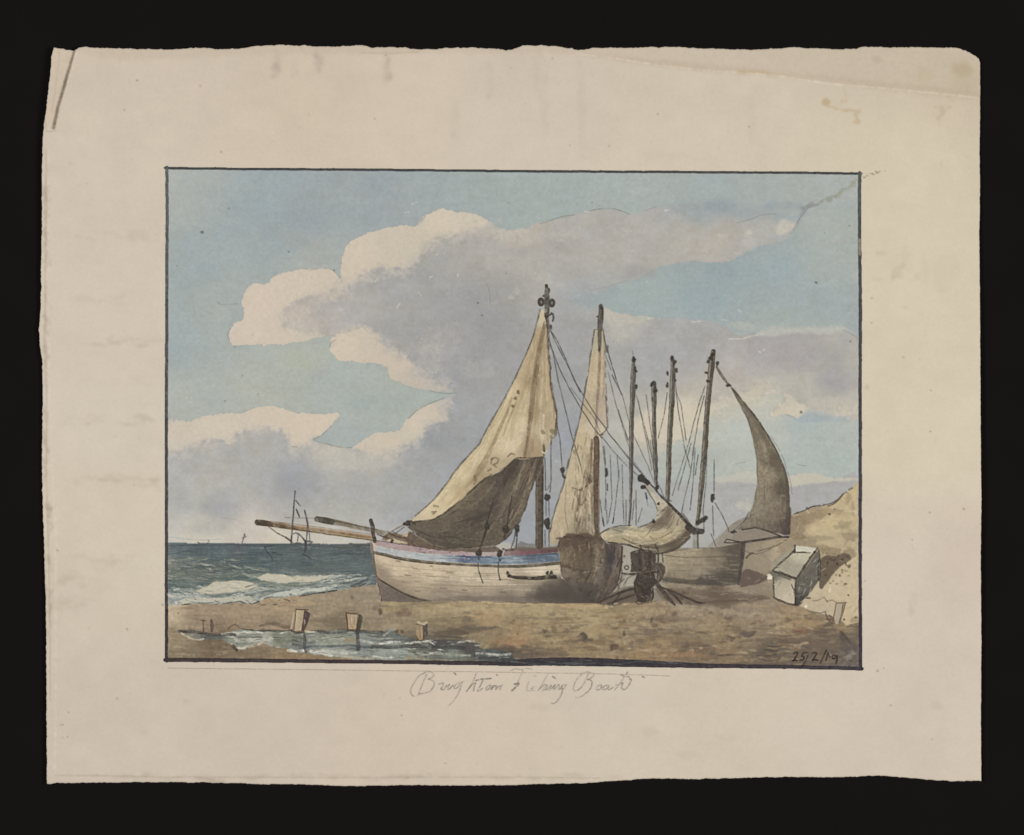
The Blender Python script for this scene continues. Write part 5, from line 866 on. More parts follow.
stroke([(317, 519), (330, 521.4), (345, 524), (362, 528), (376, 531), (398, 536), (410, 539)], [5.4, 6, 4.6, 4, 4, 3.6, 3], (122, 112, 92), 1, pid=BW2, gran=.06, thr=.5)
stroke([(317, 519), (325, 520.5), (332, 522)], [5, 6.2, 5.4], (74, 70, 60), .95)
stroke([(335, 521), (355, 525), (376, 529.6)], 1.2, (84, 76, 60), .7, dry=.3)
stroke([(350, 528), (366, 531), (378, 534)], 1.2, (160, 140, 128), .7, dry=.3)
BST = P('bobstay', B1)
BS = P('rigging', B1)
ropes(BST, [[(269, 527), (277, 533), (285, 537), (292, 541)], [(286, 537), (291, 541)]], 1, (80, 70, 58), .8)

# hull
HULLP = [(371, 541), (375, 541), (392, 543), (410, 545.8), (440, 549.3), (470, 551.5), (505, 551), (535, 549), (558, 548), (560, 563), (561, 578), (573, 585.5), (582, 594), (592, 603), (560, 603.3), (530, 603), (500, 601.5), (470, 600.8), (431, 601.4), (405, 601), (380.5, 600.5), (377, 583), (374.3, 566), (372.5, 555)]
HULLC = [(385, 560, (190, 171, 142)), (380, 575, (150, 132, 112)), (400, 570, (190, 172, 142)), (430, 572, (192, 174, 144)), (470, 575, (186, 170, 142)), (500, 575, (184, 168, 140)), (540, 571, (196, 182, 156)), (555, 570, (190, 176, 148)), (400, 585, (156, 138, 114)), (420, 587, (166, 150, 124)), (440, 595, (138, 124, 106)), (470, 588, (164, 149, 124)), (470, 598, (122, 108, 96)), (520, 588, (150, 137, 114)), (510, 598, (120, 108, 96)), (550, 586, (130, 118, 100)), (550, 598, (88, 79, 72)), (562, 581, (112, 102, 88)), (567, 585, (92, 83, 73)), (573, 590, (84, 76, 67)), (565, 600, (72, 65, 60)), (580, 600, (66, 60, 56))]
wash(HULLP, HULLC, pid=B1, rough=.3, gran=.045, pw=1.8)
for k in range(60):                        # planking drawn with a fine brush
    t = rng.uniform(.1, .95)
    x = rng.uniform(382, 540)
    def hy(xx):
        bow = max(0, (470 - xx) / 95)
        return 566 + t * 32 - bow * (6 + 5 * t) + 6 * bow * bow * t
    l = rng.uniform(10, 46)
    stroke([(x + l * s_, hy(x + l * s_) + rng.uniform(-.3, .3)) for s_ in (0, .33, .66, 1)], rng.uniform(.5, 1.1), (126, 108, 86) if k % 4 else (206, 190, 162), rng.uniform(.25, .6), smooth=True, clip=[B1], dry=.45)
streaks(24, (376, 562, 420, 592), [(122, 104, 84), (148, 128, 104)], (3, 9), (.5, 1.1), .6, [B1], 44, .5)
for x, y, l in ((447, 572.5, 6), (462, 590, 5), (440, 588, 7), (415, 591, 5), (402, 582, 3), (500, 592, 6), (430, 566, 3), (396, 561, 4), (520, 597, 9), (405, 575, 6)):
    stroke([(x, y), (x + l, y + .4)], 1, (92, 78, 62), .7, dry=.3)
wash([(431, 601.4), (470, 600.8), (500, 601.5), (530, 603), (560, 603.3), (590, 603), (580, 597), (566, 594), (540, 596), (505, 596), (470, 596), (445, 597)], (92, 80, 74), .6, rough=1, feather=1, smooth=True, clip=[B1])
wash([(545, 580), (562, 578), (570, 590), (590, 602), (560, 603), (540, 602)], (72, 66, 60), .45, rough=1.2, feather=2, smooth=True, clip=[B1])
FF = P('keel_shadow_board', B1)
wash([(377, 578), (381, 580), (388, 584), (396, 589), (406, 594), (420, 599), (431, 601.6), (405, 602), (381, 601)], [(382, 585, (120, 106, 96)), (385, 592, (112, 98, 90)), (400, 596, (108, 96, 86)), (420, 601, (110, 101, 86))], pid=FF, rough=.3, gran=.08)
stroke([(375, 573), (380, 579.5), (390, 585.5), (402, 592), (415, 597.5), (431, 601)], [1, 1.6, 1.6, 1.8, 2.2, 1.4], (62, 52, 46), .9, smooth=True, dry=.1)
stroke([(378, 584), (380, 592), (381.5, 601)], 1, (76, 62, 54), .8)
stroke([(377, 583), (379.6, 592), (380.5, 598)], .9, (208, 188, 150), .8)
stroke([(372, 545), (373.6, 560), (376, 574), (379, 582)], [2, 2.2, 1.6, 1], (112, 100, 90), .85, dry=.2)
wash([(378, 583), (400, 588), (440, 592), (500, 592), (545, 588), (562, 582), (580, 600), (540, 604), (431, 602), (400, 596)], (136, 122, 102), .38, smooth=True, rough=1.5, feather=4, clip=[B1])
wash([(374, 560), (384, 566), (394, 578), (410, 590), (431, 601), (400, 594), (380, 580)], (128, 112, 92), .45, smooth=True, rough=1, feather=2, clip=[B1])
scumble(44, (384, 566, 550, 600), [(140, 122, 98), (200, 184, 156), (150, 134, 110)], (6, 24), (.4, .9), .32, [B1], 98, (.06, .08))
contour([(372.5, 545), (374, 560), (377, 577), (380.5, 598)], 1.4, (84, 72, 62), .65, B1, .25, 30)
contour([(431, 602), (470, 601.4), (500, 602), (540, 603.5)], 1.2, (84, 74, 66), .55, B1, .35, 31)
for x, y, rx, ry, c in ((556, 583, 8, 4, (118, 106, 90)), (548, 588, 12, 4, (112, 100, 86)), (566, 588, 7, 5, (92, 83, 73)), (574, 595, 8, 5, (80, 72, 64)), (560, 597, 14, 4, (78, 70, 63)), (540, 596, 14, 4, (100, 89, 78))):
    for k in range(3):
        dab(x + rng.uniform(-rx, rx) * .5, y + rng.uniform(-ry, ry) * .5, rx * rng.uniform(.6, 1), ry * rng.uniform(.6, 1), c, .45, clip=[B1], rough=1.5, feather=1.6, rag=1, seed=k)
# bands
PB = P('pink_band', B1)
wash([(373.5, 541), (385, 541.6), (410, 545.6), (440, 549.2), (470, 551.3), (505, 550.4), (505, 555.6), (470, 555.8), (440, 554.4), (424, 553.4), (400, 550.2), (376, 545.4)], (178, 138, 136), .97, pid=PB, rough=.35, gran=.06)
wash([(472, 551), (490, 550.5), (505, 550.6), (505, 555), (472, 555.4)], (182, 160, 146), .8, rough=.4, clip=[PB])
RB = P('red_band', B1)
wash([(505, 550.5), (535, 548.8), (558, 548), (558.5, 552), (540, 554), (520, 555.5), (503, 556)], [(520, 553, (146, 76, 84)), (550, 549, (118, 68, 66)), (530, 554, (140, 72, 80)), (512, 551, (150, 116, 104))], pid=RB, rough=.4, gran=.08)
stroke([(508, 549.8), (535, 548.4), (558, 547.8)], 1.2, (98, 72, 62), .8, dry=.2)
BB = P('blue_band', B1)
wash([(375, 545.8), (400, 550.4), (424, 553.6), (440, 554.6), (470, 556), (505, 556), (535, 554.2), (558.5, 552.4), (560, 561), (535, 563.6), (505, 564.4), (488, 564), (460, 562.6), (424, 560.4), (400, 556.8), (376, 551.8)], [(380, 549, (166, 172, 170)), (400, 554, (172, 176, 172)), (425, 557, (166, 176, 176)), (450, 559, (140, 162, 172)), (465, 557, (76, 90, 130)), (480, 559, (92, 122, 148)), (500, 560, (112, 144, 162)), (512, 558, (140, 160, 170)), (530, 558, (84, 108, 130)), (550, 557, (76, 102, 130)), (520, 562, (124, 146, 158)), (550, 560, (92, 114, 134)), (440, 560, (168, 178, 178))], pid=BB, rough=.35, gran=.07)
streaks(40, (450, 555, 558, 563), [(66, 84, 112), (150, 170, 180), (80, 106, 134), (120, 146, 164)], (5, 18), (.6, 1.4), .6, [BB], 45)
stroke([(455, 556), (475, 557), (490, 557)], [1, 2.6, 1], (70, 80, 128), .8, dry=.2, clip=[BB])
stroke([(512, 556), (535, 555), (557, 553.6)], [1, 2, 1.6], (60, 72, 100), .7, dry=.3, clip=[BB])
WA = P('wale', B1)
stroke([(374, 552.4), (386, 555), (400, 558.4), (424, 561.8), (450, 563.8), (470, 565.2), (488, 565.8), (510, 566.4), (535, 565.4), (559.5, 563)], [2.4, 2.6, 3, 2.8, 2.2, 2.2, 2.4, 2.6, 2.8, 3], (92, 84, 70), .95, pid=WA, smooth=True, gran=.1, thr=.5)
stroke([(376, 554), (400, 559.6), (424, 563), (450, 565)], .7, (62, 54, 44), .7, dry=.3)
stroke([(374, 540.5), (385, 541.6), (410, 545.2), (440, 548.8), (472, 551)], 1.1, (100, 72, 66), .75, smooth=True, dry=.3)
for x, y in ((392, 542), (399, 543.5), (420, 549), (430, 552), (450, 552)):
    dab(x, y, 1.2, .7, (84, 58, 56), .6)
scumble(50, (376, 542, 505, 556), [(150, 108, 108), (196, 166, 158), (120, 92, 88)], (3, 12), (.5, 1.1), .5, [PB], 99, (.1, .06))
scumble(50, (376, 547, 470, 562), [(186, 188, 182), (140, 156, 162), (120, 132, 136)], (3, 12), (.5, 1.2), .45, [BB], 100, (.1, .06))
# plank slung along the side
PL = P('side_fender', B1)
stroke([(508.5, 576.2), (520, 577.6), (535, 578.2), (548, 577), (556, 577.8)], [2.2, 3.2, 3.6, 4, 2], (62, 54, 46), .95, pid=PL, smooth=True)
knobs(PL, ((507.6, 573.4, 1.8, 2), (509.5, 576, 2, 1.4), (547, 573, 2, 1.8), (551, 573.6, 2.4, 2.6), (554.5, 576.5, 2, 2)))
stroke([(510, 580.5), (530, 581.5), (550, 580.5)], 1.2, (136, 118, 94), .6, dry=.3)
wash([(536, 590), (556, 584), (566, 578), (572, 590), (590, 603), (560, 603.4), (536, 602)], (74, 67, 60), .7, smooth=True, rough=1.4, feather=3, clip=[B1], rag=.8)
# gear on deck
DG = P('deck_gear', B1)
wash([(382, 540), (386, 535), (394, 533), (404, 534), (412, 532), (416, 538), (425, 544), (436, 548), (420, 547), (400, 543.5)], (122, 104, 82), .9, rough=.9, pid=DG, gran=.12)
wash([(386, 541), (391, 538), (400, 540), (408, 543.5), (398, 543)], (196, 178, 146), .9, rough=.5)
wash([(404, 532), (411, 531), (410, 537), (402, 536)], (190, 174, 142), .8, rough=.5)
for pts, wd in (([(384, 536), (392, 531), (402, 525.5)], .9), ([(392, 531), (397, 534)], .8), ([(396, 533), (404, 527)], .8), ([(409.5, 533), (409, 544)], 3), ([(410, 540), (414, 542)], 2.4), ([(413, 532), (415, 536), (420, 538)], 1), ([(378, 534), (384, 537), (392, 539)], 1.4), ([(388, 533), (396, 536), (408, 539)], 2), ([(386, 537), (388, 532)], 2)):
    stroke(pts, wd, (84, 68, 54), .8, pid=DG, dry=.15)
stroke([(385, 534.5), (396, 527), (404, 523)], 2.4, (184, 178, 162), .6, dry=.4)
for x, y in ((391.5, 541.8), (392.5, 540.5)):
    dab(x, y, 1.3, 1.2, (56, 40, 40), .9)
stroke([(419, 540), (424, 544), (434, 547)], 1.4, (66, 56, 46), .8)
stroke([(434, 546.5), (450, 549.5), (475, 550)], 1.6, (190, 176, 150), .6, dry=.5)
wash([(410, 531), (424, 540), (440, 546), (470, 548), (500, 546), (502, 552), (470, 552), (440, 550.5), (415, 546.5), (405, 541)], (104, 89, 74), .92, rough=.6, pid=DG, gran=.12)
wash([(495, 546), (505, 542), (512, 545), (514, 549), (500, 549.5)], (178, 172, 158), .9, rough=.6, pid=DG)
wash([(514, 548), (520, 541.5), (527, 543.5), (535, 543), (536, 549), (515, 550)], (120, 116, 112), .85, rough=.5, pid=DG)
wash([(508, 548), (545, 547), (557, 546), (558, 549), (520, 551), (505, 551)], (108, 88, 74), .7, rough=.5)
for x, y in ((503, 549), (506, 550), (512, 549.5)):
    dab(x, y, 1.6, 1.2, (66, 54, 48), .8)
# stem head
SH = P('stem_post', B1)
stroke([(370.8, 520.5), (372.5, 526), (373.2, 533), (374.8, 541)], [3.6, 4, 3.4, 3.6], (62, 54, 48), .95, pid=SH, wob=.6)
stroke([(371.2, 542), (371.8, 552)], 2.6, (120, 110, 106), .8, dry=.2)
# mast
BM = P('painted_mast', B1)
mast(BM, [(539.7, 455), (539.6, 480), (539.5, 510), (539.3, 545)], [7.4, 8, 7.6, 7.4], (86, 76, 63))
stroke([(537, 470), (537, 510), (537, 546)], [1.2, 1.8, 1.4], (122, 110, 92), .5, dry=.4)
stroke([(542.2, 470), (542.3, 510), (542, 547)], 1.6, (62, 54, 46), .6, dry=.3)
# great sail
SA = P('painted_sail', B1, 'tall cream sail brailed up, its foot in brown shadow')
wash([(540.5, 309), (545, 311), (547, 320), (548, 330), (548.6, 345), (549.5, 358), (551.3, 384), (553, 398), (555.5, 408), (557, 416), (556, 428), (555.8, 433), (552, 440), (547.8, 446.5), (546.5, 452), (543, 457.5), (543.3, 463), (541, 470), (537.5, 478), (533.8, 482), (530, 494), (526, 506), (523, 514), (519.5, 522), (512.5, 529.5), (508, 535), (504.5, 539.5), (495, 545.5), (482, 547), (470, 548.5), (447, 548), (434, 545.5), (426, 541), (420, 537), (414, 531.5), (408, 527), (410, 521.5), (416, 515.2), (425, 507.5), (435, 498.8), (447, 483), (454, 472.5), (461, 464), (469, 455), (475, 449), (480, 443.5), (486.5, 431), (492.5, 418.5), (499, 408.5), (506, 396), (512.5, 384), (519, 370), (525, 356.5), (530, 345), (534, 334), (537.5, 322)],
     [(541, 318, (186, 172, 140)), (540, 335, (164, 144, 110)), (545, 345, (156, 136, 102)), (533, 350, (172, 151, 117)), (525, 370, (178, 157, 122)), (535, 380, (152, 130, 96)), (545, 385, (172, 152, 116)), (515, 390, (192, 172, 134)), (508, 410, (188, 170, 132)), (525, 400, (182, 164, 126)), (518, 425, (196, 178, 142)), (538, 410, (156, 136, 102)), (548, 410, (178, 160, 126)), (552, 425, (170, 152, 120)), (545, 435, (184, 168, 136)), (535, 440, (166, 146, 114)), (530, 450, (158, 136, 106)), (500, 425, (194, 176, 138)), (510, 445, (198, 180, 146)), (490, 440, (188, 170, 132)), (480, 455, (194, 176, 138)), (495, 465, (172, 155, 122)), (465, 475, (196, 177, 138)), (478, 478, (160, 140, 106)), (450, 495, (196, 177, 138)), (430, 510, (198, 180, 142)), (462, 492, (176, 156, 118)), (420, 518, (190, 172, 138))], pid=SA, rough=.25, gran=.04, pw=2.0)
for pts, wd, c, o in (([(545, 325), (541, 345), (537, 370), (534, 395), (531, 420), (528, 440), (525, 458)], [1.6, 3, 3.4, 3, 3, 2.4, 1.6], (110, 90, 64), .75), ([(547, 318), (547.5, 340), (549.5, 360), (551, 384), (554, 400), (556.5, 413), (556, 430)], [2.6, 1.4, 1.6, 1.8, 1.6, 1.4, 1.2], (82, 74, 64), .85), ([(512, 398), (507, 412), (500, 428), (494, 442), (488, 455), (480, 468), (474, 480)], [1.4, 2.4, 3, 3.4, 4.6, 5, 3], (136, 114, 82), .75), ([(525, 375), (520, 395), (514, 420), (511, 440)], [2, 5, 5, 2], (166, 146, 108), .5), ([(538, 345), (532, 362), (526, 380)], [2, 6, 4], (168, 144, 106), .45), ([(543, 360), (542, 385), (541, 410), (540, 430)], [1.4, 2, 2, 1.6], (190, 174, 138), .55), ([(546, 350), (546, 380), (547, 400)], [1, 2, 2], (192, 174, 138), .5), ([(543, 415), (542, 430), (542, 442)], [2.4, 4, 3], (200, 186, 154), .6), ([(549, 410), (548, 425), (547, 440)], [2.4, 4, 2], (160, 140, 108), .5), ([(532, 440), (530, 450), (528, 457)], [3, 6, 4], (142, 120, 92), .5), ([(540, 440), (537, 452), (530, 458)], [2, 4, 3], (156, 134, 104), .5), ([(486, 434), (477, 452), (462, 470), (446, 490), (428, 508)], [1.2, 2.4, 2.6, 2.2, 1.2], (206, 188, 150), .6), ([(470, 478), (460, 492), (448, 505)], [2, 4, 1.6], (170, 148, 110), .55), ([(526, 405), (522, 425), (520, 440), (516, 452)], [2, 4, 5, 2], (204, 188, 152), .45), ([(514, 385), (508, 398), (500, 412), (494, 424)], [1.4, 2.4, 2.4, 1], (204, 188, 148), .6), ([(535, 395), (531, 412), (527, 430)], [1, 2.4, 1.4], (132, 110, 80), .45)):
    stroke(pts, wd, c, o, smooth=True, dry=.35, clip=[SA], wob=.6)
for pts, wd, c, o in (([(544, 322), (540, 340), (536, 362), (533, 385), (530, 408), (528, 430), (524, 456)], [1.2, 2, 2.4, 2.4, 2.2, 2, 1.6], (98, 80, 58), .6), ([(538, 340), (531, 362), (526, 384), (521, 400)], [2, 4, 4, 1.6], (150, 126, 92), .5), ([(541, 352), (539, 375), (537, 400), (535, 425)], [1, 2, 2.4, 1.6], (140, 118, 88), .5), ([(545, 372), (545, 395), (546, 410)], [1, 2, 1.4], (150, 130, 100), .5), ([(549, 362), (550.5, 384), (553.5, 402)], [2, 2.4, 2], (140, 122, 94), .5), ([(497, 412), (490, 428), (482, 444), (470, 460)], [1, 1.4, 1.4, 1], (150, 130, 96), .4), ([(506, 398), (500, 411), (492, 428)], [1, 1.8, 1], (150, 128, 94), .5), ([(516, 402), (508, 422), (503, 436)], [1.4, 2, 1.2], (122, 100, 72), .5), ([(488, 462), (478, 474), (466, 487)], [2, 4, 2], (132, 112, 84), .45)):
    stroke(pts, wd, c, o, smooth=True, dry=.35, clip=[SA], wob=.7)
for k in range(70):
    x, y = rng.uniform(420, 556), rng.uniform(330, 515)
    stroke([(x, y), (x - 2, y + 6), (x - 5, y + 13)], rng.uniform(.8, 1.8), (158, 136, 102) if k % 2 else (212, 196, 164), .2, clip=[SA], dry=.5)
contour([(547, 316), (548, 335), (549.5, 358), (551.3, 384), (554.5, 404), (557, 416), (556, 430)], 2.2, (78, 68, 58), .8, SA, .12, 22)
contour([(556, 432), (552, 441), (548, 446.5), (546, 453)], 1.6, (92, 80, 62), .7, SA, .2, 23)
contour([(540, 310), (534, 334), (525, 356.5), (512.5, 384), (499, 408.5), (486.5, 431), (469, 455), (447, 483), (425, 507.5), (412, 519)], 1.1, (98, 90, 80), .5, SA, .3, 24)
scumble(60, (528, 320, 556, 450), [(140, 120, 90), (196, 180, 146), (118, 98, 72)], (8, 26), (.6, 2.2), .3, [SA], 92, (1.62, .1))
scumble(60, (420, 380, 530, 516), [(152, 132, 98), (212, 196, 164), (140, 120, 88)], (8, 28), (.6, 2.2), .27, [SA], 93, (2.2, .15))
# brown shadowed foot of the sail, bunched
SF = P('sail_foot', B1)
wash([(412, 522.2), (416, 520.8), (427, 520.6), (434, 518.4), (441, 515.4), (450, 509), (456, 504.5), (462.5, 499), (468, 493.5), (472.5, 489), (476, 485), (480, 481.5), (487.5, 476.8), (494, 474.5), (500, 471.8), (507.5, 465.4), (511.5, 461), (516, 459), (522, 459.5), (528, 459.2), (535, 457.5), (543, 456.5), (543.3, 463), (541, 470), (537.5, 478), (533.8, 482), (530, 494), (526, 506), (523, 514), (519.5, 522), (512.5, 529.5), (508, 535), (504.5, 539.5), (495, 545.5), (482, 547), (470, 548.5), (447, 548), (434, 545.5), (426, 541), (420, 537), (414, 531.5), (408, 527.5)],
     [(415, 525, (98, 88, 74)), (430, 525, (96, 86, 72)), (430, 538, (92, 82, 70)), (450, 515, (100, 90, 74)), (450, 540, (88, 80, 68)), (465, 502, (102, 91, 74)), (470, 525, (84, 75, 64)), (480, 490, (98, 88, 72)), (490, 505, (86, 76, 66)), (500, 478, (84, 74, 64)), (512, 468, (76, 68, 60)), (505, 495, (94, 84, 72)), (525, 470, (96, 84, 70)), (520, 490, (104, 92, 76)), (538, 465, (86, 76, 66)), (515, 515, (96, 86, 72)), (500, 530, (94, 84, 70)), (485, 540, (92, 82, 68)), (480, 520, (80, 72, 62)), (532, 480, (100, 88, 72))], pid=SF, rough=.25, gran=.08)
for pts, wd, c, o in (([(525, 460), (520, 475), (512, 495), (500, 515), (488, 532)], [1.4, 2.6, 3, 2.6, 1.4], (128, 114, 92), .55), ([(529, 460), (530, 475), (524, 495), (516, 512), (506, 530)], [1.2, 1.6, 1.8, 1.6, 1], (142, 126, 100), .5), ([(536, 460), (532, 475), (527, 490)], [1.2, 1.6, .8], (136, 122, 100), .45), ([(518, 462), (508, 475), (500, 490), (492, 508), (484, 520)], [3, 5, 5, 4, 2], (68, 60, 52), .5), ([(532, 462), (527, 478), (518, 498), (508, 516)], [2, 3, 3, 2], (70, 62, 54), .5), ([(540, 460), (537, 470), (532, 482)], [3, 3, 2], (70, 62, 56), .6), ([(480, 484), (470, 496), (456, 508), (440, 518)], [1.6, 4, 3, 1.4], (118, 106, 84), .5), ([(495, 482), (484, 496), (472, 506)], [1.4, 2.4, 1], (122, 108, 86), .5), ([(488, 512), (478, 518), (466, 520), (450, 525)], [2, 2.4, 2, 1], (68, 60, 52), .6), ([(440, 536), (460, 538), (482, 542)], [1, 1.6, 1], (66, 58, 50), .7), ([(426, 538), (440, 543), (460, 546), (480, 546)], [1.6, 3, 3, 1.6], (74, 66, 56), .6), ([(416, 529), (430, 536), (445, 538)], [1, 1.2, 1], (64, 56, 48), .6), ([(420, 521), (432, 519), (442, 515), (456, 505)], [1, 1.2, 1], (66, 58, 48), .7), ([(470, 528), (490, 520), (505, 505), (515, 490)], [2, 5, 5, 2], (100, 90, 76), .4), ([(455, 530), (470, 530), (490, 534)], [2, 4, 2], (98, 88, 74), .35), ([(412, 527), (430, 530), (450, 530)], [1.4, 3.4, 2], (104, 94, 80), .4), ([(522, 516), (526, 506), (531, 492), (535, 481)], 1, (66, 60, 54), .6)):
    stroke(pts, wd, c, o, smooth=True, dry=.4, clip=[SF], wob=.7)
for k in range(90):
    x, y = rng.uniform(420, 540), rng.uniform(462, 546)
    dab(x, y, rng.uniform(.4, 1.5), rng.uniform(.4, 1), (66, 58, 50) if k % 2 else (126, 114, 94), rng.uniform(.2, .5), clip=[SF], seed=k)
scumble(80, (500, 460, 542, 530), [(132, 118, 96), (66, 58, 50), (112, 100, 82)], (6, 22), (.6, 1.8), .5, [SF], 94, (2.0, .15))
scumble(70, (415, 500, 510, 546), [(116, 104, 86), (68, 60, 52), (104, 94, 78)], (6, 22), (.6, 1.8), .45, [SF], 95, (2.7, .35))
contour([(412, 522), (434, 518.4), (450, 509), (468, 493.5), (487.5, 476.8), (507.5, 465.4), (516, 459), (535, 457.5), (543, 456.5)], 1.4, (66, 58, 50), .6, SF, .3, 25)
contour([(541, 470), (533.8, 482), (526, 506), (519.5, 522), (504.5, 539.5), (495, 545.5)], 1.3, (62, 56, 50), .7, SF, .25, 26)
contour([(408, 527), (420, 537), (434, 545.5), (447, 548), (480, 547.5)], 1.2, (60, 52, 46), .65, SF, .3, 27)
# luff line, reef points, holes
stroke([(540, 310), (537, 322), (533.5, 335), (529.5, 346), (524.5, 357), (518.5, 370), (512, 384), (505.5, 396), (498.5, 409), (492, 419), (486, 431), (479.5, 444), (468.5, 455.5), (460.5, 464), (453.5, 473), (446.5, 484), (434.5, 499), (424.5, 508), (415, 516)], [1.4, 1.2, 1, .9, 1.4, 1.6, 1.6, 1.2, 1.2], (86, 82, 76), .65, pid=BS, dry=.35, thr=.45)
for x, y in ((518.4, 392), (515.4, 398.2), (512.8, 406)):
    dab(x, y, 1.7, 2, (98, 78, 56), .75)
for pts, wd in (([(508, 456.5), (511, 453.5), (514, 454.5)], 1.5), ([(491, 460), (494.5, 457.5), (499, 459), (497, 463), (493, 465), (496, 467)], 1.6), ([(488, 471), (491, 469)], 1.6), ([(492, 458), (491, 464)], 1.4), ([(434, 505.8), (438, 506.5)], 2), ([(432, 512), (436, 511.5), (433, 514)], 1.6), ([(474.5, 476), (476, 481), (474, 484)], 2)):
    stroke(pts, wd, (112, 92, 66), .75, dry=.25)
for x, y, a, b in ((552, 431, 2.6, 3), (555, 432, 2, 3.6), (550.5, 437, 1.6, 2.4), (544, 449, 1.6, 4.4), (543.5, 432, 1.8, 3)):
    dab(x, y, a, b, (104, 96, 70), .6, rough=1)
stroke([(544, 445), (544.5, 452), (543.5, 458)], [1.6, 2.2, 1.6], (84, 78, 60), .8)
stroke([(542, 452), (545, 453.5), (547, 450)], 1, (206, 192, 164), .8)
# masthead
BT = P('mast_head', B1)
stroke([(546.3, 286), (546.8, 296), (547, 306), (546.6, 316)], [3, 5.2, 5, 4.4], (76, 70, 62), .97, pid=BT, wob=.7)
stroke([(546, 314), (547.5, 322), (548.6, 332)], [4, 3, 2], (88, 78, 66), .9, pid=BT, dry=.2)
knobs(BT, ((545.5, 286.5, 1.6, 1.6), (543, 295.5, 1.4, 1.2), (549, 291, 1.3, 3), (549.5, 327, 1.6, 2), (545.5, 318, 1.8, 2)), (66, 60, 54))
for cx_, cy_ in ((541, 302), (551.8, 303)):
    BK = P('pulley_block', B1)
    for a in np.linspace(0, 2 * math.pi, 13)[:-1]:
        stroke([(cx_ + 2.1 * math.cos(a), cy_ + 3 * math.sin(a)), (cx_ + 2.1 * math.cos(a + .55), cy_ + 3 * math.sin(a + .55))], 2.7, (74, 68, 62), .95, pid=BK)
    dab(cx_, cy_, .8, 1.3, (128, 126, 122), .8)
stroke([(549.5, 315.5), (551.5, 313.5), (553, 314.5), (553.4, 318), (552.6, 321)], [1.2, 2, 2, 1.4], (70, 64, 60), .9, pid=BT)
stroke([(545, 311), (542.5, 312), (540, 314)], [4, 3, 2], (186, 178, 156), .6, dry=.3)
# stays and shrouds from the large mast
ropes(BS, [[(549.5, 329), (557, 340), (566, 360), (574, 380)], [(550, 330), (560, 351), (571, 372), (580, 392)], [(548.5, 338), (553, 352), (558, 380), (563, 400), (572, 437), (581, 466)], [(550, 345), (560, 370), (569, 388), (580, 407), (593, 427), (602, 438)], [(574, 380), (585, 398), (596, 416), (607, 430)], [(556, 420), (560, 440), (562, 466)], [(551, 440), (551, 480), (550, 492)], [(545, 458), (545.5, 490)]], .9, (84, 82, 78), .8, .15)
ropes(BS, [[(571, 388), (580, 400), (594, 418), (600, 432)]], .7, (92, 88, 82), .6)
ropes(BS, [[(546, 501), (546, 516)], [(549, 501), (549, 517)], [(545, 530), (545, 546)], [(549, 530), (549, 546)], [(547, 490), (551, 482)]], .9, (84, 80, 76), .75)
ropes(BS, [[(516, 529), (514, 540), (511, 548)], [(517.5, 532), (516, 548)], [(505, 540), (511, 532), (515, 526)], [(478, 563), (478.5, 570), (481, 578), (483, 583)], [(498, 562), (498.5, 572), (500, 580)]], 1.1, (76, 70, 64), .8, .3)
for pts, wd in (([(487, 520), (486, 530), (483, 540), (479, 552)], [1.4, 2.2, 1.8, 1.4]), ([(512, 496), (509, 512), (507, 526), (504, 538)], [1, 1.2, 1.6, 1.2]), ([(494, 498), (490, 512), (487, 524)], [.8, 1, 1.4])):
    stroke(pts, wd, (66, 58, 52), .85, pid=BS, dry=.1, thr=.3)
for x, y, rx, ry in ((547, 497.5, 2.9, 3.6), (547.2, 522.5, 4, 5.4), (487.3, 526.5, 3, 3.6), (505.8, 528.5, 3, 3.8), (517.3, 528.5, 2.4, 4.4), (478.8, 553, 3, 3.2), (499.8, 554, 2.9, 3.4), (407.5, 523.5, 4.6, 3)):
    BK = P('pulley_block', B1)
    dab(x, y, rx, ry, (62, 57, 50), .97, pid=BK)
    dab(x - rx * .25, y - ry * .3, rx * .35, ry * .3, (96, 90, 80), .5)
knobs(BS, ((547, 494, 1.4, 1.6), (499.5, 560, 1.4, 1.8), (548, 527.5, 2, 2), (517, 534, 1.2, 3), (478.5, 558, 1, 1.6), (500, 579.5, 1.2, 1)), (66, 60, 54))
stroke([(411, 521), (415, 524)], 2, (70, 62, 50), .9)

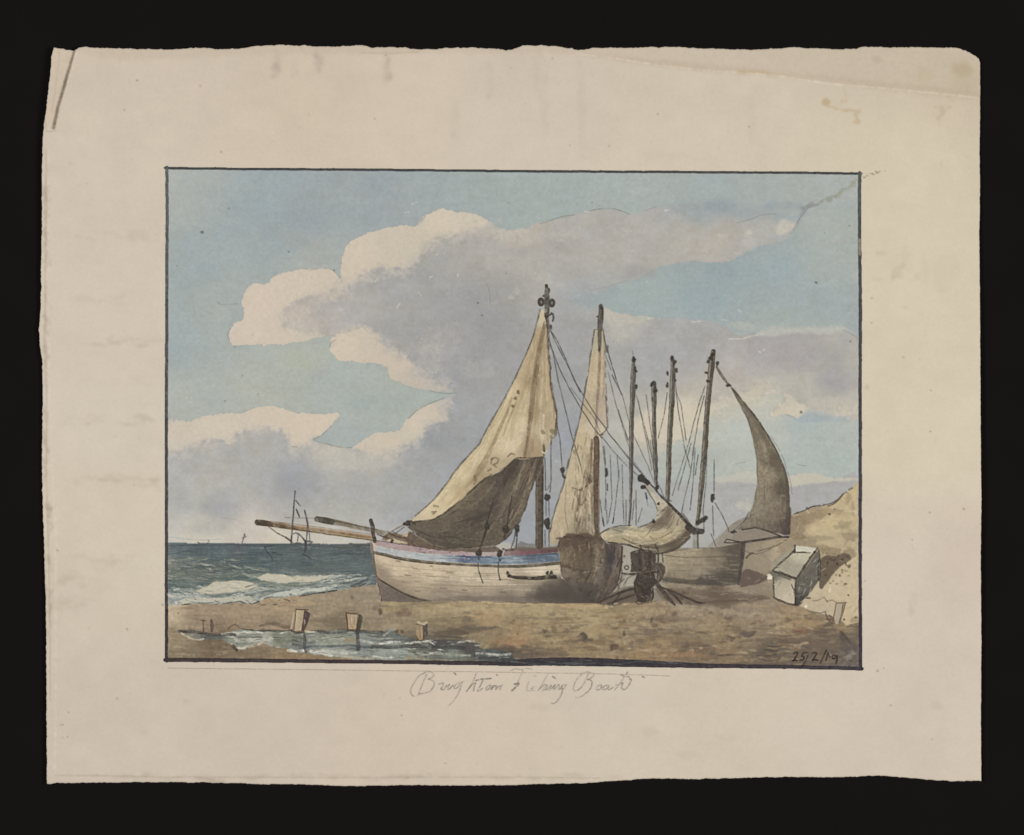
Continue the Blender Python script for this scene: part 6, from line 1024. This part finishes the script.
# ------------------------------------------------------------------ ships out at sea
S1 = P('painted_sailing_ship', 0, 'sketchy two masted vessel lying beyond the spar')
for pts, wd, o in (([(295.2, 491), (294, 505), (293, 520), (292, 532), (291, 544)], [1, 1.2, 1.4, 1.6, 1.4], .9), ([(296, 500.5), (298.5, 504), (300.5, 506)], [1, 1, .6], .7), ([(296.5, 509.5), (298, 513), (299.6, 517)], [1.2, 1.6, 1], .8), ([(304.8, 510.5), (306.5, 517), (307.8, 524), (307, 535), (306, 545)], [1.2, 1.8, 1.6, 1.2, 1], .8), ([(308.5, 526), (309.5, 535), (310, 542)], .9, .6), ([(285, 517.5), (300, 518), (318, 518)], .6, .35), ([(293, 534), (296, 532.5), (298.5, 535), (297.5, 541)], [1, 1, 1], .8), ([(298, 533), (302, 537), (304.5, 540.5), (306, 543)], [1, 1.4, 1.6], .85), ([(305.5, 541), (305.5, 549), (304.8, 552)], [2, 2.2, 1], .85), ([(303, 554), (307, 556), (311, 559)], [1.2, 1.4, 1], .8), ([(265, 547), (270, 545.6), (275, 545.5)], [1.2, 1, .8], .8), ([(265, 547), (266, 550), (270, 555), (273, 560)], [1.6, 1.2, 1.2, .8], .8), ([(273, 552.5), (277, 552)], 1.4, .7), ([(273, 553), (280, 555), (282, 555)], 1, .6), ([(308, 541.5), (312, 542), (310, 544)], [2, 1.6, 1], .8), ([(301, 562), (311, 563)], .8, .5), ([(301, 566), (312, 565)], .8, .5), ([(286, 538), (290, 541), (293, 543)], 1, .7), ([(296, 543), (300, 543)], 1.6, .7)):
    stroke(pts, wd, (70, 68, 68), o, pid=S1, dry=.12, thr=.3)
S2 = P('painted_sailing_ship', 0, 'tiny vessel on the horizon far left')
for pts, wd, o in (([(242, 543), (244, 537), (245, 533.5)], [.8, .9, .7], .7), ([(244, 534), (246, 536.5)], .8, .6), ([(242, 538), (246, 537)], .8, .5), ([(234, 545.6), (248, 545.6)], 1, .6)):
    stroke(pts, wd, (86, 82, 80), o, pid=S2, thr=.25)
for pts in ([(208, 540), (209.5, 541.5)], [(198, 542), (199.5, 543)]):
    stroke(pts, 1, (92, 88, 82), .7)
dab(357, 546.5, 2.4, 1, (70, 66, 60), .7)

# ------------------------------------------------------------------ ruled border, writing
BO = P('ruled_border')
def side(pts, wd, c0, c1, seed):
    p = np.array(pts, float)
    n = len(p) - 1
    for i in range(n):
        t = i / max(n - 1, 1)
        c = np.array(c0) * (1 - t) + np.array(c1) * t
        ww = wd if not isinstance(wd, list) else [wd[i], wd[i + 1]]
        stroke([p[i], p[i + 1]], ww, c, .97, pid=BO, gran=.10, wob=.45, thr=.4, vary=.12)
side([(165.6, 168.3), (215, 168.8), (256, 169.3), (330, 169.6), (420, 170.4), (512, 171.2), (600, 171.7), (690, 172.2), (768, 172.7), (815, 173), (861, 173.8)], 2.3, (66, 68, 68), (70, 72, 70), 1)
side([(167.2, 167.5), (167.4, 230), (167, 300), (166.8, 360), (166.5, 420), (166.6, 500), (166.6, 560), (166.6, 610), (166.6, 661)], 2.9, (88, 92, 90), (62, 52, 56), 2)
side([(165.4, 659.8), (200, 660), (235, 660.3), (270, 660.7), (330, 661.3), (400, 662), (440, 662.7), (480, 663), (510, 662.8), (540, 661.8), (570, 661.5), (600, 662.2), (640, 663.5), (680, 665), (700, 665.6), (750, 666.2), (800, 667), (830, 667.6), (861.5, 668.6)], [3.8, 4, 3.8, 3.6, 3.6, 3.4, 3.6, 4.4, 6, 7.5, 8.5, 8, 7, 5.6, 4.6, 3.8, 3.6, 3.6, 3.6], (64, 52, 52), (58, 52, 58), 3)
side([(859.5, 173), (859.3, 210), (859.6, 250), (860, 300), (860, 400), (860, 500), (860, 600), (860.3, 668.5)], 3.1, (80, 84, 82), (58, 50, 58), 4)
side([(859.6, 240), (859.7, 254)], 2.6, (132, 124, 108), (132, 124, 108), 5)
for k in range(60):
    x = rng.uniform(480, 680)
    stroke([(x, 662 + rng.uniform(-3, 3)), (x + rng.uniform(8, 30), 662.5 + rng.uniform(-2.5, 3))], rng.uniform(.6, 1.6), (48, 54, 60) if k % 3 else (92, 96, 96), .5, clip=[BO], dry=.3)
for k in range(50):
    t = rng.uniform(0, 1)
    dab(166.8 + rng.uniform(-1.4, 1.4), 168 + t * 492, .5, rng.uniform(.5, 1.4), (140, 136, 124), .5, clip=[BO], seed=k)
for x, y in ((165, 600), (164, 604.8), (167, 586)):
    dab(x, y, 1, 1.2, (70, 72, 76), .8)
stroke([(165, 575), (163, 580), (163, 588)], 1.6, (120, 128, 124), .6, dry=.3)
stroke([(862.5, 284), (863, 296), (862.8, 310)], [.8, 1.6, .8], (150, 168, 176), .7, dry=.3)
stroke([(583, 168), (600, 168.5), (620, 169.3)], 1.2, (160, 168, 176), .6, dry=.4)
for x0, x1, y in ((172, 194, 662.5), (228, 238, 663.2), (290, 305, 664.8), (325, 345, 665.2), (355, 380, 665.4), (400, 432, 665.6)):
    stroke([(x0, y), (x1, y + .6)], 1.2, (150, 134, 106) if x0 > 280 else (96, 84, 76), .6, dry=.4)

for t in np.linspace(0, 1, 30):
    x, y = 862 + 23 * t, 177.5 - 7.5 * t
    dab(x + rng.uniform(-1.2, 1.2), y + rng.uniform(-1.5, 1.5) * (.5 + t), rng.uniform(.8, 2.2), rng.uniform(.5, 1.3), (158, 146, 120) if rng.random() < .7 else (128, 116, 94), .55, pid=SMEAR, rough=1, feather=.3, rag=1, seed=int(t * 999))
stroke([(861, 174), (880, 174), (896, 175), (903, 178)], .6, (160, 148, 128), .7, dry=.3)

DT = P('date_inscription')
K = (46, 36, 32)
D_ = (785, 645, 12.8)
for pts, wd in ((g(*D_, 112, 112, 128, 94, 156, 96, 150, 130, 122, 176, 102, 200), 1.35), (g(*D_, 102, 200, 128, 190, 152, 196), 1.2), (g(*D_, 232, 104, 215, 138, 238, 146, 240, 174, 216, 190, 192, 188), 1.3), (g(*D_, 230, 100, 262, 96, 292, 102), 1.1), (g(*D_, 290, 132, 272, 180, 245, 226, 214, 276), .9), (g(*D_, 352, 104, 378, 94, 398, 108, 384, 142, 350, 194), 1.3), (g(*D_, 350, 194, 380, 186, 416, 190), 1.2), (g(*D_, 528, 66, 490, 144, 446, 232), 1.2), (g(*D_, 552, 100, 536, 150, 522, 196), 1.3), (g(*D_, 530, 122, 552, 100), .9), (g(*D_, 560, 126, 566, 150, 580, 150), 1.0), (g(*D_, 652, 134, 622, 128, 602, 150, 610, 172, 636, 166, 660, 140), 1.2), (g(*D_, 664, 130, 664, 180, 652, 240), 1.35)):
    stroke(pts, wd, K, .86, smooth=True, pid=DT, dry=.2, thr=.3, wob=.3)

PI_ = P('pencil_inscription', 0, 'faint pencil title in slanting script')
GP = (122, 116, 107)
def pen(word, x0, y0, lines, o=.8, wd=.95):
    for L in lines:
        oo, ww = o, wd
        if isinstance(L[0], tuple):
            oo, ww = L[0]
            L = L[1:]
        stroke(g(x0, y0, 8, *L), ww, GP, oo * .85, smooth=True, pid=word, dry=.55, thr=.15, wob=.3)
W1 = P('pencil_word', PI_, 'first word of the title')
pen(W1, 400, 660, [((.55, .9), 200, 100, 150, 130, 110, 185, 85, 240, 95, 280, 112, 288), ((.6, .8), 215, 112, 185, 180, 150, 270, 142, 282), ((.65, .9), 180, 112, 220, 92, 262, 100, 266, 128, 228, 152), ((.75, .95), 228, 152, 268, 168, 274, 200, 246, 244, 200, 262, 150, 272), ((.9, 1.1), 312, 192, 342, 182, 346, 200, 330, 232, 350, 236, 376, 204), (396, 194, 380, 228, 396, 232, 424, 200), ((.8, 1.3), 434, 102, 446, 116), ((.6, .85), 470, 182, 436, 206, 436, 226, 460, 220, 492, 178, 478, 240, 446, 300, 412, 344, 386, 366), ((.7, .8), 492, 178, 512, 168), ((.75, .9), 610, 104, 585, 170, 556, 220, 532, 250), ((.8, .95), 546, 232, 582, 192, 604, 182, 592, 220, 588, 246), ((.75, .95), 668, 152, 645, 200, 622, 246, 640, 242, 660, 226), ((.9, 1.3), 604, 164, 640, 154, 690, 150, 728, 145), ((.85, 1.0), 716, 200, 692, 218, 690, 240, 712, 230, 724, 204, 716, 200), ((.85, 1.0), 742, 204, 728, 236, 756, 206, 772, 206, 764, 236, 790, 210, 806, 206, 798, 234, 818, 196), ((.7, 1.3), 772, 114, 778, 122)], .85)
W2 = P('pencil_word', PI_, 'second word of the title, partly rubbed away')
pen(W2, 500, 590, [((.35, .8), 184, 640, 168, 680, 150, 720, 128, 758), ((.9, 1.7), 118, 752, 150, 746, 132, 770, 96, 804), ((.45, .9), 90, 642, 130, 628, 168, 636, 210, 626, 256, 632), ((.4, .8), 232, 735, 216, 770, 214, 800, 236, 806, 256, 780), ((.6, 1.1), 272, 688, 286, 692), ((.4, .8), 270, 770, 256, 800, 276, 804), ((.45, .8), 388, 664, 360, 712, 330, 770, 306, 802), ((.75, .9), 318, 790, 352, 758, 366, 760, 340, 806), ((.8, .95), 380, 762, 362, 798, 384, 790, 410, 762, 396, 802, 440, 758), ((.9, 1.2), 420, 690, 446, 708), ((.75, .9), 440, 758, 430, 798, 470, 756, 470, 796, 500, 770), ((.7, .9), 522, 758, 496, 764, 490, 790, 512, 788, 530, 758), ((.75, .95), 500, 782, 492, 830, 468, 872, 434, 908, 414, 904)], .75)
W3 = P('pencil_word', PI_, 'last word of the title')
pen(W3, 520, 660, [((.55, .85), 500, 110, 458, 150, 432, 200, 428, 238, 456, 244, 490, 214), ((.5, .8), 548, 112, 520, 170, 492, 218, 466, 240), ((.65, .9), 482, 112, 528, 96, 578, 102, 592, 118, 566, 146, 540, 156), ((.75, .95), 540, 156, 572, 166, 572, 208, 548, 248, 526, 264), ((.5, .85), 526, 264, 500, 286, 470, 298, 448, 298), ((.8, 1.0), 645, 194, 618, 212, 616, 238, 642, 230, 652, 206, 640, 198), ((.8, 1.0), 700, 200, 668, 212, 664, 236, 690, 230, 712, 204, 704, 236, 728, 228, 744, 216), ((.75, 1.0), 860, 96, 826, 148, 790, 200, 758, 236), ((.95, 1.5), 808, 116, 836, 128, 872, 136), ((.85, 1.1), 768, 202, 800, 190, 824, 180, 812, 220, 836, 236, 866, 208, 890, 158, 876, 150), ((.8, 1.5), 982, 132, 992, 138)], .8)
PLN = P('pencil_line', 0, 'thin ruled pencil line under the border')
stroke([(168.5, 668), (256, 669), (330, 669.8), (400, 670.8), (470, 671.6), (540, 672.8), (600, 673.6), (660, 675.4), (670, 676)], .7, (160, 148, 130), .7, pid=PLN, thr=.12, dry=.5)
stroke([(866, 669.2), (878, 669.6), (898, 670)], .5, (168, 156, 136), .6, dry=.4)

# the whole picture is a little faded by age: pigments greyer than when mixed
KEEP = [0, PI_, W1, W2, W3, PLN, SMEAR]
fade = np.ones((H, W), np.float32)
fade[np.isin(ids, KEEP)] = 0
L_ = buf.mean(-1, keepdims=True)
sat = np.where(np.isin(ids, [SKY]), .9, np.where(np.isin(ids, [BEACH, CLIFF, B3]), .92, np.where(np.isin(ids, [POOL, FS, SEA]), .68, np.where(np.isin(ids, [BB, RB, PB]), .46, .8))))[..., None]
gain = np.where(np.isin(ids, [SKY]), 1.005, 1.04) + np.where(np.isin(ids, [SA, B2S, FS]), .04, 0) + np.where(ids == B1, .07, 0) + np.where(ids == B2, .10, 0) + np.where(ids == SF, .05, 0) + np.where(np.isin(ids, [B3, B3S]), .06, 0) + np.where(ids == SEA, .05, 0)
faded = (L_ + (buf - L_) * sat) * gain[..., None]
buf = buf * (1 - fade[..., None]) + faded * fade[..., None]
buf = buf.astype(np.float32)
# pigment gathers at the edges of strokes
sm = np.stack([soft(soft(soft(buf[..., k]))) for k in range(3)], -1)
buf = buf + np.where(np.isin(ids, [SKY] + CL), .45, np.where(np.isin(ids, [SA, B2S, BEACH, CLIFF, B1, B3, B3S]), .6, np.where(ids > 0, 1.2, 0)))[..., None].astype(np.float32) * (buf - sm)

# ------------------------------------------------------------------ meshes
def undulate(px, py):
    """gentle cockle of the sheet, in metres"""
    u, v = px / 1024.0, py / 835.0
    z = 0.00035 * np.sin(5.1 * u + 1.1 + 2.0 * v) + 0.00028 * np.sin(7.3 * v - 2.4 * u + .4) + 0.00012 * np.sin(15 * u + 9 * v)
    # creased corner: a narrow flap standing slightly proud of a groove
    x_c = 75.0 - (py - 51.0) * (75.0 - 54.0) / 77.0
    d = px - x_c
    m = np.clip((132 - py) / 20.0, 0, 1)
    z = z + m * (-0.00022 * np.exp(-(d / 1.6) ** 2) + 0.00030 / (1 + np.exp(np.clip(d / 1.2, -30, 30))))
    # strip along the upper edge that was once folded
    yf = 54 + np.clip(px - 576, 0, 500) * 0.108
    z = z + 0.00010 / (1 + np.exp(np.clip((py - yf) / 1.5, -30, 30)))
    return z + 0.0010


def to_world(px, py, lift):
    return np.stack([(px - CX) * S, (CY - py) * S, undulate(px, py) + lift], -1)


def lin(c):
    c = np.clip(c / 255.0, 0, 1)
    return np.where(c <= 0.04045, c / 12.92, ((c + 0.055) / 1.055) ** 2.4)


def make_mesh(name, co, quads, colors, mat, smooth=True):
    me = bpy.data.meshes.new(name)
    n, m = len(co), len(quads)
    me.vertices.add(n)
    me.vertices.foreach_set('co', np.ascontiguousarray(co, np.float32).ravel())
    me.loops.add(m * 4)
    me.loops.foreach_set('vertex_index', np.ascontiguousarray(quads, np.int32).ravel())
    me.polygons.add(m)
    me.polygons.foreach_set('loop_start', np.arange(0, m * 4, 4, dtype=np.int32))
    try:
        me.polygons.foreach_set('loop_total', np.full(m, 4, np.int32))
    except Exception:
        pass
    me.update(calc_edges=True)
    at = me.attributes.new('pigment', 'FLOAT_COLOR', 'POINT')
    c4 = np.ones((n, 4), np.float32)
    c4[:, :3] = colors
    at.data.foreach_set('color', c4.ravel())
    me.polygons.foreach_set('use_smooth', np.full(m, smooth))
    me.materials.append(mat)
    o = bpy.data.objects.new(name, me)
    col.objects.link(o)
    return o


def pigment_material(name, rough, spec, bump, grain):
    m = bpy.data.materials.new(name)
    m.use_nodes = True
    nt = m.node_tree
    N, L = nt.nodes, nt.links
    b = N['Principled BSDF']
    b.inputs['Roughness'].default_value = rough
    b.inputs['Specular IOR Level'].default_value = spec
    at = N.new('ShaderNodeAttribute')
    at.attribute_name = 'pigment'
    tc = N.new('ShaderNodeTexCoord')
    nz = N.new('ShaderNodeTexNoise')
    nz.inputs['Scale'].default_value = 1900
    nz.inputs['Detail'].default_value = 3
    L.new(tc.outputs['Object'], nz.inputs['Vector'])
    mr = N.new('ShaderNodeMapRange')
    mr.inputs['To Min'].default_value = 1 - grain
    mr.inputs['To Max'].default_value = 1 + grain
    L.new(nz.outputs['Fac'], mr.inputs['Value'])
    mx = N.new('ShaderNodeVectorMath')
    mx.operation = 'SCALE'
    L.new(at.outputs['Color'], mx.inputs[0])
    L.new(mr.outputs['Result'], mx.inputs['Scale'])
    L.new(mx.outputs['Vector'], b.inputs['Base Color'])
    nz2 = N.new('ShaderNodeTexNoise')
    nz2.inputs['Scale'].default_value = 900
    nz2.inputs['Detail'].default_value = 4
    L.new(tc.outputs['Object'], nz2.inputs['Vector'])
    bp = N.new('ShaderNodeBump')
    bp.inputs['Strength'].default_value = bump
    bp.inputs['Distance'].default_value = 0.0001
    L.new(nz2.outputs['Fac'], bp.inputs['Height'])
    L.new(bp.outputs['Normal'], b.inputs['Normal'])
    return m


MPAPER = pigment_material('laid_paper', .9, .12, .35, .05)
MPAINT = pigment_material('watercolour', .88, .15, .30, .06)
MPENCIL = pigment_material('pencil', .8, .2, .3, .05)

root = bpy.data.objects.new('watercolour_drawing', None)
col.objects.link(root)
root.empty_display_size = 0.05
root['label'] = 'unframed watercolour of beached fishing boats on a cream sheet with worn edges'
root['category'] = 'drawing'

# --- paper: a grid stretched between the four worn edges
def edge_curve(pts, n, axis):
    p = np.array(pts, float)
    d = np.concatenate([[0], np.cumsum(np.abs(np.diff(p[:, axis])) + 1e-6)])
    t = np.linspace(0, d[-1], n)
    return np.stack([np.interp(t, d, p[:, 0]), np.interp(t, d, p[:, 1])], -1)

NX, NY = 936, 738
T, Bm = edge_curve(TOP, NX, 0), edge_curve(BOT, NX, 0)
Lf, Rt = edge_curve(LEFT, NY, 1), edge_curve(RIGHT, NY, 1)
er = np.random.default_rng(9)
def fuzz(n, s):
    a = er.normal(0, 1, n)
    for _ in range(1):
        a = (np.roll(a, 1) + a * 2 + np.roll(a, -1)) / 4
    lo = np.interp(np.arange(n), np.arange(0, n + 8, 6), er.normal(0, 1, len(np.arange(0, n + 8, 6))))
    a = a * s + lo * s * .7
    a[0] = a[-1] = 0
    return a
T[:, 1] += fuzz(NX, .35)
Bm[:, 1] += fuzz(NX, .25)
Lf[:, 0] += fuzz(NY, .22)
Rt[:, 0] += fuzz(NY, .12)
s_ = np.linspace(0, 1, NX)[None, :, None]
t_ = np.linspace(0, 1, NY)[:, None, None]
# perturbations fade quickly inwards, so the interior grid stays regular
lin_g = (1 - s_) * (1 - t_) * T[0] + s_ * (1 - t_) * T[-1] + (1 - s_) * t_ * Bm[0] + s_ * t_ * Bm[-1]
dT = T - (T[0] + (T[-1] - T[0]) * np.linspace(0, 1, NX)[:, None])
dB = Bm - (Bm[0] + (Bm[-1] - Bm[0]) * np.linspace(0, 1, NX)[:, None])
dL = Lf - (Lf[0] + (Lf[-1] - Lf[0]) * np.linspace(0, 1, NY)[:, None])
dR = Rt - (Rt[0] + (Rt[-1] - Rt[0]) * np.linspace(0, 1, NY)[:, None])
fall = lambda q: (1 - q) ** 8
G = lin_g + dT[None] * fall(t_) + dB[None] * fall(1 - t_) + dL[:, None] * fall(s_) + dR[:, None] * fall(1 - s_)
gx, gy = G[..., 0], G[..., 1]
bi = np.clip(((gy - Y0) * RX).astype(int), 0, H - 1)
bj = np.clip(((gx - X0) * RX).astype(int), 0, W - 1)
pc = buf_paper
pcs = np.stack([soft(pc[..., k]) for k in range(3)], -1)
colr = lin(pcs[bi, bj]).reshape(-1, 3)
co = to_world(gx, gy, 0).reshape(-1, 3)
# the deckle thins and rolls down a little at the very edge
idx = np.arange(NX * NY).reshape(NY, NX)
q = np.stack([idx[:-1, :-1], idx[1:, :-1], idx[1:, 1:], idx[:-1, 1:]], -1).reshape(-1, 4)
ring = np.concatenate([idx[0, :-1], idx[:-1, -1], idx[-1, :0:-1], idx[:0:-1, 0]])
e_dark = co[ring].copy()
co[ring, 2] -= 0.00008
low = e_dark.copy()
low[:, 2] -= 0.0005
n0 = len(co)
co = np.concatenate([co, low])
colr = np.concatenate([colr, colr[ring] * .9])
lowi = n0 + np.arange(len(ring))
nx_ = np.roll(np.arange(len(ring)), -1)
skirt = np.stack([ring, ring[nx_], lowi[nx_], lowi], -1)
# underside closes the sheet
q2 = np.concatenate([q, skirt])
paper = make_mesh('paper_sheet', co, q2, colr, MPAPER)
paper.parent = root

# --- pigment layers: each painted thing takes its own cells of the painted surface
vb = np.pad(buf, ((1, 1), (1, 1), (0, 0)), mode='edge')
vcol = (vb[:-1, :-1] + vb[1:, :-1] + vb[:-1, 1:] + vb[1:, 1:]) / 4        # at cell corners
made = {}
for pid in range(1, len(PARTS)):
    name, parent, label = PARTS[pid]
    rows, cols_ = np.nonzero(ids == pid)
    par = made[parent] if parent else root
    if len(rows) == 0:
        o = bpy.data.objects.new(name, None)
        col.objects.link(o)
    else:
        c00 = rows * (W + 1) + cols_
        qd = np.stack([c00, c00 + W + 1, c00 + W + 2, c00 + 1], -1)
        uq, inv = np.unique(qd, return_inverse=True)
        vy, vx = uq // (W + 1), uq % (W + 1)
        co_ = to_world(vx / RX + X0, vy / RX + Y0, 0.00004)
        mat = MPENCIL if name.startswith('pencil') else MPAINT
        o = make_mesh(name, co_, inv.reshape(-1, 4), lin(vcol[vy, vx]), mat)
    o.parent = par
    if label:
        o['label'] = label
    made[pid] = o

# --- black board under the sheet
bm_ = bpy.data.materials.new('black_velvet_board')
bm_.use_nodes = True
nt = bm_.node_tree
b = nt.nodes['Principled BSDF']
b.inputs['Roughness'].default_value = .95
b.inputs['Specular IOR Level'].default_value = .05
nz = nt.nodes.new('ShaderNodeTexNoise')
nz.inputs['Scale'].default_value = 60
nz.inputs['Detail'].default_value = 6
tc = nt.nodes.new('ShaderNodeTexCoord')
nt.links.new(tc.outputs['Object'], nz.inputs['Vector'])
cr = nt.nodes.new('ShaderNodeValToRGB')
cr.color_ramp.elements[0].color = (0.0060, 0.0055, 0.0053, 1)
cr.color_ramp.elements[1].color = (0.0078, 0.0070, 0.0067, 1)
nt.links.new(nz.outputs['Fac'], cr.inputs['Fac'])
nt.links.new(cr.outputs['Color'], b.inputs['Base Color'])
me = bpy.data.meshes.new('backdrop')
a_ = 0.6
me.from_pydata([(-a_, -a_, 0), (a_, -a_, 0), (a_, a_, 0), (-a_, a_, 0), (-a_, -a_, -.01), (a_, -a_, -.01), (a_, a_, -.01), (-a_, a_, -.01)], [], [(0, 1, 2, 3), (7, 6, 5, 4), (0, 4, 5, 1), (1, 5, 6, 2), (2, 6, 7, 3), (3, 7, 4, 0)])
me.materials.append(bm_)
bd = bpy.data.objects.new('backdrop', me)
col.objects.link(bd)
bd['kind'] = 'structure'
